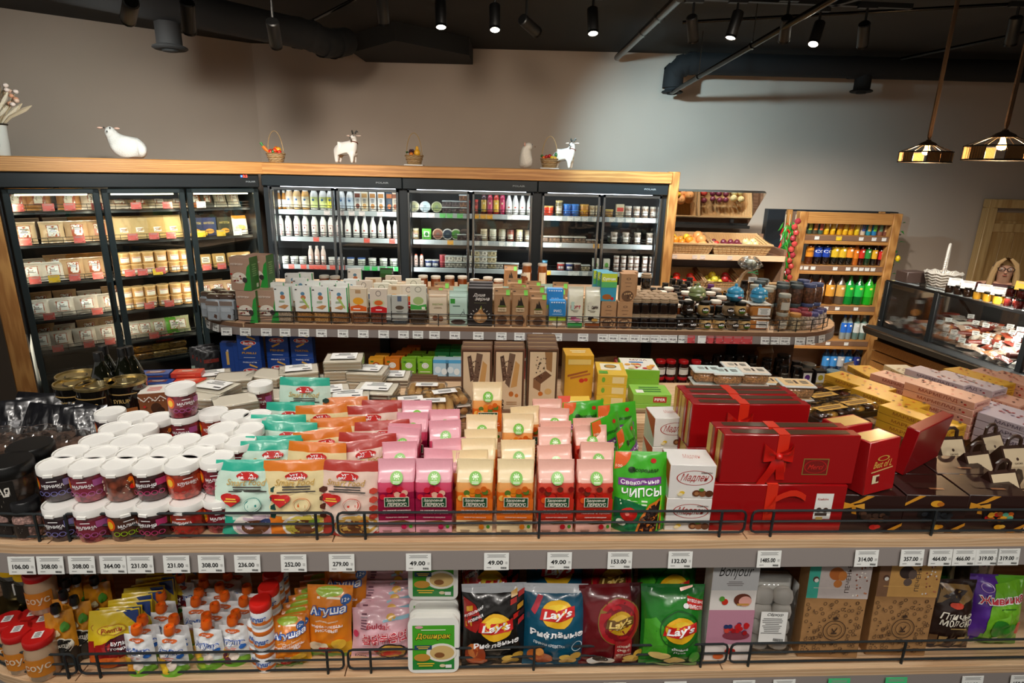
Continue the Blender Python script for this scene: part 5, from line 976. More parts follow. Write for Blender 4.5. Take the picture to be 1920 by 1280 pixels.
bj = Proto('baby_food_jar', 'jar', B().lathe([(.022, 0), (.025, .004), (.025, .012, '#e87a2a'), (.025, .02, '#eef0f2'), (.025, .045), (.022, .05)], 18, '#eef0f2', 'plastic'), [('lid', B().lathe([(.024, .046), (.0255, .049), (.0255, .064), (.023, .068), (0, .068)], 20, '#d8231c', 'plastic', cap=False)), ('print', B().art([('T', 0, .5, .8, .5, '#2a5fb8', 'Агуша', {'b': .04}), ('E', .3, .2, .1, .15, '#e87a2a')], mcyl(.0255, .035, .05, .012), 'gloss'))])
bo = Proto('baby_food_jar', 'jar', bj.body, [('lid', B().lathe([(.024, .046), (.0255, .049), (.0255, .06, '#eef0f2'), (.023, .064), (.018, .065), (0, .065)], 20, '#e87a2a', 'plastic', cap=False)), ('print', bj.parts[1][1])])
p = BL(484, 1258, .03)
for j in range(2): bo.put((p.x, p.y, Z1B+.0655*j), f'baby food jar with orange and white lid, {["lower", "upper"][j]} of the front pair', .2)
for i, (px, py) in enumerate([(487, 1121), (503, 1094), (511, 1070), (520, 1053)]):
    q = PZ(px, py, Z1B+.205)
    for j in range(3): (bj if j == 2 else bo).put((q.x, q.y, Z1B+.0665*j), f'{"red" if j == 2 else "orange"}-lidded baby food jar, {["bottom", "middle", "top"][j]} of the {nth(i)} column', .2*i, group='baby food jar columns')
def agb(w_, h_): return bag('puffs_bag', 'bag', w_, h_, .045, lambda u, v: '#e8871e' if v > .22 else '#e0a81e', [('E', 0, .93, .3, .06, '#a8c83a'), ('S', 0, .86, .55, .05, 1, '#fff0d8'), ('E', .38, .84, .11, .065, '#2a5fa8'), ('T', .38, .84, .15, .05, '#ffffff', '12+'), ('T', 0, .71, .84, .16, '#2a5fb8', 'Агуша', {'b': .09, 'k': .05}), ('T', 0, .71, .8, .13, '#ffffff', 'Агуша', {'b': .02, 'k': .05}), ('T', 0, .58, .5, .03, '#fff0d8', 'полезный перекус'), ('T', 0, .51, .7, .04, '#ffffff', 'МИНИ-ХЛЕБЦЫ'), ('T', 0, .46, .5, .04, '#ffffff', 'РИСОВЫЕ'), ('E', -.2, .2, .22, .08, '#e8d8b8'), ('E', -.05, .14, .16, .06, '#c8201e'), ('E', .25, .25, .16, .08, '#f0c03a'), ('R', 0, .05, .8, .07, '#5aa82a')], 'pillow', 'film', .02, 3)
A1, A2 = agb(.118, .185), agb(.085, .125)
A1.put(BL(611, 1252, .045), 'large orange baby puffs bag, front one', Y1-.05, rx=-.1); p = PZ(640, 1068, Z1B+.21); A1.put((p.x, p.y, Z1B+.03), 'large orange baby puffs bag standing behind the front one', Y1-.1, rx=-.12)
A2.put(BL(536, 1262, .03), 'small orange baby snack bag with green top, front one', Y1+.12, rx=-.08)
for i in range(7):
    p = PZ(545+i*9, 1165-i*13, Z1B+.123); p.z = Z1B; A2.put(p, f'small orange baby snack bag, {nth(i)} behind the front one', Y1+.25+.08*math.sin(i), rx=-.1, group='small orange snack bags')
# pink noodle packs
bk = bag('noodle_pack', 'pack', .152, .125, .042, '#e3b3bd', [('T', -.02, .70, .42, .11, '#b02a3a', 'Buldak', {'b': .02}), ('T', .08, .46, .78, .22, '#c8283a', '불닭볶음면', {'b': .045, 'k': .1}), ('T', .08, .46, .78, .22, '#f6e2e2', '불닭볶음면', {'b': -.012, 'k': .1}), ('P', [(.05, .78), (.48, .82), (.48, .9), (.05, .82)], '#9ac8d8'), ('E', .18, .86, .08, .06, '#e8b03a'), ('S', -.28, .78, .12, .3, 6, '#7a4a5a'), ('E', .2, .16, .27, .2, '#2a2220'), ('E', .2, .17, .24, .16, '#d8a84a'), ('E', .15, .12, .14, .07, '#c8281e'), ('E', .28, .14, .1, .06, '#d8421e'), ('E', -.42, .55, .05, .07, '#c83a5a'), ('T', -.32, .08, .2, .08, '#3a3a3a', 'KOREA', {'b': .02}), ('E', -.05, .25, .05, .05, '#c82a2a')], 'pillow', 'film', .01, 6)
bk.put(BL(709, 1253, .04), 'pink noodle pack at the front with bowl picture', Y1-.02, rx=-.22)
for i, (px, py) in enumerate([(712, 1141), (718, 1122), (722, 1106), (725, 1088), (727, 1072), (730, 1056), (733, 1044)]):
    p = PZ(px, py, Z1B+.12+.012*i); bk.put((p.x, p.y, Z1B+.012*i), f'pink noodle pack, {nth(i)} behind the front one', Y1, rx=-.25, group='pink noodle packs')
# instant noodle trays
def dosh():
    w_, h_, d_ = .126, .15, .05; b = B()
    def rr(w, h, r, n=4): return [(sx*(w/2-r)+r*math.cos(a), h/2+sz*(h/2-r)+r*math.sin(a)) for sx, sz, a0 in ((1, 1, 0), (-1, 1, PI/2), (-1, -1, PI), (1, -1, 3*PI/2)) for a in [a0+PI/2*k/n for k in range(n+1)]]
    b.prism(rr(w_, h_, .018), -.025, -.018, '#f0f0ea', 'plastic'); q = [(x*.9, h_/2+(z-h_/2)*.92) for x, z in rr(w_, h_, .018)]; b.prism(q, -.018, .025, '#e6e6e0', 'plastic')
    cm = [('R', 0, .47, .82, .8, '#4aaa2a'), ('R', 0, .15, .82, .17, '#2a8a3a'), ('E', -.28, .84, .08, .025, '#e8a0b0'), ('S', 0, .79, .55, .03, 1, '#e8f4d8'), ('T', 0, .67, .7, .13, '#3a1a0a', 'Доширак', {'b': .06, 's': .15}), ('T', 0, .672, .68, .115, '#f2ce3a', 'Доширак', {'b': .015, 's': .15}), ('E', .16, .38, .3, .17, '#f0ece0'), ('E', .17, .38, .24, .13, '#d8b878'), ('R', -.2, .48, .34, .08, '#2a4a6a'), ('S', -.2, .48, .3, .06, 2, '#e8c83a'), ('E', .12, .34, .1, .05, '#8a5a32'), ('E', -.22, .3, .16, .07, '#c8923a'), ('S', -.15, .17, .4, .08, 2, '#f0c83a'), ('E', .18, .15, .06, .03, '#e8d8b0'), ('R', .3, .14, .12, .06, '#f4f4f0')]
    return Proto('noodle_tray', 'tray', b, [('print', B().art(cm, lambda x, y, o: (x*w_, -.025-o, y*h_), 'gloss', False))])
DS = dosh()
DS.put(BL(815, 1256, .045), 'white noodle tray with green label at the front', Y1-.02, rx=-.12)
for i, (px, py) in enumerate([(813, 1157), (812, 1136)]): p = PZ(px, py, Z1B+.148); p.z = Z1B; DS.put(p+E2*.03*i, f'noodle tray, {nth(i)} behind the front one', Y1, rx=-.12)
p = PZ(811, 1122, Z1B+.165); DS.put((p.x, p.y+.03, Z1B+.155), 'white noodle tray with green label standing on top', Y1-.02, rx=-.1)
# chips
LOGO = lambda x, y, s, dark=False: [('E', x, y, .27*s, .165*s, '#c89a1a' if dark else '#f0b81e'), ('E', x, y+.03*s, .2*s, .09*s, '#f7d23a' if not dark else '#d8b040'), ('P', [(x-.3*s, y-.06*s), (x-.26*s, y+.07*s), (x, y+.05*s), (x+.28*s, y+.1*s), (x+.29*s, y-.03*s), (x, y-.08*s)], '#d01f1f' if not dark else '#6a4a1a'), ('T', x, y, .48*s, .12*s, '#ffffff' if not dark else '#e8cc78', "Lay's", {'b': .03, 's': .15, 'k': .08})]
def chip(c, art, seed): return bag('chips_bag', 'bag', .165, .216, .075, c, art, 'pillow', 'foil', .0, seed, wr=.0045)
chips_pic = lambda x, y, c='#d8a83a': [('E', x, y, .14, .05, c), ('E', x-.04, y+.06, .1, .035, '#e6bc58'), ('E', x+.12, y+.08, .09, .05, c)]
L1 = chip(lambda u, v: '#15120f' if v < .9 else '#b8bcc0', [('P', [(-.48, .5), (-.48, .86), (-.3, .8), (-.18, .62), (-.3, .48)], '#a81e1a')]+[('P', [(x0, y0), (x0+.1, y0+.03), (x0+.1, y0+.09), (x0, y0+.06)], c) for x0, y0, c in [(-.46, .52, '#d8a02a'), (-.36, .6, '#1a1512'), (-.44, .7, '#d8a02a'), (.25, .78, '#c8261e'), (.36, .72, '#d8a02a'), (.3, .62, '#c8261e'), (.38, .55, '#c8261e'), (.26, .86, '#d8a02a'), (.37, .86, '#c8261e'), (.38, .64, '#3a1a14')]]+[('T', -.33, .72, .3, .035, '#ffffff', 'ФУТБОЛЬНАЯ', {'k': .5}), ('T', -.3, .66, .24, .035, '#ffffff', 'НОВИНКА', {'k': .5})]+LOGO(.02, .56, .95)+[('T', .03, .36, .72, .085, '#ffffff', 'Рифлёные', {'b': .03, 'k': .1}), ('S', .05, .28, .5, .02, 1, '#d8d0c0'), ('E', -.3, .2, .16, .16, '#a8421e'), ('E', -.34, .26, .08, .1, '#d87a3a'), ('E', -.25, .12, .15, .05, '#c85a2a')]+chips_pic(.25, .1), 1)
L2 = chip(lambda u, v: '#0f5470' if v < .93 else '#c8ccd0', [('P', [(-.4, .72), (-.28, .9), (-.2, .88), (-.34, .68)], '#c83a4a'), ('T', .02, .46, .86, .1, '#ffffff', 'Рифлёные', {'b': .035, 'k': -.02}), ('T', -.1, .34, .5, .035, '#e8f0f4', 'ПРЯНАЯ КРЕВЕТКА', {'k': -.1})]+LOGO(.02, .70, .95)+[('E', -.3, .18, .14, .09, '#d8702a'), ('E', -.18, .14, .14, .09, '#c85a22'), ('E', -.25, .24, .07, .05, '#e89a4a'), ('O', .34, .32, .09, .06, .15, '#c8dce4')]+chips_pic(.2, .12), 2)
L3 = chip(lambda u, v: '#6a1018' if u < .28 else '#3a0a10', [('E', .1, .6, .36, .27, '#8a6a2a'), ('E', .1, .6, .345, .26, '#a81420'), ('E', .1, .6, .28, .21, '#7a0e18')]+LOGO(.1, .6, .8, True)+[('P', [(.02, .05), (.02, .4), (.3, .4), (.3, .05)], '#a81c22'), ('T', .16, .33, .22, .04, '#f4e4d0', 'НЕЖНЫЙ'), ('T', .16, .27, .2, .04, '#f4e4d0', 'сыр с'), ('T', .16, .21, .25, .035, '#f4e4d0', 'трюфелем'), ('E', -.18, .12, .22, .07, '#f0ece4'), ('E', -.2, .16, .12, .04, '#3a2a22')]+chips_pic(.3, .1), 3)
L4 = chip(lambda u, v: '#1f7a22' if v < .9 else '#186a2a', [('P', [(-.46, .15), (-.46, .6), (-.3, .66), (-.12, .5), (-.1, .2)], '#4aa82a'), ('P', [(.2, .9), (.48, .82), (.48, .7), (.18, .78)], '#c8281e'), ('T', .33, .83, .28, .035, '#ffffff', 'ФУТБОЛ ЯРЧЕ', {'k': -.25}), ('T', .34, .77, .24, .04, '#ffffff', 'ВМЕСТЕ', {'k': -.25}), ('E', .17, .8, .045, .03, '#f0f0f0'), ('L', [(.1, .95), (.3, .99)], .015, '#d8702a'), ('O', .08, .52, .33, .23, .05, '#0f5418')]+LOGO(.08, .52, .95)+[('T', .08, .3, .26, .032, '#ffffff', '«Зелёный'), ('T', .08, .25, .2, .032, '#ffffff', 'Лук»'), ('E', -.22, .2, .17, .05, '#e8c878'), ('E', .02, .13, .17, .045, '#e0bc68'), ('E', .34, .16, .1, .08, '#3a9a2a'), ('R', 0, .05, .8, .05, '#2a8a2a')], 4)
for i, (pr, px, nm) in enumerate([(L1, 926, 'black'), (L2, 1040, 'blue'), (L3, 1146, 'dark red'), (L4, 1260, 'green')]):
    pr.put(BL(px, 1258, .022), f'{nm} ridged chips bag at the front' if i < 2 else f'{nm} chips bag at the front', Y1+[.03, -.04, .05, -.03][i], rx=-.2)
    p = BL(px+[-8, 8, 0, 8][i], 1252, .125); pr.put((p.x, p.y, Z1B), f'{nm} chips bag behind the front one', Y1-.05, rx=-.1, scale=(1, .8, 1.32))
# tall boxes, marshmallow tray, cookie boxes, candy bags
bn = carton('marshmallow_box', 'box', .118, .05, .30, '#e9e4df', {'f': [('R', 0, .84, 1, .3, '#c9cacb'), ('T', 0, .86, .74, .14, '#1c1c1c', 'Bonjour', {'s': .35, 'b': -.004}), ('T', .3, .96, .18, .035, '#2a2a2a', 'Konti', {'s': .3}), ('S', 0, .755, .4, .05, 3, '#8a8484'), ('R', 0, .33, 1, .34, '#c58aa0'), ('R', 0, .08, 1, .16, '#f0e6e0'), ('E', .2, .6, .19, .06, '#6a3424'), ('E', .26, .585, .14, .05, '#e8a89c'), ('R', .22, .555, .26, .02, '#c8944a'), ('E', -.18, .58, .07, .03, '#c8301e'), ('E', -.25, .61, .06, .025, '#5a9a3a'), ('E', .15, .25, .3, .045, '#8a3a4a')]+[('E', rnd.uniform(-.1, .42), rnd.uniform(.28, .36), .055, .022, rnd.choice(['#c81e22', '#2a3a6a', '#d8483a', '#a8161c'])) for _ in range(18)]+[('E', .05, .1, .12, .03, '#c82a1e'), ('E', -.2, .05, .12, .03, '#d8642a')]}, 'card')
bn.put(BL(1364, 1243, .035), 'tall white and pink marshmallow box with script title', Y1-.02, rx=-.05)
def zef():
    w_, h_ = .115, .215; b = B().box((0, .012, h_/2), (w_*.96, .03, h_*.97), '#d8d8d4', 'plastic', .008); pc = []
    for j in range(4):
        for i in range(2): pc.append(('marshmallow', B().lathe([(.01, -.022), (.024, -.016), (.027, 0), (.024, .014), (.014, .024), (.004, .026)], 12, '#f2ece4', 'satin', ((i-.5)*.052, -.016, .03+j*.044), sy=.7)))
    return Proto('marshmallow_tray', 'tray', b, pc+[('clear_lid', B().box((0, -.005, h_/2), (w_, .07, h_), '#ffffff', 'clear', .01)), ('paper_label', B().art([('R', -.02, .4, .6, .42, '#f0f0ec'), ('T', 0, .57, .36, .05, '#1c1c1c', 'Сёркур', {'s': .3}), ('S', -.05, .42, .5, .22, 9, '#8a8a88')]+[('R', .02+.022*k, .235, .012, .04, '#222222') for k in range(10)], lambda x, y, o: (x*w_, -.0402-o, y*h_), 'paper', False))])
ZF = zef(); ZF.put(BL(1450, 1240, .055), 'clear tray of white marshmallows at the front with paper label', Y1-.05, rx=-.08); p = BL(1447, 1240, .135); ZF.put((p.x, p.y, Z1B+.03), 'clear marshmallow tray behind the front one', Y1-.03, rx=-.05)
def pech(c1, c2, cook, top):
    w_, h_, d_ = .158, .285, .045; rs = random.Random(3)
    f = [('R', 0, .81, 1, .38, c1), ('R', -.41, .81, .18, .38, c2), ('R', 0, .725, .8, .006, top), ('E', -.06, .87, .12, .065, cook[0]), ('E', -.02, .77, .07, .04, cook[1]), ('E', .04, .85, .07, .05, cook[1]), ('T', .14, .82, .07, .28, '#4a3a34', 'ПЕЧЕНЬЕ', {'r': 0, 'b': .0} if False else {'r': 1, 'b': .01}), ('E', -.38, .81, .05, .03, '#5a3a2a'), ('E', -.37, .8, .035, .02, '#f0ece4')]
    f += [('E', rs.uniform(.24, .46), rs.uniform(.65, .98), .014, .009, rs.choice(['#c8805a', '#f4ece0', '#8a4a3a'])) for _ in range(26)]
    k = [('O', rs.uniform(-.46, .46), rs.uniform(.05, .59), .028, .017, .25, '#4a3220') for _ in range(85)]+[('E', rs.uniform(-.46, .46), rs.uniform(.05, .59), .012, .007, '#4a3220') for _ in range(50)]
    k = [q for q in k if math.hypot(q[1]-.03, (q[2]-.3)*1.8) > .22]
    f += k+[('O', .03, .3, .19, .105, .07, '#3a2618'), ('O', .03, .3, .125, .07, .08, '#3a2618'), ('T', .03, .3, .09, .075, '#3a2618', 'K', {'b': .02, 'r': 1}), ('P', [(-.02, .42), (.03, .45), (.08, .42), (.03, .41)], '#3a2618'), ('P', [(-.02, .18), (.03, .15), (.08, .18), (.03, .19)], '#3a2618')]
    return carton('cookie_box', 'box', w_, d_, h_, '#a87c4c', {'f': f}, 'kraft')
pech('#c9bdb8', '#3fae98', ['#b8662a', '#c87a36'], '#d8ccc4').put(BL(1556, 1240, .035), 'kraft cookie box with teal edge and coconut cookies', Y1-.05, rx=-.06)
pech('#d8a45c', '#8a6448', ['#3a2a26', '#6a5850'], '#e8b868').put(BL(1684, 1236, .035), 'kraft cookie box with amber band and dark cookies', Y1-.05, rx=-.06)
pm = bag('candy_bag', 'bag', .125, .2, .06, '#2a1812', [('P', [(-.4, .7), (-.1, .82), (.1, .7), (.4, .8), (.3, .94), (-.3, .95)], '#8a6a3a'), ('P', [(-.3, .8), (0, .74), (.25, .88), (.0, .9)], '#2a1812'), ('E', -.02, .7, .14, .04, '#c83a1a'), ('T', 0, .56, .7, .1, '#f0ead8', 'Птичье', {'s': .3, 'b': .01}), ('T', .02, .46, .72, .09, '#f0ead8', 'молоко', {'s': .2, 'b': .01}), ('S', .05, .38, .4, .03, 1, '#c8a868')]+[('P', [(x0, .06), (x0+.13, .1), (x0+.14, .26), (x0, .24)], c) for x0, c in ((-.45, '#6a4a2a'), (-.28, '#b8945a'), (-.1, '#4a2a1a'), (.1, '#c8a468'), (.3, '#5a3a22'))], 'pillow', 'foil', 0, 7)
pm.put(BL(1795, 1240, .05), 'dark brown candy bag with white script and gold swirls', Y1-.05, rx=-.12)
zv = bag('candy_bag', 'bag', .15, .2, .07, lambda u, v: '#5a2a9a' if u < -.12-.25*(1-v)*0+.25*(v-.6) else '#6ab82a', [('P', [(-.12, .9), (.44, .96), (.46, .1), (-.2, .12), (-.24, .4)], '#7ac22a'), ('O', -.25, .85, .1, .06, .15, '#c8a0d8'), ('T', .0, .72, .82, .13, '#ffffff', 'Живинка', {'b': .07, 'k': .08}), ('T', .0, .72, .78, .1, '#d8243a', 'Живинка', {'b': .02, 'k': .08}), ('S', .1, .6, .35, .03, 1, '#2a6a1a'), ('E', .0, .3, .16, .14, '#2f8a2a'), ('E', .22, .26, .14, .12, '#3a9a2a'), ('E', .38, .3, .08, .1, '#d83a2a'), ('R', -.02, .12, .12, .08, '#e8ece0'), ('R', 0, .04, .9, .05, '#4aa02a')], 'pillow', 'foil', 0, 8)
zv.put(BL(1882, 1232, .055), 'purple and green candy bag with red lettering', Y1-.08, rx=-.12); 
gp = bag('candy_bag', 'bag', .14, .19, .06, '#1f5a26', [('R', 0, .6, .5, .2, '#2a7a32')], 'pillow', 'foil', 0, 9); p = BL(1800, 1232, .17); gp.put((p.x+.03, p.y, Z1B), 'green foil candy bag behind the brown one', Y1, rx=-.1)
cp = bag('candy_bag', 'bag', .15, .2, .06, '#4a3a30', [('R', .2, .6, .4, .3, '#c8b0a0'), ('T', .2, .66, .3, .08, '#a02a2a', 'JES')], 'pillow', 'foil', 0, 10); p = BL(1890, 1228, .2); cp.put((p.x+.03, p.y, Z1B+.02), 'shiny clear candy bag behind the purple one', Y1, rx=-.05)
p = BL(1775, 1230, .3); pm.put((p.x, p.y, Z1B), 'dark candy bag deep under the shelf', Y1)
# ================================================================ second display behind the first
Y2 = R(1.6); O2 = Vector((0, 3.213, 0)); D1 = Vector((math.cos(Y2), math.sin(Y2), 0)); D2 = Vector((-math.sin(Y2), math.cos(Y2), 0))
Z2, Z2B = 1.345, .955
def lx(px, py, z): return (PL(px, py, O2, D2)-O2).dot(D1)
XL2, XR2, RC2 = -1.84, 1.99, .42
gon2 = empty('display_gondola', 'second wooden display unit between the first one and the fridges', 'display unit', O2, Y2)
pts = [(XR2, 1.35)]+[(XR2-RC2+RC2*math.sin(a), RC2-RC2*math.cos(a)) for a in [PI/2*(1-k/8) for k in range(9)]]+arc_edge(XL2, RC2, 0)+[(XL2, 1.35)]
js = [lx(458, 612, Z2), lx(658, 615, Z2), lx(985, 622, Z2), lx(1480, 632, Z2)]
def clip(a, c):
    e = [p for p in pts[1:-1] if a < p[0] < c]; out = [(c, 1.35)]+([(c, 0)] if c < XR2-RC2 else [])+e+([(a, 0)] if a > XL2+RC2 else [])+[(a, 1.35)]; return out
for a, c in zip([XL2]+js, js+[XR2]): ob('shelf_board', B().prism(clip(a+.001, c-.001)[::-1], Z2-.022, Z2, '#c8a582', 'oak', 'xy'), gon2)
path = [p for p in pts[1:-1]]
def band2(zt, zb, th, col, mat, name):
    vs = []; n = len(path)
    for i, (x, y) in enumerate(path):
        a, c = path[max(0, i-1)], path[min(n-1, i+1)]; dx, dy = c[0]-a[0], c[1]-a[1]; l = math.hypot(dx, dy); nx, ny = -dy/l, dx/l
        if ny > 0.01 or (abs(ny) < .3 and (x-.07)*nx < 0): nx, ny = -nx, -ny
        vs += [(x+nx*.001, y+ny*.001, zt), (x+nx*th, y+ny*th, zt), (x+nx*th, y+ny*th, zb), (x+nx*.001, y+ny*.001, zb)]
    ob(name, B().add(vs, [(i*4+k, i*4+(k+1) % 4, i*4+4+(k+1) % 4, i*4+4+k) for i in range(n-1) for k in range(4)], col, mat), gon2)
band2(Z2-.001, Z2-.024, .004, '#8f6f57', 'oak_dark', 'edge_band'); band2(Z2-.024, Z2-.068, .006, '#8f8783', 'plastic', 'price_channel')
ob('shelf_board', B().box((.07, .27, Z2B-.011), (3.5, .5, .022), '#b8956f', 'oak'), gon2)
ob('back_panel', B().box((.07, .52, .66), (3.6, .02, 1.26), '#6b4c3a', 'oak_dark'), gon2)
for px in (690, 975, 1255, 1440): ob('upright', B().box((lx(px, 640, 1.28), .49, .65), (.055, .05, 1.26), '#14161a', 'powder'), gon2)
ob('plinth', B().box((.07, .5, .05), (3.5, 1.0, .1), '#2a2420', 'satin'), gon2)
def rail2(a, c, label, posts=3):
    """wire rail following the shelf edge between pixel columns a and c"""
    o = ob('wire_rail', None, None, O2, (0, 0, Y2), label, 'wire rail', 'wire rails on the second display')
    xa, xc = lx(a, 600, Z2+.03), lx(c, 605, Z2+.03); r = .0024; ins = .014
    def at(x):
        for x0, s in ((XL2+RC2, -1), (XR2-RC2, 1)):
            e = (x-x0)*s
            if e > 0: t = min(e/(RC2-ins), 1.45); return (x0+s*(RC2-ins)*math.sin(t), RC2-(RC2-ins)*math.cos(t))
        return (x, ins)
    n = 12; run = lambda z: [(*at(xa+(xc-xa)*k/n), z) for k in range(n+1)]
    ob('frame', B().tube(run(Z2+.012)+run(Z2+.068)[::-1], r, 5, '#1c1e20', closed=True), o)
    ob('wire', B().tube(run(Z2+.04), r*.9, 5, '#1c1e20'), o)
    for k in range(posts):
        x = xa+(xc-xa)*(k+.5)/posts; p = at(x); ob('post', B().tube([(*p, Z2-.002), (*p, Z2+.068)], r, 5, '#1c1e20'), o)
rail2(330, 436, 'curved wire rail in front of the vacuum coffee packs', 3); rail2(443, 655, 'wire rail in front of the cereal bags'); rail2(662, 980, 'wire rail in front of the pasta and grain bags'); rail2(988, 1440, 'wire rail in front of the rice packs and honey', 4); rail2(1448, 1580, 'curved wire rail in front of the spice jars', 4)
for i, px in enumerate([372, 396, 427, 462, 501, 536, 571, 604, 644, 682, 720, 757, 784, 815, 853, 897, 940, 974, 1008, 1044, 1093, 1130, 1150, 1170, 1190, 1210, 1227, 1245, 1262, 1279]+[1436, 1452, 1472, 1500, 1523, 1550]):
    if px < 400 or px > 1500:
        x = lx(px, 625, Z2-.045); s = -1 if px < 400 else 1; x0 = XL2+RC2 if s < 0 else XR2-RC2; e = min(abs(x-x0), RC2*.93); t = math.asin(e/RC2); q = O2+D1*(x0+s*(RC2+.008)*math.sin(t))+D2*(RC2-(RC2+.008)*math.cos(t)); rz = Y2+s*t
    else: q = O2+D1*lx(px, 628, Z2-.045)+D2*-.009; rz = Y2
    tag('99.00', (q.x, q.y, Z2-.046), rz, f'small white price tag, {nth(i)} from the left on the second display', 'price tags on the second display')
for i, px in enumerate([1293, 1318, 1333, 1347, 1365, 1383, 1401]):
    q = O2+D1*lx(px, 628, Z2-.045)+D2*-.009; c = '#eef0ec' if i == 1 else '#c8484c'
    tag('', (q.x, q.y, Z2-.046), Y2, ('white price tag between the red ones' if i == 1 else f'red price tag, {nth(i)} of the row under the honey pots'), 'red price tags', c)
def F2(px, dy=.045, py=612): p = PZ(px, py, Z2); p = O2+D1*((p-O2).dot(D1))+D2*dy; return Vector((p.x, p.y, Z2))
def T2(px, py, h, z=Z2): p = PZ(px, py, z+h); return Vector((p.x, p.y, z))
# vacuum packs, cocoa boxes
vp = Proto('coffee_pack', 'pack', B().box((0, 0, .062), (.085, .06, .124), '#aab4bc', 'foil', .01).box((0, 0, .135), (.078, .045, .03), '#5a4538', 'foil', .008), [('print', B().art([('R', 0, .82, .9, .2, '#8a7a70'), ('P', [(.05, .2), (.25, .12), (.3, .3), (.12, .34)], '#5a3a2a'), ('R', 0, .55, .6, .2, '#c0cad2')], mflat(.085, .06, .124), 'foil', False))])
for i, px in enumerate((374, 396, 421)): vp.put(F2(px, .06 if i else .12, 606), f'brown and silver vacuum coffee pack, {nth(i)} from the left', Y2-.3+.12*i); vp.put(F2(px+8, .15 if i else .2, 606), f'vacuum coffee pack behind the {nth(i)} one', Y2-.2)
cb2 = carton('cereal_box', 'box', .115, .085, .18, '#b3927c', {'f': [('P', [(.1, 0), (.5, 0), (.5, .82), (.36, .72), (.28, .5), (.2, .2)], '#2c9a3c'), ('E', -.06, .38, .36, .17, '#e8e0d0')]+[('E', rnd.uniform(-.38, .2), rnd.uniform(.27, .5), .045, .026, rnd.choice(['#8a2a28', '#3a2a24', '#d8c8a8', '#f4efe4'])) for _ in range(18)]+[('E', .22, .33, .12, .08, '#3a3230'), ('T', -.12, .8, .6, .06, '#f0e6da', 'НЕПРОЕМ'), ('R', -.42, .5, .1, .04, '#c82a22')], 'r': [('R', 0, .5, 1, 1, '#3a7a34'), ('S', 0, .6, .6, .4, 6, '#8aba7a'), ('R', .25, .12, .25, .12, '#e8e8e0')]}, 'card')
for i, (px, z, dy) in enumerate([(460, 0, .06), (500, 0, .07), (454, 1, .06), (474, 1, .15), (505, 0, .17)]): p = F2(px, dy, 609); p.z += .18*z; cb2.put(p, ['beige cereal box with green curve, lower left', 'beige cereal box with green curve beside the cereal bags', 'beige cereal box with green curve on top of the lower one', 'green-sided cereal box behind the top one', 'rear beige cereal box'][i], Y2-.12, group='beige and green cereal boxes')
# clear bags with a paper panel over grain
def grainbag(name, w_, h_, grain, panel, art, edge=None, low=.32, mat='grain'):
    b = B().box((0, 0, h_*.24), (w_, .05, h_*.48), grain, mat, .012); b.prism([(-w_/2, h_*.46), (w_/2, h_*.46), (w_*.48, h_), (-w_*.48, h_)], -.018, .006, panel, 'film')
    pa = B().art([('R', 0, (1+low)/2, .96, 1-low, panel)]+([('R', .47, (1+low)/2, .06, 1-low, edge)] if edge else [])+art, lambda x, y, o: (x*w_, -.027-o, y*h_), 'card', False)
    return Proto(name, 'bag', b, [('paper_panel', pa)])
fl = [('E', 0, .82, .12, .05, '#5a8aa8'), ('E', .02, .72, .15, .06, '#c87a4a'), ('S', -.05, .6, .5, .06, 2, '#7a9a6a'), ('P', [(-.3, .45), (.1, .4), (.35, .5), (.1, .52)], '#c8905a'), ('R', -.38, .93, .12, .03, '#3a3a3a')]
CG = [grainbag('cereal_bag', .092, .205, c, '#eef0ea', fl+[('P', [(-.1, .7), (.05, .72), (.35, .45), (.3, .42)], '#a8c86a')]*(k % 2), '#3aa860') for k, c in enumerate(('#b09a80', '#a8743a', '#b8864a', '#96683c'))]
for i, px in enumerate((535, 572, 603, 637)): CG[i].put(F2(px, .045, 605+i), f'cereal bag with white green-edged panel, {nth(i)} of the front four', Y2+.05*(i-1))
for i, (px, py, rz, rx) in enumerate([(550, 513, .1, 0), (574, 512, 0, 0), (588, 529, 0, 0), (618, 527, .2, 0), (664, 503, .3, .1), (520, 530, 0, 0)]): CG[i % 4].put(T2(px, py, .2), f'white-panelled cereal bag, {nth(i)} of those behind the front four', Y2+rz, rx=rx, group='rear cereal bags')
PA = [grainbag('pasta_bag', .098, .2, '#8a5a38', '#dccbb0', [('R', 0, .92, .3, .1, '#b8936a'), ('E', 0, .66, .3, .1, '#e8a42a'), ('P', [(-.45, .38), (-.45, .5), (0, .56), (.45, .5), (.45, .38)], '#e0601e'), ('S', -.1, .44, .4, .05, 1, '#ffffff')]), grainbag('pasta_bag', .098, .2, '#7a4630', '#dccfbe', [('O', 0, .88, .15, .08, .2, '#6a6058'), ('E', 0, .62, .33, .1, '#c8d0a0'), ('E', 0, .62, .24, .07, '#d8682a'), ('P', [(-.45, .34), (-.45, .48), (0, .54), (.45, .48), (.45, .34)], '#c81e22'), ('S', 0, .42, .4, .05, 1, '#ffffff')]),
      grainbag('pasta_bag', .09, .165, '#3a4248', '#b8b9b0', [('R', 0, .9, .25, .18, '#5a6a82'), ('E', 0, .6, .26, .07, '#5a4a3c'), ('S', 0, .46, .5, .06, 2, '#6a665e'), ('R', .3, .3, .2, .08, '#d8d8cc')], low=.15), grainbag('pasta_bag', .09, .225, '#4a3a2a', '#e3dfcc', [('O', 0, .9, .2, .07, .2, '#8a8a72'), ('E', 0, .62, .32, .1, '#a8c07a'), ('P', [(-.48, .4), (-.48, .54), (0, .5), (.48, .54), (.48, .4)], '#4aa84a'), ('R', .3, .44, .2, .06, '#f0f0e0')], low=.38)]
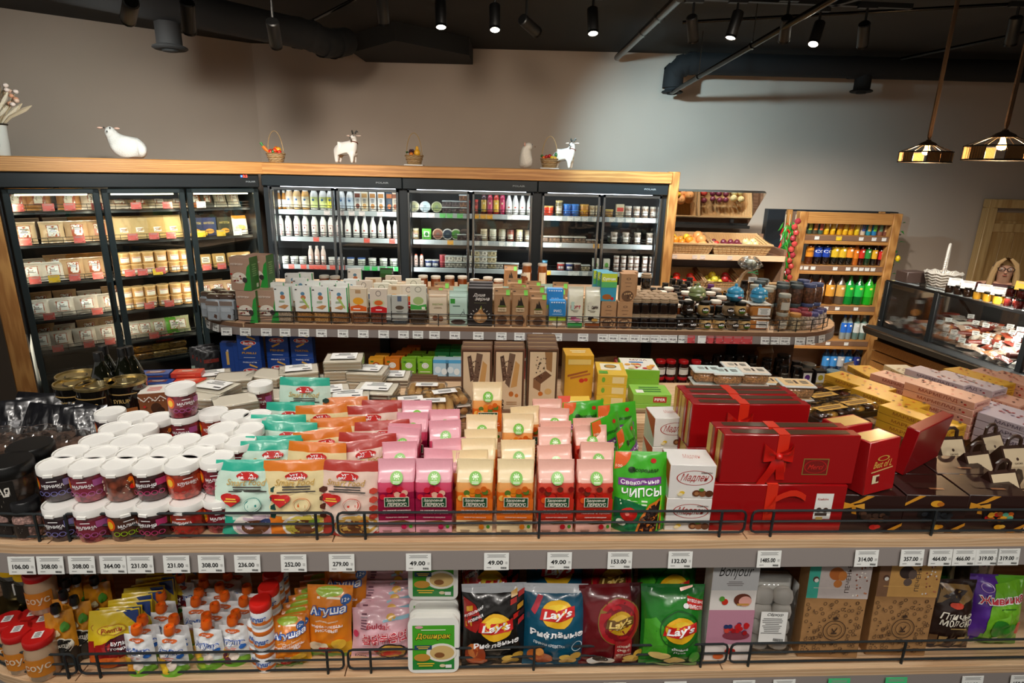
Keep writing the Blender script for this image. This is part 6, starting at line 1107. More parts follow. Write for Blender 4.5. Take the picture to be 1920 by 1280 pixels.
for k, (px, lb) in enumerate([(673, 'pasta bag with orange-yellow label'), (711, 'pasta bag with red label and bowl'), (750, 'grain bag with grey panel and dark base'), (785, 'grain bag with cream and green label')]): PA[k].put(F2(px, .05, 609), lb, Y2+.03*(k-1))
for i, (k, px, py) in enumerate([(0, 700, 520), (1, 738, 516), (2, 757, 525), (3, 775, 530), (2, 720, 540)]): PA[k].put(T2(px, py, .2), f'pasta or grain bag, {nth(i)} of those behind the labelled ones', Y2+.2*math.sin(px), group='rear grain bags')
p = T2(725, 505, .16); block('nut_bag', 'bag', .09, .17, .05, '#3a2a22', [('R', 0, .8, .9, .3, '#2a5a2a')], 'film').put((p.x, p.y, Z2), 'dark bag with green top at the back of the pasta', 0)
def sbag(name, w_, h_, c, art, mat='film', top=.85): return block(name, 'bag', w_, h_, .05, c, art, mat, top, artmat='card')
cr_ = sbag('grain_bag', .105, .195, '#cbb294', [('R', 0, .5, .9, .8, '#dccbb0'), ('T', 0, .62, .55, .06, '#8aa05a', 'РАБОТНИК'), ('S', 0, .52, .6, .05, 2, '#9a8468'), ('E', -.15, .22, .14, .08, '#7a4a32'), ('E', .15, .2, .14, .08, '#8a5a3a')])
mi = sbag('grain_bag', .102, .195, '#a9c4b6', [('R', 0, .5, .94, .84, '#b9d4c6'), ('R', -.3, .72, .25, .14, '#3a9a3a'), ('S', -.1, .58, .6, .05, 1, '#3a5a4a'), ('L', [(.1, .3), (.25, .42), (.35, .34), (.28, .5)], .01, '#2a3a3a'), ('E', 0, .12, .4, .07, '#4a3a32')])
cr_.put(F2(821, .055, 611), 'cream grain bag with two brown eggs print', Y2); mi.put(F2(859, .055, 612), 'mint green grain bag with small green square', Y2)
bx = carton('grain_box', 'box', .134, .05, .215, '#2a2523', {'f': [('T', -.05, .82, .5, .1, '#f0ece4', 'Душа', {'s': .3, 'b': .01}), ('T', .08, .71, .6, .09, '#f0ece4', 'зерна', {'s': .3, 'b': .01}), ('S', 0, .62, .7, .02, 1, '#7a7a5a'), ('E', 0, .24, .29, .15, '#b88a5a'), ('P', [(-.12, .36), (.0, .5), (.03, .54), (.06, .5), (.14, .34)], '#a87a4a'), ('P', [(-.02, .46), (.05, .56), (.04, .46)], '#8ab83a'), ('E', -.07, .25, .1, .13, '#d8b080')]+[('L', [(.36*math.cos(t), .25+.2*math.sin(t)), (.43*math.cos(t), .25+.24*math.sin(t))], .008, '#f0ece4') for t in [PI*k/8 for k in range(9)]]}, 'card')
for j in range(3): p = F2(900, .05+.053*j, 613); p.z += 0; bx.put(p, 'black grain box with glowing bulb print'+('' if j == 0 else f', {nth(j)} behind the front'), Y2, scale=(1, 1, 1+.03*j))
kr = sbag('kraft_bag', .092, .215, '#a57e58', [('R', .33, .9, .22, .12, '#6ab83a'), ('R', -.35, .93, .15, .02, '#3a2a1e'), ('P', [(-.18, .55), (.22, .55), (.12, .68), (.02, .82), (-.02, .68), (-.1, .74)], '#2a241e'), ('E', 0, .55, .26, .02, '#5a6a2a'), ('R', 0, .46, .5, .1, '#d8c09a'), ('T', 0, .46, .4, .05, '#4a3424', 'ГРЕЧКА'), ('E', 0, .18, .3, .12, '#5a3c28'), ('O', 0, .12, .07, .03, .3, '#1c1814')], 'kraft')
for i, px in enumerate((941, 974)): kr.put(F2(px, .05, 613), f'kraft bag with black flame print, {nth(i)} of the front pair', Y2+.04*i)
p = F2(1008, .05, 613); kr.put(p, 'shorter kraft bag with flame print beside the blue rice', Y2, scale=(1, 1, .88))
for i, (px, py) in enumerate([(958, 498), (965, 523), (972, 533), (1000, 528), (1006, 537)]): kr.put(T2(px, py, .21), f'kraft bag with green sticker, {nth(i)} behind the flame bags', Y2, group='rear kraft bags')
ri = carton('rice_pack', 'pack', .095, .05, .155, '#2f86c8', {'f': [('R', 0, .33, 1, .14, '#a8c83a'), ('R', 0, .13, 1, .26, '#c8a888'), ('E', 0, .16, .3, .09, '#e8dcc8'), ('T', 0, .62, .45, .1, '#e8f0f8', 'РИС', {'b': .02}), ('S', 0, .5, .7, .03, 1, '#d8e8f4')]+[('E', -.35+.14*k, .93, .05, .025, '#e8f0f8') for k in range(6)]}, 'foil', .006)
for j in range(2): p = F2(1044-3*j, .05, 614); p = p+D2*.08*j; p.z += .05*j; ri.put(p, ['blue rice pack at the front', 'blue rice pack behind and above the front one'][j], Y2)
ob('display_riser', B().box((0, 0, .024), (.1, .06, .048), '#5a4a3a', 'satin'), None, F2(1041, .13, 614), (0, 0, Y2), 'small riser under the rear blue rice pack', 'riser'); ri.put(T2(1030, 528, .2, Z2), 'rear blue rice pack by the honey', Y2)
for i, (px, t, c2, lb) in enumerate([(1078, 'ПОЭТ', '#b83a4a', 'white rice bag with red title and green base'), (1110, 'ЖАСМИН', '#3a2a2a', 'white rice bag with dark title and brown base')]):
    sbag('rice_bag', .085, .23, '#e2dfc8', [('T', 0, .52, .66, .08, c2, t, {'b': .04}), ('S', 0, .42, .5, .05, 2, '#a8a494'), ('E', -.1, .24, .2, .05, '#c86a8a' if i == 0 else '#2a2220'), ('E', .15, .2, .2, .05, '#d88aa8' if i == 0 else '#c89a4a'), ('R', 0, .07, .95, .12, '#3a9a4a' if i == 0 else '#8a4a22'), ('R', -.2, .55, .2, .2, '#bcd8c8' if i == 0 else '#dcd8c4')][::1], 'film', .8).put(F2(px, .055, 616), lb, Y2)
kb = carton('muesli_box', 'box', .084, .06, .155, '#b0855c', {'f': [('O', 0, .82, .14, .04, .3, '#4a3424'), ('S', 0, .68, .6, .04, 1, '#7a5a40'), ('S', 0, .55, .4, .04, 1, '#7a5a40'), ('E', 0, .2, .4, .2, '#6a4a30')]+[('E', rnd.uniform(-.3, .3), rnd.uniform(.08, .32), .05, .03, rnd.choice(['#c8a070', '#8a6240', '#4a3020'])) for _ in range(14)]}, 'kraft')
for px, z, dy, lb in [(1139, 0, .05, 'brown muesli box under the blue-green soup box'), (1169, 0, .05, 'brown muesli box beside the dark jam jars'), (1172, 1, .06, 'brown muesli box standing on top of another'), (1180, 1, .13, 'rear brown muesli box on top')]:
    p = F2(px, dy, 616); p.z += .1555*z; kb.put(p, lb, Y2)
p = F2(1180, .13, 616); kb.put(p, 'brown muesli box under the rear top one', Y2)
su = carton('soup_box', 'box', .086, .045, .155, '#3a9ab8', {'f': [('R', 0, .82, 1, .36, '#c8d83a'), ('R', 0, .6, 1, .2, '#5ab86a'), ('T', 0, .8, .85, .14, '#ffffff', 'Супчик', {'b': .03}), ('E', -.1, .16, .3, .1, '#a8622a'), ('E', .25, .1, .1, .06, '#c8202a')]}, 'card')
for j in range(3): p = F2(1137-5*j, .05+.048*j, 616); p.z += .1555; su.put(p, ['yellow-blue soup box on the muesli box', 'soup box just behind the front soup box', 'rearmost yellow-blue soup box'][j], Y2)
for j in range(1, 3): p = F2(1137-5*j, .05+.048*j+.012, 616); carton('muesli_box', 'box', .084, .046, .155, '#b0855c', {}, 'kraft').put(p, f'brown box hidden under the {["front", "middle", "rear"][j]} soup box', Y2)
# amber honey jars along the back
hj = jar('honey_jar', .036, .105, '#7a3a12', '#cfc8ba', None, None, .015, mat='bottle'); hj2 = jar('honey_jar', .036, .18, '#8a4a1a', '#cfc8ba', '#e8dcc0', None, .015, mat='bottle')
for i, (px, py) in enumerate([(793, 516), (817, 517), (843, 517), (867, 517), (890, 523), (915, 519), (935, 523), (608, 516), (628, 517), (500, 515), (985, 512)]): hj.put(T2(px, py, .105), f'amber honey jar with pale lid, {nth(i)} at the back of the second display', 0, group='amber honey jars')
for i, (px, py) in enumerate([(1004, 493), (1042, 498)]): hj2.put(F2(px, 1.2), f'tall amber honey jar with pale lid, {["behind the kraft bags", "behind the blue rice"][i]}', 0)
# jam jars with cloth caps
cj = Proto('jam_jar', 'jar', B().lathe([(.028, 0), (.031, .005), (.031, .06), (.026, .072)], 14, '#17100e', 'bottle'), [('cloth_cap', B().lathe([(.034, .062), (.031, .07), (.029, .076), (.03, .083), (.02, .088), (0, .089)], 12, '#8a7358', 'cloth', cap=False)), ('twine', B().tube([(.0295*math.cos(2*PI*k/12), .0295*math.sin(2*PI*k/12), .0735) for k in range(12)], .002, 4, '#c8b898', 'rope', True))])
ci = 0
for dy, zs, row in [(.05, 2, (1190, 1207, 1224, 1241, 1257)), (.12, 2, (1200, 1219, 1238, 1256)), (.19, 2, (1196, 1214, 1233, 1252, 1268)), (.26, 2, (1205, 1225, 1245)), (.33, 3, (1200, 1228))]:
    for px in row:
        for z in range(zs): q = F2(px, dy, 616); cj.put((q.x, q.y, Z2+.0895*z), f'dark jam jar with kraft cloth cap, {nth(ci)} stack of the cluster, {["bottom", "second", "third"][z]}', ci, group='cloth-capped jam jars')
        ci += 1
dj = jar('sauce_jar', .024, .1, '#15130f', '#1a1a1a', '#2a2a26', '#c8c4b8', .014, mat='bottle')
for i, (px, py) in enumerate([(1268, 535), (1282, 533), (1275, 524), (1290, 527), (1255, 538), (1248, 530), (1300, 540), (1308, 532), (1294, 520), (1262, 522)]): dj.put(T2(px, py, .1), f'slim black jar, {nth(i)} behind the cloth-capped jam', .3, group='slim black jars')
# second rows that fill the deck
for i in range(23):
    px = 526+i*26; k = (CG, PA, None)[0 if px < 640 else 1 if px < 800 else 2]; pr = k[i % 4] if k else (cr_, mi, kr)[i % 3] if px < 1060 else kb
    for j in range(2): pr.put(F2(px+(9 if j else 0), .17+.12*j, 610), f'packed bag of the {["second", "third"][j]} row, {nth(i)} from the cereal boxes', Y2+.1*math.sin(i*3+j), group='filled rows of the second display', scale=(1, 1, .95+.06*math.sin(i*5+j)))
for j in range(5):
    for i in range(9): p = F2(1278+i*17+(8 if j % 2 else 0), .22+.13*j, 616); (dj if (i+j) % 3 else hj).put(p, f'small jar behind the honey pots, row {nth(j)}, {nth(i)} across', 0, group='jars behind the honey pots')
# honey pots
def pot(c, lid='#15140f', t='МЁД', tc='#4a6a1a'): return Proto('honey_pot', 'pot', B().lathe([(.026, 0), (.034, .012), (.037, .03), (.034, .05), (.029, .058), (.029, .062)], 18, c, 'bottle'), [('lid', B().lathe([(.031, .058), (.032, .061), (.032, .073), (.029, .076), (0, .076)], 18, lid, 'plastic', cap=False)), ('paper_label', B().art([('E', 0, .5, .5, .5, '#14120e'), ('E', 0, .3, .38, .2, tc), ('T', 0, .58, .72, .34, '#ffffff', t, {'b': .05})], mcyl(.038, .034, .042, .014), 'card'))])
HP = [pot('#c8a468'), pot('#2a1c12', tc='#2a2018'), pot('#8a7458', tc='#3a3024')]
for i, (k, px) in enumerate([(1, 1275), (1, 1299), (0, 1325), (0, 1350), (2, 1376), (0, 1397)]): HP[k].put(F2(px, .05, 620), f'{["golden", "dark", "brown"][k]} honey pot with black lid, {nth(i)} of the lower row', Y2+.1)
for i, (k, px) in enumerate([(1, 1295), (0, 1324), (2, 1370), (0, 1391)]): p = F2(px, .09, 620); HP[k].put((p.x, p.y, Z2+.0765), f'{["golden", "dark", "brown"][k]} honey pot with black lid, {nth(i)} of the upper row', Y2); HP[1].put((p.x, p.y+.03, Z2), f'honey pot supporting the {nth(i)} upper one', 0, group='hidden honey pots')
sg = lambda c, fl: Proto('sugar_bowl', 'bowl', B().lathe([(.022, 0), (.04, .012), (.05, .032), (.044, .05), (.034, .056)], 20, c, 'gloss'), [('lid', B().lathe([(.046, .052), (.047, .056), (.04, .07), (.022, .082), (.008, .088), (.01, .096), (.005, .103), (0, .104)], 20, c, 'gloss', cap=False)), ('painted_flowers', B().art([('E', -.1, .5, .2, .2, fl), ('E', .15, .45, .14, .14, '#e8c8b8')], mcyl(.0515, .03, .06, .018), 'gloss'))])
for k, (px, c, fl, lb) in enumerate([(1310, '#7d8a5a', '#5a6a3a', 'olive green lidded ceramic bowl on the honey pots'), (1380, '#3a94bd', '#c8607a', 'blue lidded ceramic bowl on the honey pots'), (1424, '#3a94bd', '#c8a83a', 'blue lidded ceramic bowl on the plastic honey tubs')]):
    p = F2(px, .1, 620); sg(c, fl).put((p.x, p.y, Z2+(.1535 if k < 2 else .1515)), lb, .3*k)
ht = Proto('honey_tub', 'tub', B().box((0, 0, .034), (.118, .09, .066), '#b8783a', 'bottle', .012), [('lid', B().box((0, 0, .07), (.124, .096, .009), '#dcd8cc', 'plastic', .004)), ('paper_label', B().art([('R', .15, .5, .6, .6, '#ecebe4'), ('S', .15, .5, .5, .5, 4, '#8a8a82')], mflat(.118, .09, .066), 'paper', False))])
for j in range(2): p = F2(1424, .09, 620); ht.put((p.x, p.y, Z2+.0755*j), f'plastic tub of amber honey with white label, {["lower", "upper"][j]}', Y2)
# cellophane gift
p = T2(1408, 484, .3); o = empty('gift_set', 'cellophane-wrapped gift of small jars tied at the top', 'gift set', (p.x, p.y, Z2)); 
b = B(); n = 18
prof = [(.07, 0), (.075, .06), (.068, .13), (.05, .19), (.022, .215), (.05, .24), (.085, .262), (.06, .29), (.02, .305)]
b.lathe([(r_*1.0, z) for r_, z in prof], n, '#dfe6e2', 'wrap', cap=False); b.v = [(x*(1+.16*math.sin(9*math.atan2(y, x))*(z > .2)), y*(1+.16*math.sin(9*math.atan2(y, x))*(z > .2)), z+.012*math.sin(5*math.atan2(y, x))*(z > .22)) for x, y, z in b.v]
ob('cellophane', b, o)
tf = B(); [tf.ball((.05*math.cos(a), .045*math.sin(a), .255+.012*math.sin(3*a)), .024, '#8f9a92', 'wrap', 8, .6) for a in [2*PI*k/9 for k in range(9)]]; tf.ball((0, 0, .27), .04, '#c8d4cc', 'foil', 10, .6); ob('gathered_top', tf, o)
for k, (x, y, z, c) in enumerate([(-.03, -.02, 0, '#2a1410'), (.03, -.02, 0, '#c89a4a'), (-.03, -.02, .075, '#1c100c'), (.03, -.015, .075, '#8a5a2a')]): ob('gift_jar', B().lathe([(.024, 0), (.027, .01), (.027, .055), (.022, .066), (.022, .073)], 12, c, 'bottle', (x, y, z+.002)), o)
ob('tag', B().art([('R', 0, .5, 1, 1, '#c8d8e4'), ('S', 0, .5, .7, .5, 2, '#4a6a8a')], lambda x, y, f: (x*.06, -.08-f, .15+y*.035), 'paper', False), o); ob('bow', B().tube([(-.03, -.06, .21), (0, -.065, .215), (.03, -.06, .225), (.04, -.06, .2), (0, -.065, .213)], .004, 5, '#3a9a6a', 'gloss'), o)
# jars at the rounded right end
def rj(c, lid, r_=.034, h_=.105, l2='#c8c4b4', lm='plastic'): return jar('spice_jar', r_, h_, c, lid, l2, None, .018, mat='chunk', text=' ' if False else None, lidmat=lm)
RJ = [rj('#8a6a48', '#a8a89a'), rj('#6a4a38', '#4a5658', .038, .11, '#b8c8b8'), rj('#7a5238', '#4f5c86', .038, .115, '#d8d4c4'), rj('#b8a888', '#c08a48', .032, .1, '#d8c8a0'), rj('#c8b8a0', '#8a3a44', .032, .1, '#e0d0c0'), rj('#c0b8b0', '#5a5a8a', .03, .09, '#e8d8d0')]
RN_ = ['grey-lidded', 'slate-lidded', 'blue-lidded', 'orange-lidded', 'wine-lidded', 'violet-lidded']
for i, (k, px, dy, n) in enumerate([(0, 1458, .06, 2), (3, 1482, .06, 1), (3, 1472, .13, 1), (4, 1506, .09, 1), (4, 1496, .16, 1), (5, 1526, .13, 1), (5, 1545, .2, 1), (4, 1517, .2, 1), (3, 1482, .2, 1), (1, 1486, .28, 2), (1, 1514, .29, 2), (2, 1536, .28, 2), (2, 1556, .32, 2), (1, 1500, .38, 2), (1, 1528, .4, 2), (0, 1450, .22, 2), (0, 1466, .3, 2), (1, 1458, .4, 2), (0, 1440, .32, 2), (1, 1475, .48, 2), (2, 1545, .42, 2), (0, 1425, .25, 1), (5, 1560, .25, 1)]):
    h_ = [.105, .11, .115, .1, .1, .09][k]; p = F2(px, dy, 616)
    for z in range(n):
        o = RJ[k].put((p.x, p.y, Z2+(h_+.001)*z), f'{RN_[k]} spice jar, {nth(i)} spot at the rounded end'+(['', ', upper one'][z] if n > 1 else ''), .2*i, group='spice jars at the rounded end')
        if z and k in (1, 2): ob('swing_tag', B().box((.02, -.041, .06), (.022, .002, .035), '#e8e0c8', 'paper', rz=.2), o)
gl = jar('honey_jar', .022, .06, '#b8802a', '#c8984a', '#2a1c12', None, .01, mat='bottle', lidmat='metal')
for i, (px, py) in enumerate([(1340, 540), (1352, 546), (1345, 550), (1362, 545), (1330, 535)]): gl.put(T2(px, py, .06, Z2), f'tiny gold-lidded honey jar, {nth(i)} between the ceramic bowls', .3, group='tiny honey jars')
jar('honey_jar', .024, .09, '#5a2a6a', '#6a3a7a', None, None, .012, mat='bottle').put(T2(1333, 533, .09), 'purple jar beside the olive bowl', 0)
# ---------------------------------------------------------------- lower shelf of the second display
def F2b(px, py=690, dy=.06): p = PZ(px, py, Z2B+.1); x = (p-O2).dot(D1); q = O2+D1*x+D2*dy; return Vector((q.x, q.y, Z2B))
def ba(t, i): return carton('pasta_box', 'box', .128, .05, .165, '#14408f', {'f': [('E', 0, .62, .34, .09, '#f0f0ea'), ('E', 0, .62, .32, .078, '#c81e24'), ('T', 0, .62, .46, .09, '#ffffff', 'Barilla', {'b': .03, 's': .1}), ('P', [(-.05, .82), (.3, .72), (.32, .77), (-.02, .88)], '#e0b050'), ('P', [(-.25, .42), (.12, .54), (.14, .49), (-.2, .36)], '#d8a440'), ('T', 0, .26, .62, .07, '#c89a3a', t, {'b': .03}), ('T', 0, .93, .6, .05, '#e8ecf4', t+' N°'+str(i)), ('S', 0, .1, .6, .03, 1, '#c8d0e0')]}, 'card')
BA = [ba('FUSILLI', 98), ba('PENNE', 73), ba('TORTIGL', 83)]
for k, (px, dy) in enumerate([(490, .06), (534, .12), (579, .12)]):
    for j in range(2): p = F2b(px, 680, dy); BA[k].put((p.x, p.y, Z2B+.1655*j), f'dark blue pasta box, {nth(k)} column, {["lower", "upper"][j]}', Y2-.02)
sp = carton('pasta_box', 'box', .07, .05, .26, '#14408f', {'f': [('T', 0, .7, .2, .3, '#e8ecf4', 'Barilla', {'r': 1}), ('E', .1, .2, .3, .08, '#c81e24'), ('P', [(-.1, .5), (.1, .5), (.1, .8), (-.1, .8)], '#d8b060')]}, 'card')
for k, px in enumerate((432, 456)): sp.put(F2b(px, 690, .08), f'narrow dark blue pasta box, {nth(k)} left of the wide ones', Y2+.15)
bb = bag('dried_food_bag', 'bag', .1, .2, .04, lambda u, v: '#1c1c1e' if v > .45 else '#a8bfae', [('R', 0, .72, .8, .1, '#7a2a22'), ('E', 0, .28, .3, .12, '#c8a888'), ('R', .1, .1, .4, .08, '#d8b040')], 'doy', 'film', .02, 3)
for i, (px, dy) in enumerate([(378, .16), (392, .12), (404, .09), (414, .07), (386, .2), (398, .16)]): bb.put(F2b(px, 680, dy), f'black and pale green dried food bag, {nth(i)} beside the blue pasta', Y2+.6, rx=-.05, group='black and green bags')
def tb(c, c2): return carton('tea_box', 'box', .082, .055, .085, c, {'f': [('O', .02, .58, .24, .2, .35, '#f0efe8' if c2 else '#b83a1a'), ('E', .02, .58, .14, .12, '#f0ece0'), ('R', -.25, .82, .2, .1, '#3a7a2a'), ('S', 0, .15, .8, .12, 1, '#f4e8d0')]}, 'card')
TBX = [tb('#dd9a26', 0), tb('#d8781e', 1), tb('#7fb52e', 1), tb('#84bd30', 1)]
for k, px in enumerate((711, 741, 771, 801)):
    for j in range(5 if k == 1 else 3 if k > 1 else 2): p = F2b(px, 690, .06); TBX[k].put((p.x+.02*j, p.y+.06*j, Z2B+.1005), f'{["amber", "orange", "green", "light green"][k]} small drink box, '+('front' if j == 0 else f'{nth(j)} behind the front')+' of its row', Y2, group='small drink boxes')
ob('display_riser', B().box((0, 0, .05), (.42, .36, .1), '#4a382c', 'oak_dark'), None, F2b(757, 690, .19), (0, 0, Y2), 'low board under the small drink boxes', 'riser')
ob('display_riser', B().box((0, 0, .045), (.2, .32, .09), '#4a382c', 'oak_dark'), None, F2b(843, 690, .18), (0, 0, Y2), 'low board under the children snack boxes', 'riser')
kd = carton('cookie_box', 'box', .09, .06, .1, '#bcd8e6', {'f': [('R', 0, .9, 1, .2, '#5aaedc'), ('E', -.2, .4, .2, .2, '#e8f2f6'), ('E', .2, .3, .18, .2, '#f4f6f2')]}, 'card')
for k, px in enumerate((830, 853)): kd.put(F2b(px, 692, .05)+Vector((0, 0, .0905)), f'pale blue children snack box, {["beside the green boxes", "beside the wafer boxes"][k]}', Y2)
gr_ = carton('cookie_box', 'box', .085, .05, .12, '#1f8a44', {'f': [('S', 0, .7, .6, .3, 2, '#bfe0b8'), ('R', 0, .2, 1, .2, '#e8a42a')]}, 'card')
for j in range(3):
    for k, px in enumerate((830, 858)): p = F2b(px, 690, .13+.06*j); gr_.put((p.x, p.y, Z2B+.0905), f'dark green box behind the {["left", "other"][k]} snack box, {nth(j)} from the front', Y2, group='dark green boxes')
cw = carton('biscuit_box', 'box', .12, .07, .09, '#c8bfb2', {'f': [('R', 0, .5, .8, .6, '#d8d4cc'), ('E', -.2, .5, .2, .3, '#8aa8a0'), ('E', .2, .4, .18, .25, '#a88a6a')]}, 'card'); cw.put(F2b(668, 690, .1), 'beige patterned biscuit box left of the drink boxes', Y2); cw.put(F2b(640, 690, .2), 'beige patterned biscuit box deep on the lower shelf', Y2)
rm = bag('flour_bag', 'bag', .15, .19, .08, '#a8141c', [('P', [(-.45, .7), (0, .8), (.45, .7), (.4, .62), (0, .72), (-.4, .62)], '#e8d8c8'), ('T', .1, .2, .6, .12, '#f4ece4', 'MAZILA', {'b': .04}), ('E', .1, .4, .1, .06, '#e8c8b8')], 'pillow', 'foil', 0, 2)
for k, (px, dy, lb) in enumerate([(1162, .1, 'red foil bag with white lettering on the lower shelf'), (1075, .2, 'red foil bag half hidden behind the wafer boxes'), (1000, .25, 'red foil bag deep behind the first wafer boxes')]): rm.put(F2b(px, 680, dy), lb, Y2, rx=-.1)
tn = bag('nut_bag', 'bag', .13, .17, .08, '#a88458', [('R', 0, .5, .5, .3, '#c8a878')], 'pillow', 'foil', 0, 5)
for k, px in enumerate((1110, 1135, 1088)): tn.put(F2b(px, 680, .15+.03*k), f'tan grain bag, {nth(k)} beside the red foil bag', Y2+.3*k, rx=-.15, group='tan bags')
jm = jar('jam_jar', .03, .098, '#2a0c0c', '#b0181c', '#e8e0d0', '#5a4a3a', .016, mat='bottle', lw=2.2)
for k, px in enumerate((1240, 1262, 1284, 1222)):
    for j in range(2): p = F2b(px, 685, .07); jm.put((p.x, p.y, Z2B+.0985*j), f'dark jam jar with red lid, {nth(k)} column, {["lower", "upper"][j]}', Y2+.1, group='red-lidded jam jars')
pk = jar('pickle_jar', .034, .15, '#8a7a2a', '#1a1a1a', '#3a4a1a', None, .016, mat='chunk')
for k, (px, dy) in enumerate([(1300, .2), (1312, .14), (1296, .3)]): pk.put(F2b(px, 670, dy), f'tall pickle jar with dark lid, {nth(k)} behind the red lids', 0)
sk = jar('sauce_jar', .028, .1, '#120e0c', '#141414', '#3a342c', '#a8a498', .016, mat='bottle')
for k, (px, dy) in enumerate([(1405, .3), (1425, .25), (1438, .12), (1458, .1), (1415, .18), (1340, .3), (1360, .28), (1380, .3), (1446, .25), (1470, .2)]): p = F2b(px, 680, dy); p.z += .0; sk.put((p.x, p.y, Z2B+.06), f'small black-lidded jar, {nth(k)} on the lower shelf right half', 0, group='small black-lidded jars')
ob('display_riser', B().box((0, 0, .0295), (.75, .3, .059), '#3a2c22', 'oak_dark'), None, F2b(1400, 680, .22), (0, 0, Y2), 'low board under the small black-lidded jars', 'riser')
for k, (px, c) in enumerate([(1482, '#6a3a8a'), (1505, '#c8b83a')]): carton('tea_box', 'box', .062, .05, .085, '#1c1a18', {'f': [('R', 0, .45, .8, .75, '#ecebe4'), ('E', 0, .5, .25, .2, c), ('R', 0, .1, .8, .1, '#d8b83a')]}, 'card').put((lambda p: (p.x, p.y, Z2B+.07))(F2b(px, 690, .06)), f'small black box with white label, {["violet", "yellow"][k]} print', Y2)
ob('display_riser', B().box((0, 0, .0345), (.16, .06, .069), '#3a2c22', 'oak_dark'), None, F2b(1494, 690, .06), (0, 0, Y2), 'low board under the two small white-labelled boxes', 'riser')
jar('nut_jar', .042, .15, '#6a4a34', '#8ab0c8', '#c8a878', None, .018, mat='chunk').put(F2b(1530, 690, .06), 'jar of nuts with pale blue lid at the shelf end', .4)
jar('nut_jar', .04, .17, '#5a3a2a', '#2a2622', None, None, .018, mat='chunk').put(F2b(1475, 690, .3), 'tall jar with dark lid behind the small boxes', 0); jar('nut_jar', .045, .13, '#4a3a30', '#6a6a62', None, None, .02, mat='chunk').put(F2b(1515, 690, .25), 'wide jar with grey lid behind the nut jar', 0)
block('nut_bag', 'bag', .1, .2, .05, '#c8b090', [('R', 0, .5, .7, .5, '#dcd0bc')], 'film').put(F2b(1556, 690, .06), 'pale paper bag at the end of the lower shelf', Y2+.5, rx=-.05); block('nut_bag', 'bag', .12, .19, .05, '#a07a4e', [], 'kraft').put(F2b(1452, 690, .4), 'kraft bag standing deep on the lower shelf', Y2+.3)
# ================================================================ what the fridges hold
FRY = FY+.24
def fz(k): return SHELF_R[k]+.001
def fput(pr, px, k, lab, dy=0, dz=0, rz=0, rx=0, py=None, group='goods in the wall fridges', scale=None):
    p = PY(px, py or (400, 452, 505)[k], FRY+dy); return pr.put((p.x, FRY+dy, fz(k)+dz), lab, rz, rx, 0, group, scale)
SHN = ['top', 'second', 'third']; FN = ['milk fridge', 'middle fridge', 'post-side fridge']
cnt = {}
def fl_(d, m, k): n = cnt[(m, k)] = cnt.get((m, k), -1)+1; return f'{d}, {nth(n)} from the left, {SHN[k]} shelf, {FN[m]}'
def P5(x): return 480+x/4.13
def P6(x): return 860+x/4.13
jug = lambda c, lab, fr=None: bottle('milk_jug', .036, .185, c, '#f0eee6', lab, .55, .22, 'plastic', .34, cat='jug', lz=.15, frame=fr, tcol='#3a6a9a')
mb = bottle('milk_bottle', .031, .19, '#efece2', '#f4f2ea', '#f4f0e6', .5, .26, 'plastic', .34, frame='#c03a2e', lz=.1, tcol='#8a2a22')
wb_ = bottle('milk_bottle', .03, .2, '#eceae4', '#f4f4f0', '#eceae4', .36, .42, 'plastic', .3, lz=.15, tcol='#c0402e')
sb_ = bottle('juice_bottle', .02, .17, '#c8842a', '#f0ece2', '#f4f0e6', .5, .3, 'bottle', .3, lz=.15)
ct = lambda c, c2: carton('milk_carton', 'carton', .062, .06, .19, c, {'f': [('R', 0, .75, .8, .2, c2), ('S', 0, .5, .6, .2, 3, '#6a6a6a'), ('E', 0, .25, .3, .12, c2)]}, 'card')
for x, pr, d in [(140, sb_, 'slim amber juice bottle'), (187, sb_, 'slim amber juice bottle'), (226, sb_, 'slim amber juice bottle'), (270, jug('#d8b890', '#e8d8c0'), 'tan dairy drink jug'), (328, jug('#dfb67a', '#f0dcb8'), 'pale orange dairy jug'), (392, jug('#e0a85a', '#f4e4c0'), 'orange dairy jug'), (458, jug('#f0ede4', '#dfe89a'), 'white milk jug with yellow label'), (527, jug('#f0ede4', '#dfe89a'), 'white milk jug with yellow label'), (585, jug('#f0ede4', '#e8e04a'), 'white milk jug with bright yellow label'), (668, jug('#f2f0ea', '#d4e2ee'), 'white milk jug with blue label'), (735, jug('#f2f0ea', '#d4e2ee'), 'white milk jug with blue label'), (797, ct('#e8e2d8', '#7a3a22'), 'brown and white carton'), (850, ct('#e8dcc0', '#c8985a'), 'cream carton'), (912, ct('#ece8e0', '#c88a4a'), 'white carton with blue landscape'), (976, ct('#ece8e0', '#c88a4a'), 'white carton with blue landscape'), (1040, ct('#3a4a5a', '#b86a3a'), 'dark carton with salmon picture'), (1085, ct('#c8b8a0', '#8a4a2a'), 'tan carton')]:
    fput(pr, P5(x), 0, fl_(d, 0, 0))
for x in (145, 200, 262, 328, 393, 463, 530, 590, 655): fput(mb, P5(x), 1, fl_('round milk bottle with red-framed label', 0, 1))
for x in (718, 783, 847, 910, 972): fput(wb_, P5(x), 1, fl_('slender white milk bottle with red heart', 0, 1))
for x in (1030, 1080): fput(bottle('milk_bottle', .022, .165, '#efece2', '#f4f2ea', '#f4f0e6', .45, .34, 'plastic', .34, frame='#c03a2e', lz=.1), P5(x), 1, fl_('small milk bottle with red-framed label', 0, 1))
cup = lambda c, lid='#e8e6e0', lab=None, r=.036, h=.07: jar('yogurt_cup', r, h, c, lid, lab, None, .006, 'cup', 'plastic', 1.0)
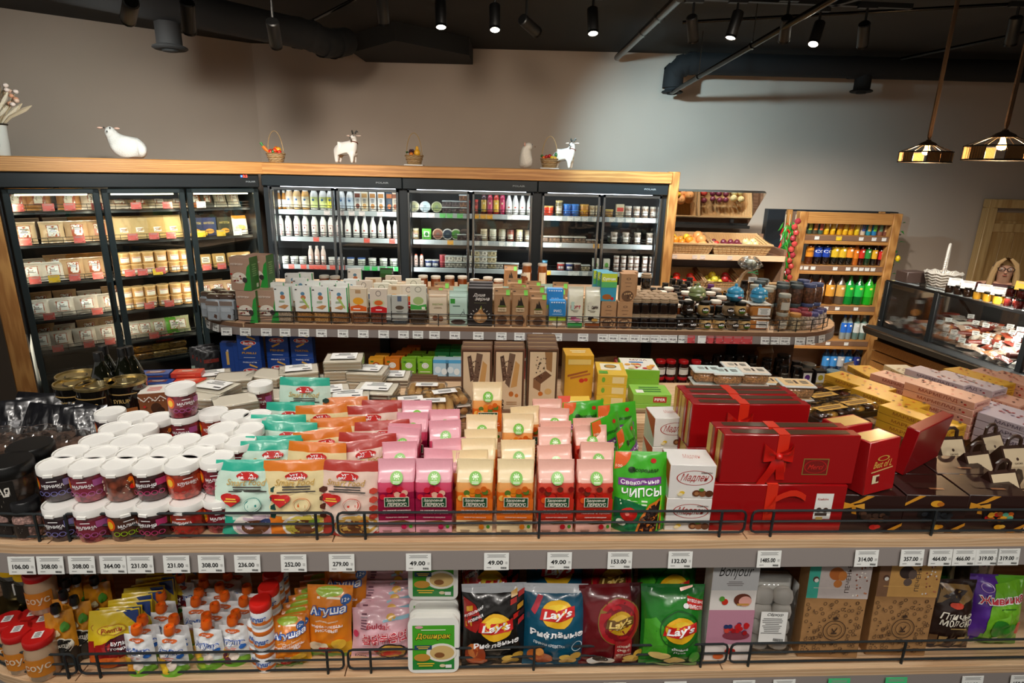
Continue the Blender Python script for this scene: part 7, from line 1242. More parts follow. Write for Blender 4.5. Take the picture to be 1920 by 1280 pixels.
pnk = bottle('kefir_bottle', .024, .175, '#e0c8bc', '#e8dcd4', '#f4f0e6', .45, .34, 'plastic', .34, frame='#c03a2e', lz=.1)
for x, pr, d in [(160, cup('#d8d8d2'), 'white dairy cup'), (232, cup('#e4e2da'), 'white dairy cup'), (305, cup('#dcdad2'), 'white dairy cup'), (372, cup('#e4e2da'), 'white dairy cup'), (433, pnk, 'pinkish kefir bottle'), (482, pnk, 'pinkish kefir bottle'), (530, pnk, 'pinkish kefir bottle'), (597, cup('#d8d0c8'), 'pale dairy tub'), (665, cup('#d8cac0'), 'pale dairy tub'), (738, cup('#e0dcd0', '#4a6aa8'), 'dairy tub with bluish lid'), (822, cup('#d4d8c8', '#4a6aa8'), 'dairy tub with bluish lid'), (905, cup('#d8dccc'), 'pale green curd tub'), (990, cup('#d8dccc'), 'pale green curd tub'), (1068, cup('#d0d4c4'), 'pale green curd tub')]:
    fput(pr, P5(x), 2, fl_(d, 0, 2))
disc = lambda c, c2: Proto('cheese_round', 'cheese', B().lathe([(.0, -.012), (.05, -.012), (.052, -.008), (.052, .008), (.05, .012), (0, .012)], 20, c, 'plastic', (0, 0, .052), axis='y'), [('print', B().art([('E', 0, .5, .42, .42, c2), ('S', 0, .5, .4, .3, 3, '#5a6a6a')], lambda x, y, o: (x*.1, -.0125-o, y*.1+.002), 'card', False))])
for k, (x, c, c2) in enumerate([(225-0, '#d8d4b8', '#c8c490'), (310, '#d4dee0', '#b8ccd4'), (400, '#c8c8a0', '#8a9a5a')]): fput(disc(c, c2), P5(1000+x), 0, fl_(f'round packed cheese disc, {["cream", "pale blue", "green"][k]} face', 1, 0), rx=-.15)
clam = lambda c, c2='#d8dcd8': Proto('salad_box', 'box', B().box((0, 0, .025), (.085, .07, .05), c, 'chunk', .008), [('lid', B().box((0, 0, .053), (.09, .075, .008), c2, 'plastic', .003))])
CB = [clam('#8a5a3a'), clam('#5a4a4a'), clam('#c8b890'), clam('#d8d0c0'), clam('#6a7a5a')]
for x, k, n in [(1480, 1, 2), (1550, 1, 2), (1610, 0, 3)]:
    for j in range(n): fput(CB[k], P5(x), 0, fl_('small clear food box', 1, 0), dz=.0575*j)
rb_ = lambda c, cp, l: bottle('juice_bottle', .026, .18, c, cp, l, .6, .15, 'bottle', .35, lz=.15, tcol='#f0d8a0')
for x, pr, d in [(68, jar('sauce_jar', .028, .12, '#7a1a14', '#c82a1e', '#c8402a', None, .02, mat='bottle'), 'red-capped sauce jar'), (130, jar('sauce_jar', .028, .13, '#8a1a14', '#d8301e', '#c8402a', None, .02, mat='bottle'), 'red-capped sauce jar'), (195, rb_('#3a1418', '#6a1a2a', '#c8a02a'), 'dark juice bottle'), (242, rb_('#b01a3a', '#b01a3a', '#c83a5a'), 'crimson juice bottle'), (290, rb_('#c8321a', '#c8321a', '#e8b82a'), 'red juice bottle with yellow label'), (337, rb_('#b8184a', '#b8184a', '#c8325a'), 'magenta juice bottle'), (388, wb_, 'slender white bottle'), (438, wb_, 'slender white bottle'), (492, wb_, 'slender white bottle'), (550, wb_, 'slender white bottle')]:
    fput(pr, P6(x), 0, fl_(d, 1, 0))
for x, pr, d in [(1200, cup('#6a5a52', '#8a7a6a'), 'dark dip cup'), (1240, jar('dip_jar', .03, .1, '#c8a878', '#d8d0b0', '#e8e4d4', '#c83a2a', .015, mat='plastic'), 'beige dip jar'), (1325, carton('cheese_box', 'box', .085, .05, .1, '#5ab83a', {'f': [('R', 0, .5, .6, .5, '#e8f0d8'), ('E', 0, .5, .2, .2, '#2a7a2a')]}, 'card'), 'green cheese box'), (1410, disc('#c8a890', '#8a5a4a'), 'pinkish round cheese'), (1485, disc('#d8d8d4', '#2a3a4a'), 'dark-faced round cheese'), (1550, disc('#d8dcc8', '#4a8a3a'), 'green-faced round cheese'), (1610, disc('#5a4a44', '#3a302c'), 'dark round cheese')]: fput(pr, P5(x), 1, fl_(d, 1, 1))
for x, c, lid in [(195, '#b8a888', '#d8cca8'), (265, '#c8c0a8', '#d8d4c0'), (335, '#a8a490', '#8a8a72'), (400, '#8a4a3a', '#5a2a22'), (468, '#d0c4a4', '#c8b888'), (535, '#8a7a62', '#6a5a42')]: fput(jar('dip_jar', .034, .11, c, lid, '#e0d8c4', '#6a7a5a', .015, mat='plastic'), P6(x), 1, fl_('small jar of dip', 1, 1))
for x in (150, 25): fput(CB[1], P6(x), 1, fl_('dark clear food box', 1, 1))
for x in (1200, 1242, 1285): fput(bottle('yogurt_bottle', .018, .12, '#e8d8d0', '#d85a3a', '#e8c8b8', .55, .2, 'plastic', .4, lz=.15, tcol='#8a4a3a'), P5(x), 2, fl_('mini yogurt bottle with orange cap', 1, 2))
for x in (1340, 1392): fput(cup('#3a4a7a', '#d8d8d4', '#e4e4e0'), P5(x), 2, fl_('navy yogurt cup', 1, 2))
for j in range(2): fput(cup('#b84a52', '#c86a6a', None, .03, .06), P5(1447), 2, fl_('pink yogurt cup', 1, 2), dz=.061*j)
for x, n in [(1500, 2), (1565, 2), (1625, 1)]:
    for j in range(n): fput(CB[3], P5(x), 2, fl_('clear box of pale salad', 1, 2), dz=.0575*j)
for x, n, k in [(70, 2, 3), (130, 3, 2), (190, 3, 3), (258, 3, 2), (315, 1, 3), (370, 1, 1), (430, 1, 3)]:
    for j in range(n): fput(CB[k], P6(x), 2, fl_('clear box of salad', 1, 2), dz=.0575*j)
def can(c, l, r=.032, h=.09): return jar('spread_can', r, h, c, l, None, None, .012, 'can', 'gloss', 1.0)
for x, pr, n, d in [(660, can('#c83a22', '#c8a05a'), 1, 'red tin of spread'), (707, can('#d8482a', '#c8a05a'), 1, 'red tin of spread'), (775, jar('fish_jar', .036, .14, '#8a7a52', '#c8b070', '#d8ccb0', '#5a5a4a', .016), 1, 'tall jar of fish'), (840, can('#1f6ac0', '#3a8ad8', .036, .055), 2, 'blue tin of caviar'), (900, can('#1f6ac0', '#3a8ad8', .036, .055), 2, 'blue tin of caviar'), (970, can('#c8882a', '#e0a83a', .04, .055), 2, 'orange tub of spread'), (1030, jar('fish_jar', .028, .1, '#b89a6a', '#c8b48a', '#d8c8a0', None, .014), 1, 'small jar of fish paste'), (1075, jar('fish_jar', .028, .1, '#b89a6a', '#c8b48a', '#d8c8a0', None, .014), 1, 'small jar of fish paste'), (1165, can('#b8842a', '#c8a84a', .036, .07), 1, 'amber tub'), (1245, carton('tea_box', 'box', .075, .06, .12, '#d8c8a0', {'f': [('R', 0, .6, .8, .3, '#c83a2a'), ('S', 0, .3, .6, .2, 2, '#8a5a3a')]}, 'card'), 1, 'cream box with red band')]:
    for j in range(n): fput(pr, P6(x), 0, fl_(d, 2, 0), dz=.0555*j)
fj = jar('herring_jar', .034, .105, '#a88a72', '#c8c0b0', '#e8e2d8', '#c8b8a8', .018)
for x in (1310, 1375, 1440, 1505): fput(fj, P6(x), 0, fl_('clear jar of herring with pale lid', 2, 0))
ft = Proto('fish_tub', 'tub', B().box((0, 0, .026), (.11, .08, .05), '#8a6a52', 'chunk', .01), [('lid', B().box((0, 0, .055), (.118, .088, .009), '#d8d2c4', 'plastic', .004))])
for x, n in [(650, 1), (740, 1), (840, 1), (935, 1), (1030, 1)]: fput(ft, P6(x), 1, fl_('flat clear tub of fish', 2, 1), scale=(1, 1, .6 if x > 1000 else 1))
for x in (1200, 1290, 1380, 1475): fput(jar('herring_jar', .034, .11, '#8a7868', '#a89a8a', '#e0d8cc', None, .016), P6(x), 1, fl_('clear jar of preserves', 2, 1))
for x in (1190, 1290): fput(CB[4] if x == 1190 else CB[3], P6(x), 1, fl_('clear box behind the jars', 2, 1), dy=.1)
for x, pr, d in [(660, can('#2a6a8a', '#4a8aa8'), 'teal cup'), (790, cup('#b83a32', '#d8d4cc', '#e8e0d8'), 'red and white cup'), (855, cup('#2a3a7a', '#d8d4cc', '#e8e0d8'), 'navy and white cup'), (915, cup('#5a3a2e', '#c8c0b0'), 'brown cup'), (980, CB[2], 'cream food box'), (1055, carton('tea_box', 'box', .06, .05, .12, '#d8d4c0', {'f': [('E', 0, .5, .3, .2, '#6aa84a')]}, 'card'), 'pale box with green print'), (1140, carton('tea_box', 'box', .06, .05, .12, '#d8d4c0', {'f': [('E', 0, .5, .3, .2, '#6aa84a')]}, 'card'), 'pale box with green print')]: fput(pr, P6(x), 2, fl_(d, 2, 2))
for x in (1215, 1270, 1325, 1370, 1435, 1490):
    for j in range(2): fput(jar('herring_jar', .028, .075, '#9a7a6a', '#c8beb2', '#e0d4cc', None, .012), P6(x), 2, fl_('small stacked jar of preserves', 2, 2), dz=.0755*j)
# price slips in the strips
def slips(m, k, xs, c, py, kind):
    for i, px in enumerate(xs):
        p = PY(px, py, FY+.177); tag('', (p.x, FY+.177, SHELF_R[k]-.019), 0, f'{kind} slip, {nth(i)} on the {SHN[k]} shelf strip of the {FN[m]}', 'price slips in the fridges', c, s=(.95, 1, 1), tilt=0)
slips(0, 0, [P5(x) for x in (280, 390, 550, 660, 740, 820, 960, 1050)], '#e8d8d4', 402, 'pale pink price'); slips(0, 1, [P5(x) for x in (467, 858, 1055)], '#e05a4a', 452, 'red price'); slips(0, 2, [P5(x) for x in (275, 370, 435, 480, 525, 595, 668)], '#e05a4a', 505, 'red price')
slips(0, 2, [P5(x) for x in (860, 920, 980, 1040, 1095)], '#38b85a', 505, 'green price')
slips(1, 0, [P5(x) for x in (1230, 1295, 1360)], '#e8d8d4', 405, 'pale price'); slips(1, 0, [P5(x) for x in (1445, 1500, 1580)], '#6ac86a', 405, 'green price'); slips(1, 0, [P6(x) for x in (135, 190, 240)], '#e8a82a', 405, 'yellow price'); slips(1, 0, [P6(x) for x in (400, 445)], '#e8e4dc', 405, 'white price'); slips(1, 1, [P6(x) for x in (140, 205, 335, 395, 465, 535)], '#e4e2da', 458, 'white price'); slips(1, 1, [P5(1505)], '#e8a82a', 458, 'yellow price')
slips(2, 0, [P6(x) for x in (680, 780, 865, 920, 980, 1055, 1190, 1255, 1320, 1390, 1450, 1520)], '#e4e2da', 408, 'white price'); slips(2, 1, [P6(775)], '#e4e2da', 458, 'white price'); slips(2, 1, [P6(1065)], '#e8a82a', 458, 'yellow price'); slips(2, 2, [P6(x) for x in (870, 910, 980, 1380, 1440, 1490)], '#e4e2da', 512, 'white price'); slips(2, 2, [P6(x) for x in (655, 690)], '#e8a82a', 512, 'yellow price')
# ---------------------------------------------------------------- corner fridge
def pack(c, paper='#efece6', frame='#b05a3a', w_=.16, h_=.17, d_=.07, mat='chunk'): return bag('meat_pack', 'pack', w_, h_, d_, c, [('R', .03, .52, .52, .56, frame), ('R', .03, .52, .45, .5, paper), ('S', .03, .55, .36, .22, 3, '#5a524a'), ('E', .03, .7, .06, .03, '#a83a2a')], 'pillow', 'film', .0, ord(c[3]))
MP = [pack('#c88a4a'), pack('#d8b890'), pack('#cdb8a4'), pack('#d4c4b4', w_=.17, h_=.15), pack('#d8ccbe', w_=.17, h_=.15), pack('#c8a27a')]
def lput(pr, px, py, k, lab, back=.22, dz=0, rx=-.3, rz=0, group='goods in the corner fridge', scale=None):
    q = PL(px, py, LF(0, back), NN); s = (P0-q).dot(U); p = LF(s, back, LZ[k]+.001+dz); return pr.put(p, lab, A40+rz, rx, 0, group, scale)
DR = ['left door of the corner fridge', 'middle door of the corner fridge', 'right door of the corner fridge']; SN_ = ['top', 'second', 'third', 'fourth', 'fifth', 'bottom']
ly = [[395, 455, 530, 592, 650], [392, 450, 513, 572, 622, 660], [390, 440, 500, 560]]
for k, (kinds, xs) in enumerate([((0, 0, 0, 3), (32, 76, 132, 178)), ((1, 1, 5, 5), (48, 102, 148, 190)), ((3, 4, 5, 5), (62, 103, 142, 182)), ((4, 4, 3, 4), (72, 120, 166, 210)), ((4, 3, 4, 4), (78, 116, 164, 204))]):
    for i, (m, px) in enumerate(zip(kinds, xs)):
        lput(MP[m], px, ly[0][k], k, f'film-wrapped meat pack with white label, {nth(i)} on the {SN_[k]} shelf, left corner-fridge door')
        lput(MP[(m+1) % 6], px+8, ly[0][k]-8, k, f'meat pack behind the {nth(i)} one, {SN_[k]} shelf, left corner-fridge door', .34, .02, group='rear goods in the corner fridge')
for i, (px, c) in enumerate([(225, '#c8b8a8'), (262, '#b8a080'), (300, '#d8c8b0'), (335, '#d4c4a8')]): lput(pack(c, h_=.11), px, 392, 0, f'flat meat pack, {nth(i)} on the top shelf of the middle corner-fridge door', rx=-.9)
pb_ = lambda c: bag('frozen_bag', 'bag', .14, .19, .06, c, [('R', 0, .4, .4, .2, '#e8e0d0'), ('S', 0, .4, .3, .12, 2, '#8a5a4a')], 'doy', 'kraft', .02, 3)
for i, (px, c) in enumerate([(235, '#c8a878'), (265, '#b89a68'), (298, '#bd9a5c'), (328, '#d8b878')]): lput(pb_(c), px, 450, 1, f'tan paper food bag, {nth(i)} on the second shelf, middle corner-fridge door', rx=-.1)
pot_ = jar('soup_pot', .046, .095, '#c89a62', '#d8b078', '#efe6d6', '#b84a3a', .012, 'pot', 'plastic', 1.02)
for k in (2, 3):
    for j in range(2):
        for i, px in enumerate((236, 258, 281, 305, 329, 350)): lput(pot_, px+(4 if k == 3 else 0), ly[1][k], k, f'tan soup pot with white label, {nth(i)} in {["lower", "upper"][j]} layer, {SN_[k]} shelf', .2, .096*j, 0, .1)
for i, (px, c) in enumerate([(250, '#c8c0b4'), (272, '#c0b8a4'), (298, '#b8b494'), (328, '#6ab83a'), (340, '#c8c8a0')]): lput(pack(c, h_=.15), px, 620, 4, f'{"green-topped" if i == 3 else "pale"} dumpling pack, {nth(i)} on the fifth shelf, middle corner-fridge door')
for i, (px, c, j) in enumerate([(268, '#c88a3a', 0), (300, '#d0a860', 0), (332, '#c8a060', 0), (268, '#c8882a', 1), (300, '#d8a84a', 1), (332, '#b88a4a', 1), (310, '#b01a1a', 2)]): lput(Proto('chicken_tray', 'tray', B().box((0, 0, .03), (.15, .11, .06), c, 'chunk', .012), [('film', B().box((0, 0, .035), (.156, .116, .06), '#ffffff', 'wrap', .012))]), px, 655, 5, f'clear tray of chicken, {nth(i)} of the pile on the bottom shelf', .25, .07*j, 0)
for i, (px, c) in enumerate([(368, '#b8682a'), (390, '#5a5a52'), (415, '#c8c0b0'), (440, '#d4ccbc')]): lput(pack(c, w_=.11, h_=.13), px, 390, 0, f'small meat pack, {nth(i)} on the top shelf, right corner-fridge door', rx=-.5)
nb = lambda c: carton('frozen_box', 'box', .12, .05, .16, c, {'f': [('T', 0, .7, .7, .12, '#c8b060', 'НАГГЕТСЫ', {'b': .02}), ('E', 0, .25, .3, .14, '#d8983a'), ('R', -.3, .1, .25, .15, '#e8c02a')]}, 'card')
for i, (px, c) in enumerate([(368, '#1f2a4a'), (393, '#22305a'), (422, '#3a3a26')]): lput(nb(c), px, 440, 1, f'dark frozen food box with golden title, {nth(i)} on the second shelf', rx=-.05)
lput(bag('frozen_bag', 'bag', .13, .17, .06, lambda u, v: '#e08a1e' if v > .8 else '#ece4d4', [('E', 0, .35, .35, .15, '#d8a85a'), ('R', .1, .12, .5, .12, '#e8e4dc')], 'doy', 'film', .02, 2), 452, 440, 1, 'white and orange frozen food bag beside the dark boxes', rx=-.1)
for i, px in enumerate((385, 412, 440, 460)): lput(carton('cheese_tray', 'tray', .11, .06, .13, '#b08a52', {'f': [('R', .05, .6, .6, .4, '#ece4d4'), ('S', .05, .6, .5, .3, 3, '#5a524a')]}, 'gloss', .008), px, 500, 2, f'amber cheese pack with label, {nth(i)} on the third shelf, right corner-fridge door', rx=-.15)
for i, px in enumerate((385, 410, 435, 380, 405)): lput(MP[5], px, 550, 3, f'tan meat pack, {nth(i)} on the fourth shelf, right corner-fridge door', .22+.1*(i > 2))
sl = [(0, 0, (34, 92, 132, 183)), (0, 1, (48, 150)), (0, 2, (67, 103, 142, 186)), (0, 3, (92, 184)), (0, 4, (108, 168, 208)), (1, 0, (256, 315)), (1, 1, (250, 290, 322)), (1, 2, (244, 268, 302)), (1, 3, (280, 318)), (1, 4, (288,)), (2, 0, (378,)), (2, 1, (377, 415, 446)), (2, 2, (388, 416))]
for d, k, xs in sl:
    for i, px in enumerate(xs):
        q = PL(px, ly[d][k], LF(0, .118), NN); p = LF((P0-q).dot(U), .118, LZ[k]+.03); c = '#e2b82a' if (d, k, i) in ((0, 2, 1), (2, 1, 0), (2, 1, 1)) else '#ecebe4' if (d, k, i) in ((2, 0, 0), (2, 1, 2)) else '#d0605a'
        tag('', p, A40, f'{ {"#e2b82a": "yellow", "#ecebe4": "white", "#d0605a": "red"}[c]} price card, {nth(i)} on the {SN_[k]} shelf, {["left", "middle", "right"][d]} corner-fridge door', 'price cards in the corner fridge', c, s=1.25, tilt=.05)
tag('', LF(.86, .118, 1.28), A40, 'yellow price card below the soup pots on the third shelf', None, '#e2b82a', 1.25)
# ================================================================ fruit stand
SY = 5.75
o = empty('produce_stand', 'dark wooden fruit stand with two tiers beside the pine post', 'produce stand', (2.05, SY, 0))
zA, zB = 1.455, 1.075
b = B()
ob('side_panel', B().box((-.545, .3, .8), (.03, .55, 1.6), '#3a2c24', 'oak_dark'), o); ob('side_panel', B().box((.56, .3, .75), (.03, .55, 1.5), '#3a2c24', 'oak_dark'), o); ob('back_panel', B().box((0, .58, .8), (1.1, .02, 1.6), '#4a382c', 'oak_dark'), o)
for z, w_ in ((zA, 1.1), (zB, 1.1)):
    s = ob('shelf', B().box((0, .28, z-.03), (w_, .54, .02), '#7a5c48', 'oak_dark'), o); ob('front_strip', B().box((0, -.005, z-.035), (w_, .014, .055), '#a98a74', 'oak', .003), s)
ob('base', B().box((0, .28, .3), (1.1, .54, .6), '#3a2c24', 'oak_dark'), o)
for i, px in enumerate((1265, 1303, 1318, 1369)):
    p = PY(px, 477, SY-.013); tag('', (p.x, SY-.016, zA-.035), 0, f'pale price slip, {nth(i)} on the fruit stand strip', 'slips on the fruit stand', '#c9b3a4', s=.85, tilt=0)
def basket(w_, d_, h_, fl=.05, col='#c59a66'):
    """flared wicker basket with rolled rim and upright canes; bottom at z=0, front at y=-d/2"""
    t = .012; b = B(); c = [(-1, -1), (1, -1), (1, 1), (-1, 1)]
    lo = [(x*(w_/2-fl), y*(d_/2-fl*.6), 0) for x, y in c]; hi = [(x*w_/2, y*d_/2, h_*(1 if y < 0 else 1.35)) for x, y in c]
    li = [(x*(w_/2-fl-t), y*(d_/2-fl*.6-t), t) for x, y in c]; hii = [(x*(w_/2-t), y*(d_/2-t), h_*(1 if y < 0 else 1.35)) for x, y in c]
    vs = lo+hi+li+hii; fs = [(3, 2, 1, 0)]+[(i, (i+1) % 4, 4+(i+1) % 4, 4+i) for i in range(4)]+[(8, 9, 10, 11)]+[(8+(i+1) % 4, 8+i, 12+i, 12+(i+1) % 4) for i in range(4)]+[(4+i, 4+(i+1) % 4, 12+(i+1) % 4, 12+i) for i in range(4)]
    b.add(vs, fs, col, 'wicker'); rim = B().tube([Vector(p) for p in hi], .013, 6, '#d2aa78', 'rope', True)
    cn = B()
    for i in range(4):
        a0, a1, l0, l1 = Vector(hi[i]), Vector(hi[(i+1) % 4]), Vector(lo[i]), Vector(lo[(i+1) % 4]); m = 13 if i % 2 == 0 else 9
        for k in range(1, m): cn.tube([l0.lerp(l1, k/m), a0.lerp(a1, k/m)], .0045, 4, '#b98a55', 'rope')
        for k in range(1, 5):
            q0, q1 = l0.lerp(a0, k/5), l1.lerp(a1, k/5); cn.tube([q0+(q1-q0)*.01, q1-(q1-q0)*.01], .004, 4, '#cfa874', 'rope')
    return Proto('wicker_basket', 'basket', b, [('rim', rim), ('woven_canes', cn)])
BK = [(basket(.46, .42, .115), 1296, zA, 'wicker basket of oranges on the fruit stand'), (basket(.58, .42, .115), 1393, zA, 'wide wicker basket of plums on the fruit stand'), (basket(.37, .4, .13), 1290, zB, 'wicker basket of tomatoes on the lower tier'), (basket(.37, .4, .13), 1358, zB, 'wicker basket of yellow peppers and apples'), (basket(.42, .4, .13), 1436, zB, 'wicker basket of garlic and squash on the lower tier')]
BP = []
for pr, px, z, lb in BK:
    p = PY(px, 470 if z == zA else 545, SY); q = Vector((p.x, SY+.24, z-.018)); pr.put(q, lb, 0, .06, group='wicker fruit baskets'); BP.append(q)
def fruit(name, col, r_, sz=1, stem='#5a4a2a', leaf=False, n=12, mat='fruit'):
    b = B().lathe([(max(1e-4, r_*math.sin(PI*i/8)*(1 if i else 0)), r_*sz*(1-math.cos(PI*i/8))-(.12*r_*(i == 8))) for i in range(9)], n, col, mat, cap=False)
    return Proto(name, 'fruit', b, [('stem', B().tube([(0, 0, r_*sz*1.85), (.003, 0, r_*sz*2.1)], .003, 4, stem, 'matte'))])
FRU = {'orange': fruit('orange', '#e8932a', .04), 'lemon': fruit('lemon', '#e8c23a', .032, 1.15), 'grape': fruit('grapefruit', '#e8a060', .05), 'plum': fruit('plum', '#6a2030', .03), 'peach': fruit('nectarine', '#b8382a', .035), 'pear': fruit('quince', '#dcc48a', .036, 1.1), 'tomato': fruit('tomato', '#c8281a', .037, .85, '#3a7a2a'), 'cuke': fruit('cucumber', '#2f6a2a', .02, 3), 'apple': fruit('apple', '#c8b83a', .036), 'pepper': fruit('bell_pepper', '#d8bc2a', .038, 1.1, '#4a7a2a'), 'rpep': fruit('bell_pepper', '#9a1a1c', .036, 1.1, '#4a7a2a'), 'garlic': fruit('garlic', '#e4d8c4', .028, .9), 'squash': fruit('squash', '#e6d2b0', .06, .6)}
def fill(bi, kinds, w_, d_, z0, step, word, y0=-.13, rows=4, layer=2):
    rs = random.Random(bi*7+3); q = BP[bi]; n = 0
    for L_ in range(layer):
        for j in range(rows-L_):
            cols = int(w_/step)-L_
            for i in range(cols):
                k = kinds(i/(max(1, cols-1)), j, rs); x = -w_/2+w_*(i+.5)/cols+rs.uniform(-.008, .008); y = y0+j*step+L_*step*.5+rs.uniform(-.006, .006)
                FRU[k].put((q.x+x, q.y+y, q.z+z0+L_*step*.72+.02*j+.01), f'{ {"cuke": "green cucumber", "grape": "pale grapefruit", "pear": "yellow quince", "rpep": "dark red pepper", "pepper": "yellow pepper", "apple": "yellow green apple", "peach": "red nectarine"}.get(k, k+" fruit")} in {word}, {nth(n)} counted from its front', rs.uniform(0, 6), rs.uniform(-.5, .5) if k != 'cuke' else 1.3, group=f'produce in {word}'); n += 1
fill(0, lambda t, j, r: 'grape' if t > .6 else r.choice(['orange', 'lemon', 'orange']), .34, .3, .025, .075, 'orange basket', rows=3)
fill(1, lambda t, j, r: 'pear' if t > .68 else r.choice(['plum', 'plum', 'peach']), .46, .3, .025, .07, 'plum basket', rows=3, layer=1)
fill(2, lambda t, j, r: 'cuke' if j > 1 and t < .8 else 'tomato', .27, .3, .03, .072, 'tomato basket', rows=3)
fill(3, lambda t, j, r: r.choice(['apple', 'pepper', 'apple', 'pepper']) if t < .8 else 'rpep', .27, .3, .03, .072, 'pepper basket', rows=3)
fill(4, lambda t, j, r: 'squash' if t > .3 else 'garlic', .3, .3, .03, .13, 'squash basket', rows=2, layer=1)
# tilted mirror above the baskets
m0, m1 = PY(1255, 420, 6.28), PY(1428, 420, 6.28); t0, t1 = PY(1258, 358, 6.0), PY(1440, 360, 6.0)
x0, x1 = 1.46, 2.42; zb, zt = m0.z+.0, t0.z
mo = ob('tilted_mirror', B().add([(x0, 6.28, zb), (x1-.02, 6.28, zb), (x1+.02, 6.0, zt), (x0, 6.0, zt), (x0, 6.32, zb+.02), (x1-.02, 6.32, zb+.02), (x1+.02, 6.04, zt+.02), (x0, 6.04, zt+.02)], [(0, 1, 2, 3), (7, 6, 5, 4), (0, 4, 5, 1), (1, 5, 6, 2), (2, 6, 7, 3), (3, 7, 4, 0)], '#e8ecec', 'mirror'), label='large mirror tilted forward above the fruit baskets', cat='mirror')
ob('lower_frame', B().box(((x0+x1)/2, 6.27, zb-.012), (x1-x0, .03, .03), '#14120f', 'powder'), mo); ob('bracket', B().box((x0+.1, 6.42, zb+.05), (.03, .4, .03), '#14120f', 'powder'), mo); ob('bracket', B().box((x1-.2, 6.42, zb+.05), (.03, .4, .03), '#14120f', 'powder'), mo)
# dark cupboard behind the bottle shelf
ob('dark_cabinet', B().box((3.42, 6.625, .92), (1.4, .1, 1.84), '#1b2126', 'powder', .004), label='dark cabinet standing behind the wooden bottle shelf', cat='cabinet')
# chilli and onion strings
def chilli_string(px, col, lb, n, seed, up='#d8ccb0'):
    rs = random.Random(seed); top = PY(px, 402, 6.1); bot = PY(px-14, 530, 6.1); o = empty('chilli_string', lb, 'garland', top)
    d = bot-top; ob('twine', B().tube([(0, 0, 0), d*.5, d], .004, 5, up, 'rope'), o)
    ch = [B().tube([(0, 0, 0), (.006, 0, -.03), (.004, 0, -.06), (-.006, 0, -.085)], .01, 6, c, 'gloss', rr=[.006, .0105, .007, .001]).mesh('chilli') for c in col]; cap_ = B().tube([(0, 0, .02), (0, 0, 0)], .003, 4, '#4a8a2a', 'satin').mesh('stalk')
    for k in range(n):
        p = d*(.12+.86*k/n); a = rs.uniform(0, 2*PI); c = ob('chilli', rs.choice(ch), o, p+Vector((.03*math.cos(a), .02*math.sin(a)-.01, 0)), (rs.uniform(-.3, .3), math.cos(a)*-.5, rs.uniform(-1, 1))); ob('stalk', cap_, c)
    return o
chilli_string(1474, ['#b8161a', '#a01216', '#c82a20', '#2a8a2a'], 'hanging string of red chillies beside the bottle shelf', 46, 1); chilli_string(1482, ['#1f8a2a', '#2aa038', '#187024'], 'hanging string of green chillies beside the red ones', 52, 2)
top = PY(1493, 402, 6.1); bot = PY(1473, 532, 6.1); o = empty('onion_string', 'hanging string of red onions on the bottle shelf side', 'garland', top); d = bot-top; ob('twine', B().tube([(0, 0, .0), d], .004, 5, '#d8ccb0', 'rope'), o); om = B().lathe([(.001, -.03), (.018, -.026), (.031, -.006), (.028, .012), (.01, .026), (.003, .034)], 12, '#b8423c', 'fruit').mesh('onion'); om2 = B().lathe([(.001, -.03), (.018, -.026), (.031, -.006), (.028, .012), (.01, .026), (.003, .034)], 12, '#9a2f38', 'fruit').mesh('onion')
for k in range(12): ob('onion', om if k % 3 else om2, o, d*(.09+.88*k/11)+Vector((.012*(-1)**k, -.03, 0)), (.2, .2*(-1)**k, k))
# ================================================================ wooden bottle shelf
DX0, DX1, DYF, DTOP = 2.886, 3.925, 6.2, 1.845
o = empty('bottle_shelf', 'tall pine shelf unit full of drink bottles', 'shelf unit', ((DX0+DX1)/2, DYF, 0)); W = DX1-DX0; PW = .085
for s in (-1, 1): ob('post', B().box((s*(W/2-PW/2), .03, DTOP/2), (PW, .09, DTOP), '#c08a48', 'pine_z', .004), o); ob('rear_post', B().box((s*(W/2-.03), .30, DTOP/2), (.05, .04, DTOP), '#c08a48', 'pine_z'), o)
ob('top_rail', B().box((0, .03, DTOP-.06), (W-2*PW, .07, .115), '#c08a48', 'pine', .004), o)
ob('back_panel', B().box((0, .345, .95), (W-.02, .02, 1.75), '#8a7464', 'satin'), o)
DZ = [PY(1600, y, DYF).z for y in (442, 499, 574, 640)]; DZ += [DZ[3]-.39]
for z in DZ:
    s = ob('shelf_board', B().box((0, .19, z-.012), (W-2*PW, .3, .022), '#b07c40', 'pine'), o); ob('front_strip', B().box((0, .012, z-.03), (W-2*PW, .014, .055), '#9a7a68', 'oak_dark', .003), s); ob('front_rail', B().box((0, .02, z-.075), (W-2*PW, .04, .035), '#b8823f', 'pine', .003), s)
def P8(x): return 1440+x/4
def dput(pr, x, k, lab, dy=0): p = PY(P8(x), [440, 500, 575, 642, 690][k], DYF+.1); return pr.put((p.x, DYF+.1+dy, DZ[k]), lab, 0, group='bottles in the pine shelf unit')
cn_ = lambda c, c2: Proto('drink_can', 'can', B().lathe([(.022, 0), (.026, .006), (.026, .145), (.022, .155), (.021, .158)], 14, c, 'gloss'), [('print', B().art([('R', 0, .5, .8, .5, c2), ('S', 0, .5, .5, .3, 3, '#f0ead8')], mcyl(.0265, .13, .05, .01), 'gloss'))])
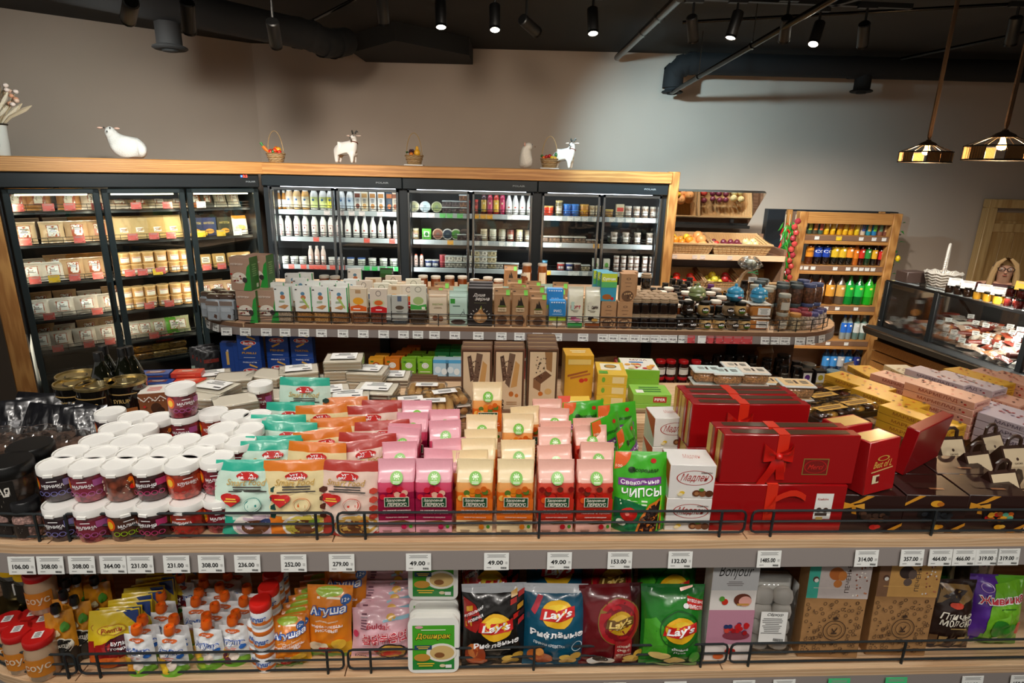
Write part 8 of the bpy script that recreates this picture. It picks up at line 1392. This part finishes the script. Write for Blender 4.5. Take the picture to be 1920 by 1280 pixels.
for i, (x, c, c2) in enumerate([(305, '#3a5a4a', '#a8b83a'), (345, '#4a4a3a', '#c8742a'), (388, '#3a5a4a', '#c85a3a'), (432, '#d8a41e', '#e8c03a'), (480, '#d8a41e', '#e8c03a'), (530, '#d8a41e', '#c8801e'), (572, '#e0ac22', '#e8c03a'), (615, '#d8a41e', '#c8801e'), (660, '#d8b41e', '#e8c83a'), (705, '#c8b8a0', '#3a4a8a'), (748, '#2a8a9a', '#c8a04a'), (790, '#2a7ab0', '#5ab83a'), (835, '#8a5a4a', '#5a8a6a'), (875, '#7a4a3a', '#c8a06a'), (910, '#2a2a2a', '#4a4a4a')]): dput(cn_(c, c2), x, 0, f'drink can, {nth(i)} from the left on the top shelf of the pine unit')
so = lambda c, cp, lb_, t=None, r_=.042, h_=.27, tc='#ffffff', nk=.3: bottle('soda_bottle', r_, h_, c, cp, lb_, nk, .3, 'bottle', .28, text=t, tcol=tc, lz=.42)
for i, (x, pr, d) in enumerate([(293, so('#5a2a12', '#1a1a1a', '#e0902a', 'Буратино', tc='#5a2a12'), 'brown lemonade bottle with orange label'), (355, so('#160c0a', '#1a2a5a', '#1f3f9a', 'CC', tc='#f4f4f4'), 'cola bottle with large blue and red label'), (418, so('#160c0a', '#1a2a5a', '#1f3f9a', 'CC', tc='#f4f4f4'), 'cola bottle with large blue label'), (483, so('#10120c', '#2a8a2a', '#d8b02a', None), 'dark bottle with green cap and yellow label'), (540, so('#10120c', '#2a8a2a', '#d8b02a', None), 'dark bottle with green cap and yellow label'), (593, so('#10120c', '#2a8a2a', '#e08a2a', None), 'dark bottle with green cap and orange label'), (640, so('#b8621e', '#2a1a12', '#d8781e', None, .032, .24), 'amber glass lemonade bottle'), (685, so('#2a0c0a', '#2a1a12', '#c8301e', None, .03, .25), 'dark glass bottle with red label'), (730, so('#16301a', '#2a1a12', '#2a8a3a', None, .032, .25), 'green glass lemonade bottle'), (780, so('#1a1612', '#2a1a12', '#e0a82a', None, .03, .24), 'dark glass bottle with yellow label'), (828, so('#2a0a0a', '#c81e1e', '#c82a24', None, .028, .22), 'small cola bottle with red cap')]): dput(pr, x, 1, f'{d}, {nth(i)} on the second shelf')
for i, (x, c, l) in enumerate([(285, '#4a2a14', '#3a2010'), (362, '#54301a', '#c8802a'), (440, '#4a2a14', '#d89a3a'), (518, '#5a4a3a', '#c8984a'), (583, '#0f7a2a', '#1fa83a'), (655, '#0f5a24', '#2ab84a'), (728, '#1f9a1e', '#2ab82a'), (800, '#24a022', '#2ab82a')]): dput(so(c, '#2a8a2a' if i > 3 else '#2a1a12', l, None, .05, .31, tc='#d8e05a' if i > 3 else '#f0e0c0'), x, 2, f'{"green" if i > 3 else "brown"} two-litre bottle, {nth(i)} on the third shelf')
for i, (x, c, l) in enumerate([(300, '#7f9088', '#5a9a8a'), (370, '#86968e', '#8aa8a0'), (440, '#7f9088', '#5a9a8a'), (545, '#8a9a9c', '#2a6ac8'), (585, '#8a9a9c', '#2a6ac8'), (640, '#6a8a80', '#d8dcd4'), (690, '#6a8a80', '#d8dcd4'), (740, '#6a8a80', '#d8dcd4'), (780, '#6a8a80', '#d8dcd4')]): dput(so(c, '#2a5ab8' if i in (3, 4) else '#d8d8d4', l, None, .034, .27), x, 3, f'clear water bottle, {nth(i)} on the fourth shelf')
for i, (x, c, l) in enumerate([(475, '#1a3a5a', '#3a8ad0'), (530, '#1a3a5a', '#b8b8b8'), (588, '#1a3a5a', '#3a8ad0'), (645, '#3a3e4a', '#2a3a8a'), (705, '#3a403e', '#4a5a4a'), (420, '#1a3a5a', '#3a8ad0')]): dput(so(c, '#2a5ab8', l, None, .044, .29), x, 4, f'blue water bottle, {nth(i)} on the bottom visible shelf')
for k, xs in enumerate([(365, 698, 795, 870), (275, 320, 373, 542, 640, 697, 742, 785, 830), (525, 613, 757), (330, 470, 588, 733)]):
    for i, x in enumerate(xs): p = PY(P8(x), 450, DYF+.0); tag('', (p.x+(.0 if k < 2 else .0), DYF+.001, DZ[k]-.03), 0, f'white price slip, {nth(i)} on the {["first", "second", "third", "fourth"][k]} strip of the pine bottle shelf', 'slips on the pine shelf', '#e6e2da', s=.8, tilt=0)
p = PY(P8(533), 446, DYF); tag('', (p.x, DYF, DZ[0]-.03), 0, 'yellow price slip under the yellow drink cans', None, '#e8c01e', 1.0, 0)
lg = empty('lemon_garland', 'artificial lemon garland hanging on the pine unit side', 'garland', (DX1+.02, DYF+.05, 1.75)); gl_ = B().tube([(0, 0, 0), (.02, 0, -.4), (0, 0, -.9)], .005, 5, '#3a5a2a', 'satin'); ob('vine', gl_, lg)
for k in range(22):
    a = k*2.4; z = -.04*k; ob('leaf', B().add([(0, 0, 0), (.03, .012, .01), (.07, 0, -.01), (.03, -.012, .01)], [(0, 1, 2, 3)], '#1f5a22' if k % 2 else '#2a6a2a', 'satin'), lg, (.01, -.02, z), (.3, .3*math.sin(k), a))
for z in (-.36, -.95, -.62, -.85): ob('lemon', B().lathe([(.001, -.035), (.018, -.024), (.026, 0), (.018, .024), (.001, .036)], 10, '#e8c21e', 'fruit'), lg, (.03 if z == -.36 else -.005, -.04, z))
# ================================================================ deli counter
AD = R(11); DC = empty('deli_counter', 'glass-fronted deli counter with wooden slat base', 'deli counter', (4.324, .072, 0), AD)
def DW(x, y, z): return Vector((4.324+x*math.cos(AD)-y*math.sin(AD), .072+x*math.sin(AD)+y*math.cos(AD), z))
YA, YB = 3.3, 5.5; L_ = YB-YA; ym = (YA+YB)/2
ob('body', B().box((.58, ym, .4), (.72, L_, .78), '#1b1a19', 'powder'), DC)
for k in range(6): ob('slat', B().box((.2, ym, .15+.102*k), (.03, L_, .09), '#9a7450', 'pine', .003), DC)
ob('ledge', B().prism([(.06, .78), (.24, .74), (.24, .84), (.08, .86), (.03, .83)], YA, YB, '#1d1f20', 'powder'), DC)
ob('ledge_trim', B().tube([(.04, YA, .84), (.04, YB, .84)], .012, 8, '#9a9a98', 'steel'), DC)
ob('display_deck', B().prism([(.22, .85), (.92, .95), (.92, .91), (.22, .81)], YA+.02, YB-.02, '#c9c9c6', 'steel'), DC)
ob('rear_wall', B().box((.95, ym, 1.0), (.03, L_, .3), '#2a2a2a', 'powder'), DC)
for a, c in ((YA, 4.13), (4.17, 4.93), (4.97, YB)): ob('pane', B().box((.2, (a+c)/2, 1.055), (.008, c-a, .41), '#ffffff', 'pane'), DC)
ob('top_shelf', B().box((.42, ym, 1.275), (.46, L_, .012), '#ffffff', 'pane'), DC)
for x in (.195, .655): ob('top_edge', B().box((x, ym, 1.275), (.014, L_, .02), '#101010', 'powder'), DC)
for y in (4.15, 4.95, 5.48): ob('upright', B().box((.2, y, 1.06), (.03, .045, .43), '#1c2022', 'powder', .003), DC)
for y in (3.6, 4.5, 5.2): ob('strut', B().tube([(.9, y, .98), (.62, y, 1.26)], .014, 6, '#3a3a3a', 'steel'), DC)
ob('end_panel', B().box((.55, YB+.01, 1.06), (.72, .012, .43), '#ffffff', 'pane'), DC)
ob('led_strip', B().box((.6, ym, 1.262), (.02, L_-.1, .01), '#fff4e0', 'glow'), DC)  # added glowing strip, no known lamp, lights the deck from inside
case_fill(DW(.6, ym, 1.25), DW(.5, ym, .9), .03, L_-.1, 30, (1, .93, .84))  # area light added under the glass top to lift the dark deck
rs = random.Random(5)
vac = [bag('meat_pack', 'pack', .13, .1, .03, c, [('R', .05, .5, .4, .5, '#eceae6'), ('S', .05, .5, .3, .3, 3, '#5a5a5a')], 'pillow', 'film', 0, k) for k, c in enumerate(['#a8452e', '#c8a48e', '#d8cabe', '#8a3226', '#c87a3a', '#b89a84'])]
saus = [Proto('sausage', 'sausage', B().lathe([(.004, -.09), (.022, -.075), (.026, 0), (.022, .075), (.004, .09)], 12, c, 'fruit', (0, 0, .026), axis='x'), [('twine', B().tube([(-.09, 0, .026), (-.1, 0, .03)], .003, 4, '#d8c8a8', 'rope')), ('twine', B().tube([(.09, 0, .026), (.1, 0, .03)], .003, 4, '#d8c8a8', 'rope'))]) for c in ('#7a2a1e', '#c87a52', '#e0d4c4', '#5a241c')]
crd = Proto('price_card', 'price card', B().box((0, 0, .022), (.05, .003, .04), '#f0efea', 'paper'), [('print', B().art([('S', 0, .7, .7, .3, 2, '#5a5a58'), ('S', 0, .3, .5, .2, 1, '#1c1c1c')], mflat(.05, .003, .04), 'paper', False))])
crn = ['reddish', 'tan', 'pale', 'dark red', 'orange', 'beige']; n1 = n2 = n3 = 0
for j in range(22):
    y = YA+.3+j*.092
    for i in range(6):
        x = .29+i*.108; z = .85+(x-.22)*.143; t = rs.random(); loc = DW(x+rs.uniform(-.012, .012), y+rs.uniform(-.02, .02), z+.004)
        if t < .62: k = rs.randrange(6); vac[k].put((loc[0], loc[1]-.04, loc[2]+.008), f'{crn[k]} vacuum meat pack, place {nth(i)} across, {nth(j)} row along the deli counter', rs.uniform(-1.2, 1.2), rs.uniform(-1.35, -1.15), group='meat packs in the deli counter')
        elif t < .84: k = rs.randrange(4); saus[k].put((loc[0], loc[1], loc[2]), f'{["brown", "orange", "white", "dark"][k]} sausage, place {nth(i)} across, {nth(j)} row along the deli counter', rs.uniform(-1, 1), group='sausages in the deli counter')
        if rs.random() < .3: crd.put((loc[0]-.03, loc[1]-.03, loc[2]+.05), f'white price card, place {nth(i)} across, {nth(j)} row along the deli counter', R(-50)+rs.uniform(-.3, .3), -.5, group='price cards in the deli counter')
# on the glass top
wk = B(); n = 22
wkb = B().lathe([(.1, 0), (.125, .06), (.14, .12), (.134, .12), (.118, .06), (.09, .008), (0, .008)], n, '#d8d4ca', 'wicker', cap=True)
hd = B().tube([(.13*math.cos(a), 0, .11+.26*math.sin(a)) for a in [PI*k/12 for k in range(13)]], .011, 6, '#e2ded4', 'rope')
rg = [B().tube([(r_*math.cos(2*PI*k/n), r_*math.sin(2*PI*k/n), z+.006*(-1)**k) for k in range(n)], .009, 5, '#e2ded4', 'rope', True) for r_, z in ((.107, .02), (.117, .045), (.127, .07), (.135, .095), (.142, .12))]
pr = Proto('white_basket', 'basket', wkb, [('handle', hd)]+[('woven_ring', r_) for r_ in rg]); pr.put(DW(.46, 5.18, 1.282), 'white wicker basket with tall handle on the counter top', .9)
tj = [jar('pate_jar', .028, .075, c, l, lb_, None, .014, mat='bottle') for c, l, lb_ in (('#2a1c12', '#15130f', '#3a2c1a'), ('#c8942a', '#1a1812', '#d8b02a'), ('#3a0e0c', '#14110e', '#8a2218'))]
k_ = 0
for j in range(15):
    for i in range(2):
        y = 4.92-j*.085; t = 0 if y > 4.68 else 1 if y > 4.42 else 2; lay = 1 if t < 2 else 2
        for s in range(lay): tj[t].put(DW(.27+i*.08, y, 1.282+.0755*s), f'{["dark", "yellow-labelled", "black and red"][t]} jar on the counter top, {nth(j)} along, {["front", "rear"][i]} line, {["lower", "upper"][s]}', 1.2, group='jars on the counter top'); k_ += 1
for i, (y, c) in enumerate([(4.88, '#f0efea'), (4.76, '#f0efea'), (4.62, '#f0efea'), (4.5, '#f0efea'), (4.33, '#e2b82a'), (4.2, '#e2b82a'), (4.02, '#e2b82a'), (3.88, '#e2b82a')]): tag('', DW(.27, y, 1.282+(.095 if i < 4 else .17)), R(-45), f'{"white" if i < 4 else "yellow"} price card standing on the counter-top jars, {nth(i)} from the far end', 'cards on the counter top', c, 1.6, .5)
ob('label_printer', B().box((0, 0, .05), (.2, .15, .1), '#4a3a34', 'satin', .006), None, DW(.35, 5.4, 1.282), (0, 0, .1), 'brown box standing at the far end of the counter', 'box')
for i, (px, py, c) in enumerate([(1745, 572, '#b8622a'), (1708, 570, '#3a2218')]): p = DW(.5+.2*(1-i), 5.44, .9); block('snack_bag', 'bag', .13, .22, .05, c, [('R', .1, .85, .4, .14, '#ecebe6'), ('E', 0, .4, .3, .15, '#d88a3a')], 'film').put(p, f'{["orange", "dark"][i]} snack bag at the far end inside the counter', -.3)
# ================================================================ person behind the counter
def skin_mesh(name, V, E_, rad, col, mat='skin', sub=2, root=0):
    me = bpy.data.meshes.new(name); me.from_pydata([tuple(v) for v in V], E_, []); o_ = bpy.data.objects.new(name, me); COL.objects.link(o_)
    sm = o_.modifiers.new('s', 'SKIN'); sm.use_smooth_shade = True
    if not me.skin_vertices: me.skin_vertices.new()
    for k, r_ in enumerate(rad): me.skin_vertices[0].data[k].radius = (r_ if isinstance(r_, tuple) else (r_, r_)); me.skin_vertices[0].data[k].use_root = (k == root)
    sb = o_.modifiers.new('d', 'SUBSURF'); sb.levels = sb.render_levels = sub
    dg = bpy.context.evaluated_depsgraph_get(); m2 = bpy.data.meshes.new_from_object(o_.evaluated_get(dg)); bpy.data.objects.remove(o_); bpy.data.meshes.remove(me)
    m2.materials.clear(); m2.materials.append(MATS[mat]); at = m2.attributes.new('Col', 'FLOAT_COLOR', 'FACE'); cf = col if callable(col) else (lambda c: col)
    buf = []
    for pl in m2.polygons: buf += [*lin(cf(pl.center)), 1]
    at.data.foreach_set('color', buf); m2.polygons.foreach_set('use_smooth', [True]*len(m2.polygons)); return m2
px_ = PY(1886, 503, 5.6); base = Vector((px_.x, 5.6, 0)); zh = px_.z
V = [(0, 0, .9), (0, .01, 1.1), (0, 0, 1.24), (0, 0, zh-.17), (0, -.005, zh-.1), (0, -.012, zh-.03), (0, -.01, zh+.035), (.16, 0, 1.22), (.2, 0, 1.0), (.19, -.12, .95), (.16, -.2, .97), (-.16, 0, 1.22), (-.2, 0, 1.0), (-.19, -.12, .95), (-.16, -.2, .97)]
V = [Vector(v) for v in V]
E_ = [(0, 1), (1, 2), (2, 3), (3, 4), (4, 5), (5, 6), (2, 7), (7, 8), (8, 9), (9, 10), (2, 11), (11, 12), (12, 13), (13, 14)]
rd = [(.14, .11), (.14, .11), (.12, .09), .05, (.055, .06), (.072, .085), (.068, .08), .06, .045, .038, .03, .06, .045, .038, .03]
pm_ = skin_mesh('person', V, E_, rd, lambda c: '#c79a80' if c.z > zh-.15 else '#4a1f22')
po = ob('person', pm_, None, base, (0, 0, R(-36)), 'woman with long blond hair and dark glasses behind the counter', 'person')
hr = B()
def hairf(u, v):
    a = PI*(-.62+1.24*u)+PI/2; r_ = .092+.012*math.sin(9*u)*v; z = zh+.1-.36*v
    k = 1 if v > .25 else math.sin(PI/2*(v/.25))**.6
    return (r_*math.cos(a)*k*(1+.35*v), .0+(r_*1.05*math.sin(a)*k)*(1-.1*v)+.012, z+.0)
hr.grid(hairf, [k/18 for k in range(19)], [0, .03, .08, .15, .25, .4, .6, .8, 1], lambda u, v: '#c8a878' if v > .2 else '#6a5038', 'cloth')
hr.grid(lambda u, v: (lambda p: (p[0]*.93, p[1]*.93, p[2]-.004))(hairf(u, v)), [k/18 for k in range(19)], [0, .03, .08, .15, .25, .4, .6, .8, 1], '#a88858', 'cloth', True)
for s in (-1, 1): hr.tube([(s*.02, -.075, zh+.098), (s*.065, -.07, zh+.05), (s*.088, -.045, zh-.05), (s*.1, -.03, zh-.2), (s*.095, -.04, zh-.28)], .02, 8, '#c0a070', 'cloth', rr=[.012, .022, .026, .028, .012])
ob('hair', hr, po)
gs = B()
for s in (-1, 1): gs.tube([(s*.034+.027*math.cos(2*PI*k/14), -.1, zh+.002+.02*math.sin(2*PI*k/14)) for k in range(14)], .0035, 5, '#141414', 'plastic', True); gs.tube([(s*.06, -.098, zh+.006), (s*.078, -.02, zh+.01)], .003, 4, '#141414', 'plastic')
gs.tube([(-.008, -.1, zh+.006), (.008, -.1, zh+.006)], .003, 4, '#141414', 'plastic'); ob('glasses', gs, po)
for s in (-1, 1): ob('eye', B().ball((s*.032, -.082, zh+.002), .011, '#e8e4de', 'plastic', 8).ball((s*.032, -.091, zh+.002), .005, '#3a2a20', 'plastic', 6), po)
ob('nose', B().lathe([(.004, .03), (.009, .0), (.013, -.012), (.006, -.02)], 8, '#c79a80', 'skin', (0, -.094, zh-.02)), po); ob('mouth', B().ball((0, -.083, zh-.058), .018, '#a8584a', 'skin', 10, .3, 1, .5), po)
# ================================================================ ornaments on the beam
def onbeam(px, left=False, back=.12):
    if left: q = PL(px, 300, LF(0, back), NN); s = (P0-q).dot(U); return LF(s, back, TOPZ+.003)
    p = PY(px, 310, FY+back); return Vector((p.x, FY+back, TOPZ+.003))
def sheep_lying():
    V = [Vector(v) for v in [(.11, 0, .08), (.0, 0, .085), (-.09, 0, .09), (-.13, -.008, .15), (-.15, -.02, .2), (-.155, -.07, .2), (.16, 0, .05), (-.11, -.06, .03), (.12, -.07, .03)]]
    return skin_mesh('sheep_figurine', V, [(0, 1), (1, 2), (2, 3), (3, 4), (4, 5), (0, 6), (2, 7), (0, 8)], [(.085, .085), (.085, .085), (.08, .08), .066, .058, .04, .055, .035, .035], '#d4d4ce', 'wool', 2, 1)
me = sheep_lying(); p = onbeam(246, True, .1); o = ob('sheep_figurine', me, None, p, (0, 0, A40-R(18)), 'white sheep figurine lying on the corner beam', 'figurine', None, None, (.76, .9, 1.0))
for s in (-1, 1): ob('ear', B().ball((-.155+.075*s, -.03, .225), .024, '#e0b8a4', 'satin', 8, .35, 1.1, .6), o); ob('eye', B().ball((-.155+.026*s, -.082, .225), .007, '#1c1c1c', 'gloss', 6), o)
ob('nose', B().ball((-.155, -.107, .2), .009, '#4a4a4a', 'satin', 6, .6), o)
def goat():
    V = [Vector(v) for v in [(-.08, 0, .13), (.0, 0, .135), (.06, 0, .14), (.075, -.01, .19), (.08, -.015, .235), (.075, -.055, .228), (-.09, .03, .07), (-.09, .03, .008), (-.09, -.03, .07), (-.09, -.03, .008), (.06, .03, .07), (.06, .03, .008), (.06, -.03, .07), (.06, -.03, .008), (-.12, 0, .14)]]
    return skin_mesh('goat_figurine', V, [(0, 1), (1, 2), (2, 3), (3, 4), (4, 5), (0, 6), (6, 7), (0, 8), (8, 9), (2, 10), (10, 11), (2, 12), (12, 13), (0, 14)], [(.055, .055), (.055, .058), (.05, .05), .032, .028, .018, .024, .014, .024, .014, .022, .013, .022, .013, .015], '#e6e2da', 'satin', 2, 1)
gm = goat()
def put_goat(px, lb, rz, s=1):
    o = ob('goat_figurine', gm, None, onbeam(px), (0, 0, rz), lb, 'figurine', None, None, s)
    for k in (-1, 1):
        ob('ear', B().ball((.08+.045*k, -.015, .243), .022, '#e0c8b8', 'satin', 8, .3, 1.2, .5), o); ob('horn', B().tube([(.08+.01*k, -.01, .26), (.08+.022*k, .0, .285), (.08+.03*k, .012, .275)], .007, 6, '#3a3a34', 'satin', rr=[.009, .007, .004]), o); ob('eye', B().ball((.078+.016*k, -.05, .243), .005, '#1c1c1c', 'gloss', 6), o)
    ob('collar', B().tube([(.072+.034*math.cos(2*PI*k/12), -.004+.034*math.sin(2*PI*k/12), .183-.012*math.sin(2*PI*k/12)) for k in range(12)], .005, 5, '#7a3a22', 'satin', True), o); ob('beard', B().lathe([(.001, -.03), (.008, -.01), (.006, 0)], 6, '#5a4a3a', 'wool', (.075, -.062, .212)), o); ob('nose', B().ball((.075, -.075, .222), .007, '#3a3430', 'satin', 6), o)
put_goat(652, 'white goat figurine with brown collar between two fruit baskets', R(-12)); put_goat(1058, 'white goat figurine beside the last fruit basket', R(-25), .92)
V = [Vector(v) for v in [(0, 0, .07), (0, -.01, .13), (.005, -.015, .17), (.02, -.03, .195), (.05, -.05, .19), (-.035, -.05, .025), (.035, -.055, .025), (0, .05, .05)]]
sm_ = skin_mesh('sheep_figurine', V, [(0, 1), (1, 2), (2, 3), (3, 4), (0, 5), (0, 6), (0, 7)], [(.07, .065), (.058, .055), .048, .042, .022, .032, .032, .05], '#dcd8ce', 'wool', 2, 0)
o = ob('sheep_figurine', sm_, None, onbeam(985), (0, 0, R(10)), 'white sheep figurine sitting upright near the last basket', 'figurine')
ob('ear', B().ball((-.02, -.055, .205), .016, '#c89a88', 'satin', 8, 1.2, .5, .5), o); ob('eye', B().ball((.045, -.068, .203), .005, '#1c1c1c', 'gloss', 6), o); ob('nose', B().ball((.072, -.06, .186), .006, '#8a6a5a', 'satin', 6), o)
def hbasket(px, lb, goods, left=False, plinth=False):
    p = onbeam(px, left, .12); z0 = .008 if plinth else 0
    if plinth: ob('plinth_block', B().box((0, 0, .005), (.17, .12, .01), '#e6e4de', 'satin', .002), None, p, None, f'thin white slab under the {lb[6:]}', 'slab')
    o = empty('fruit_basket', lb, 'basket', p+Vector((0, 0, .0105 if plinth else 0)), A40*.0); n = 20
    bw = B().lathe([(.055, 0), (.065, .04), (.075, .075), (.069, .075), (.058, .04), (.048, .006), (0, .006)], n, '#d0ae7c', 'wicker')
    for k, (r_, z) in enumerate(((.058, .012), (.063, .028), (.068, .044), (.072, .06), (.077, .075))): bw.tube([((r_+.003)*math.cos(2*PI*(j+.5*(k % 2))/n), (r_+.003)*math.sin(2*PI*(j+.5*(k % 2))/n), z+.003*(-1)**j) for j in range(n)], .0055, 4, '#dcbd8e' if k % 2 else '#c8a26c', 'rope', True)
    ob('woven_body', bw, o); ob('handle', B().tube([(.07*math.cos(a), 0, .07+.2*math.sin(a)) for a in [PI*k/14 for k in range(15)]], .004, 5, '#c8a878', 'rope'), o)
    for nm, c, x, y, z, r_, sz in goods: ob(nm, B().ball((x, y, z), r_, c, 'fruit', 10, sz), o)
    return o
hbasket(519, 'small wicker basket with toy carrot and tomatoes by the corner', [('tomato', '#c8281a', -.035, -.02, .09, .026, .9), ('tomato', '#d8401e', .005, -.035, .1, .024, .9), ('pepper', '#e0a02a', .03, -.01, .108, .026, 1), ('tomato', '#c8281a', .045, -.03, .088, .02, .9), ('pepper', '#d86a1e', 0, .02, .115, .024, 1), ('cucumber', '#2f6a2a', -.005, -.05, .09, .014, 1.6)])
o = [x for x in bpy.data.objects if x.name.startswith('fruit_basket')][-1]
ob('carrot', B().tube([(-.05, -.03, .085), (-.075, -.035, .11), (-.095, -.035, .135)], .012, 8, '#e07a1e', 'fruit', rr=[.008, .015, .014]).tube([(-.095, -.035, .135), (-.115, -.035, .165)], .008, 6, '#3a8a3a', 'satin', rr=[.006, .012]), o)
hbasket(777, 'small wicker basket with yellow pear and dark grapes', [('pear', '#e0a82a', .03, -.02, .1, .03, 1.1), ('pear_neck', '#e0a82a', .03, -.02, .138, .015, 1.4), ('orange', '#d8781e', -.02, -.035, .085, .02, 1)]+[('grape', '#3a1420', -.035+.014*(k % 4), -.02+.012*(k//4), .1+.01*(k % 3), .011, 1) for k in range(9)]+[('leaf', '#2f5a2a', -.06, -.02, .105, .014, .6)], plinth=True)
hbasket(1030, 'small wicker basket with cherries and lemons near the goat', [('cherry', '#a81a1c', -.03, -.03, .092, .018, 1), ('cherry', '#b8201e', 0, -.02, .1, .018, 1), ('lemon', '#e0b82a', .02, -.045, .088, .02, .8), ('lemon', '#d8a02a', .045, -.03, .085, .018, .8), ('orange', '#d8641e', -.055, -.03, .085, .016, 1), ('leaf', '#2a6a2a', .055, -.02, .11, .014, 1.6), ('leaf', '#2a6a2a', -.07, -.02, .1, .014, .8)], plinth=True)
# dried flowers in a pale can at the left edge
p = onbeam(2, True, .15); o = empty('dried_flower_vase', 'pale metal vase with dried grasses and pink flower heads', 'vase', p)
ob('vase_can', B().lathe([(.062, 0), (.066, .005), (.07, .2), (.075, .215), (.07, .215), (.06, .01), (0, .01)], 24, '#d2d4ce', 'satin'), o); ob('dark_rim', B().tube([(.075*math.cos(2*PI*k/20), .075*math.sin(2*PI*k/20), .215) for k in range(20)], .007, 6, '#2a2622', 'satin', True), o)
ob('print', B().art([('T', .28, .4, .55, .2, '#2a2a2a', 'Garden', {'s': .3}), ('S', .25, .6, .4, .06, 1, '#4a4a4a'), ('R', .42, .9, .06, .18, '#2a2a2a')], mcyl(.0715, .2, .11, 0), 'satin'), o)
rs = random.Random(11)
for k in range(18):
    a = rs.uniform(-.3, 1.1); ln = rs.uniform(.2, .34); dx = math.sin(a)*ln; dz = math.cos(a)*ln; y = rs.uniform(-.05, .05)
    ob('pampas_stem', B().tube([(rs.uniform(-.03, .03), y*.5, .15), (dx*.4, y, .2+dz*.45), (dx*.8, y, .2+dz*.8), (dx, y, .2+dz)], .004, 5, rs.choice(['#d8c4a4', '#c8ac84', '#e4d6be']), 'wool', rr=[.002, .012, .016, .003]), o)
for k in range(9):
    x = .13+.11*rs.random(); z = .34+.17*rs.random(); y = rs.uniform(-.05, .03); s = ob('flower_stem', B().tube([(.02, 0, .18), (x*.5, y*.5, .28), (x, y, z)], .002, 4, '#c8b490', 'matte'), o); ob('flower_head', B().ball((x, y, z), .018, rs.choice(['#e8c4ac', '#f0dcd0', '#d89a78']), 'wool', 8, .8), s)
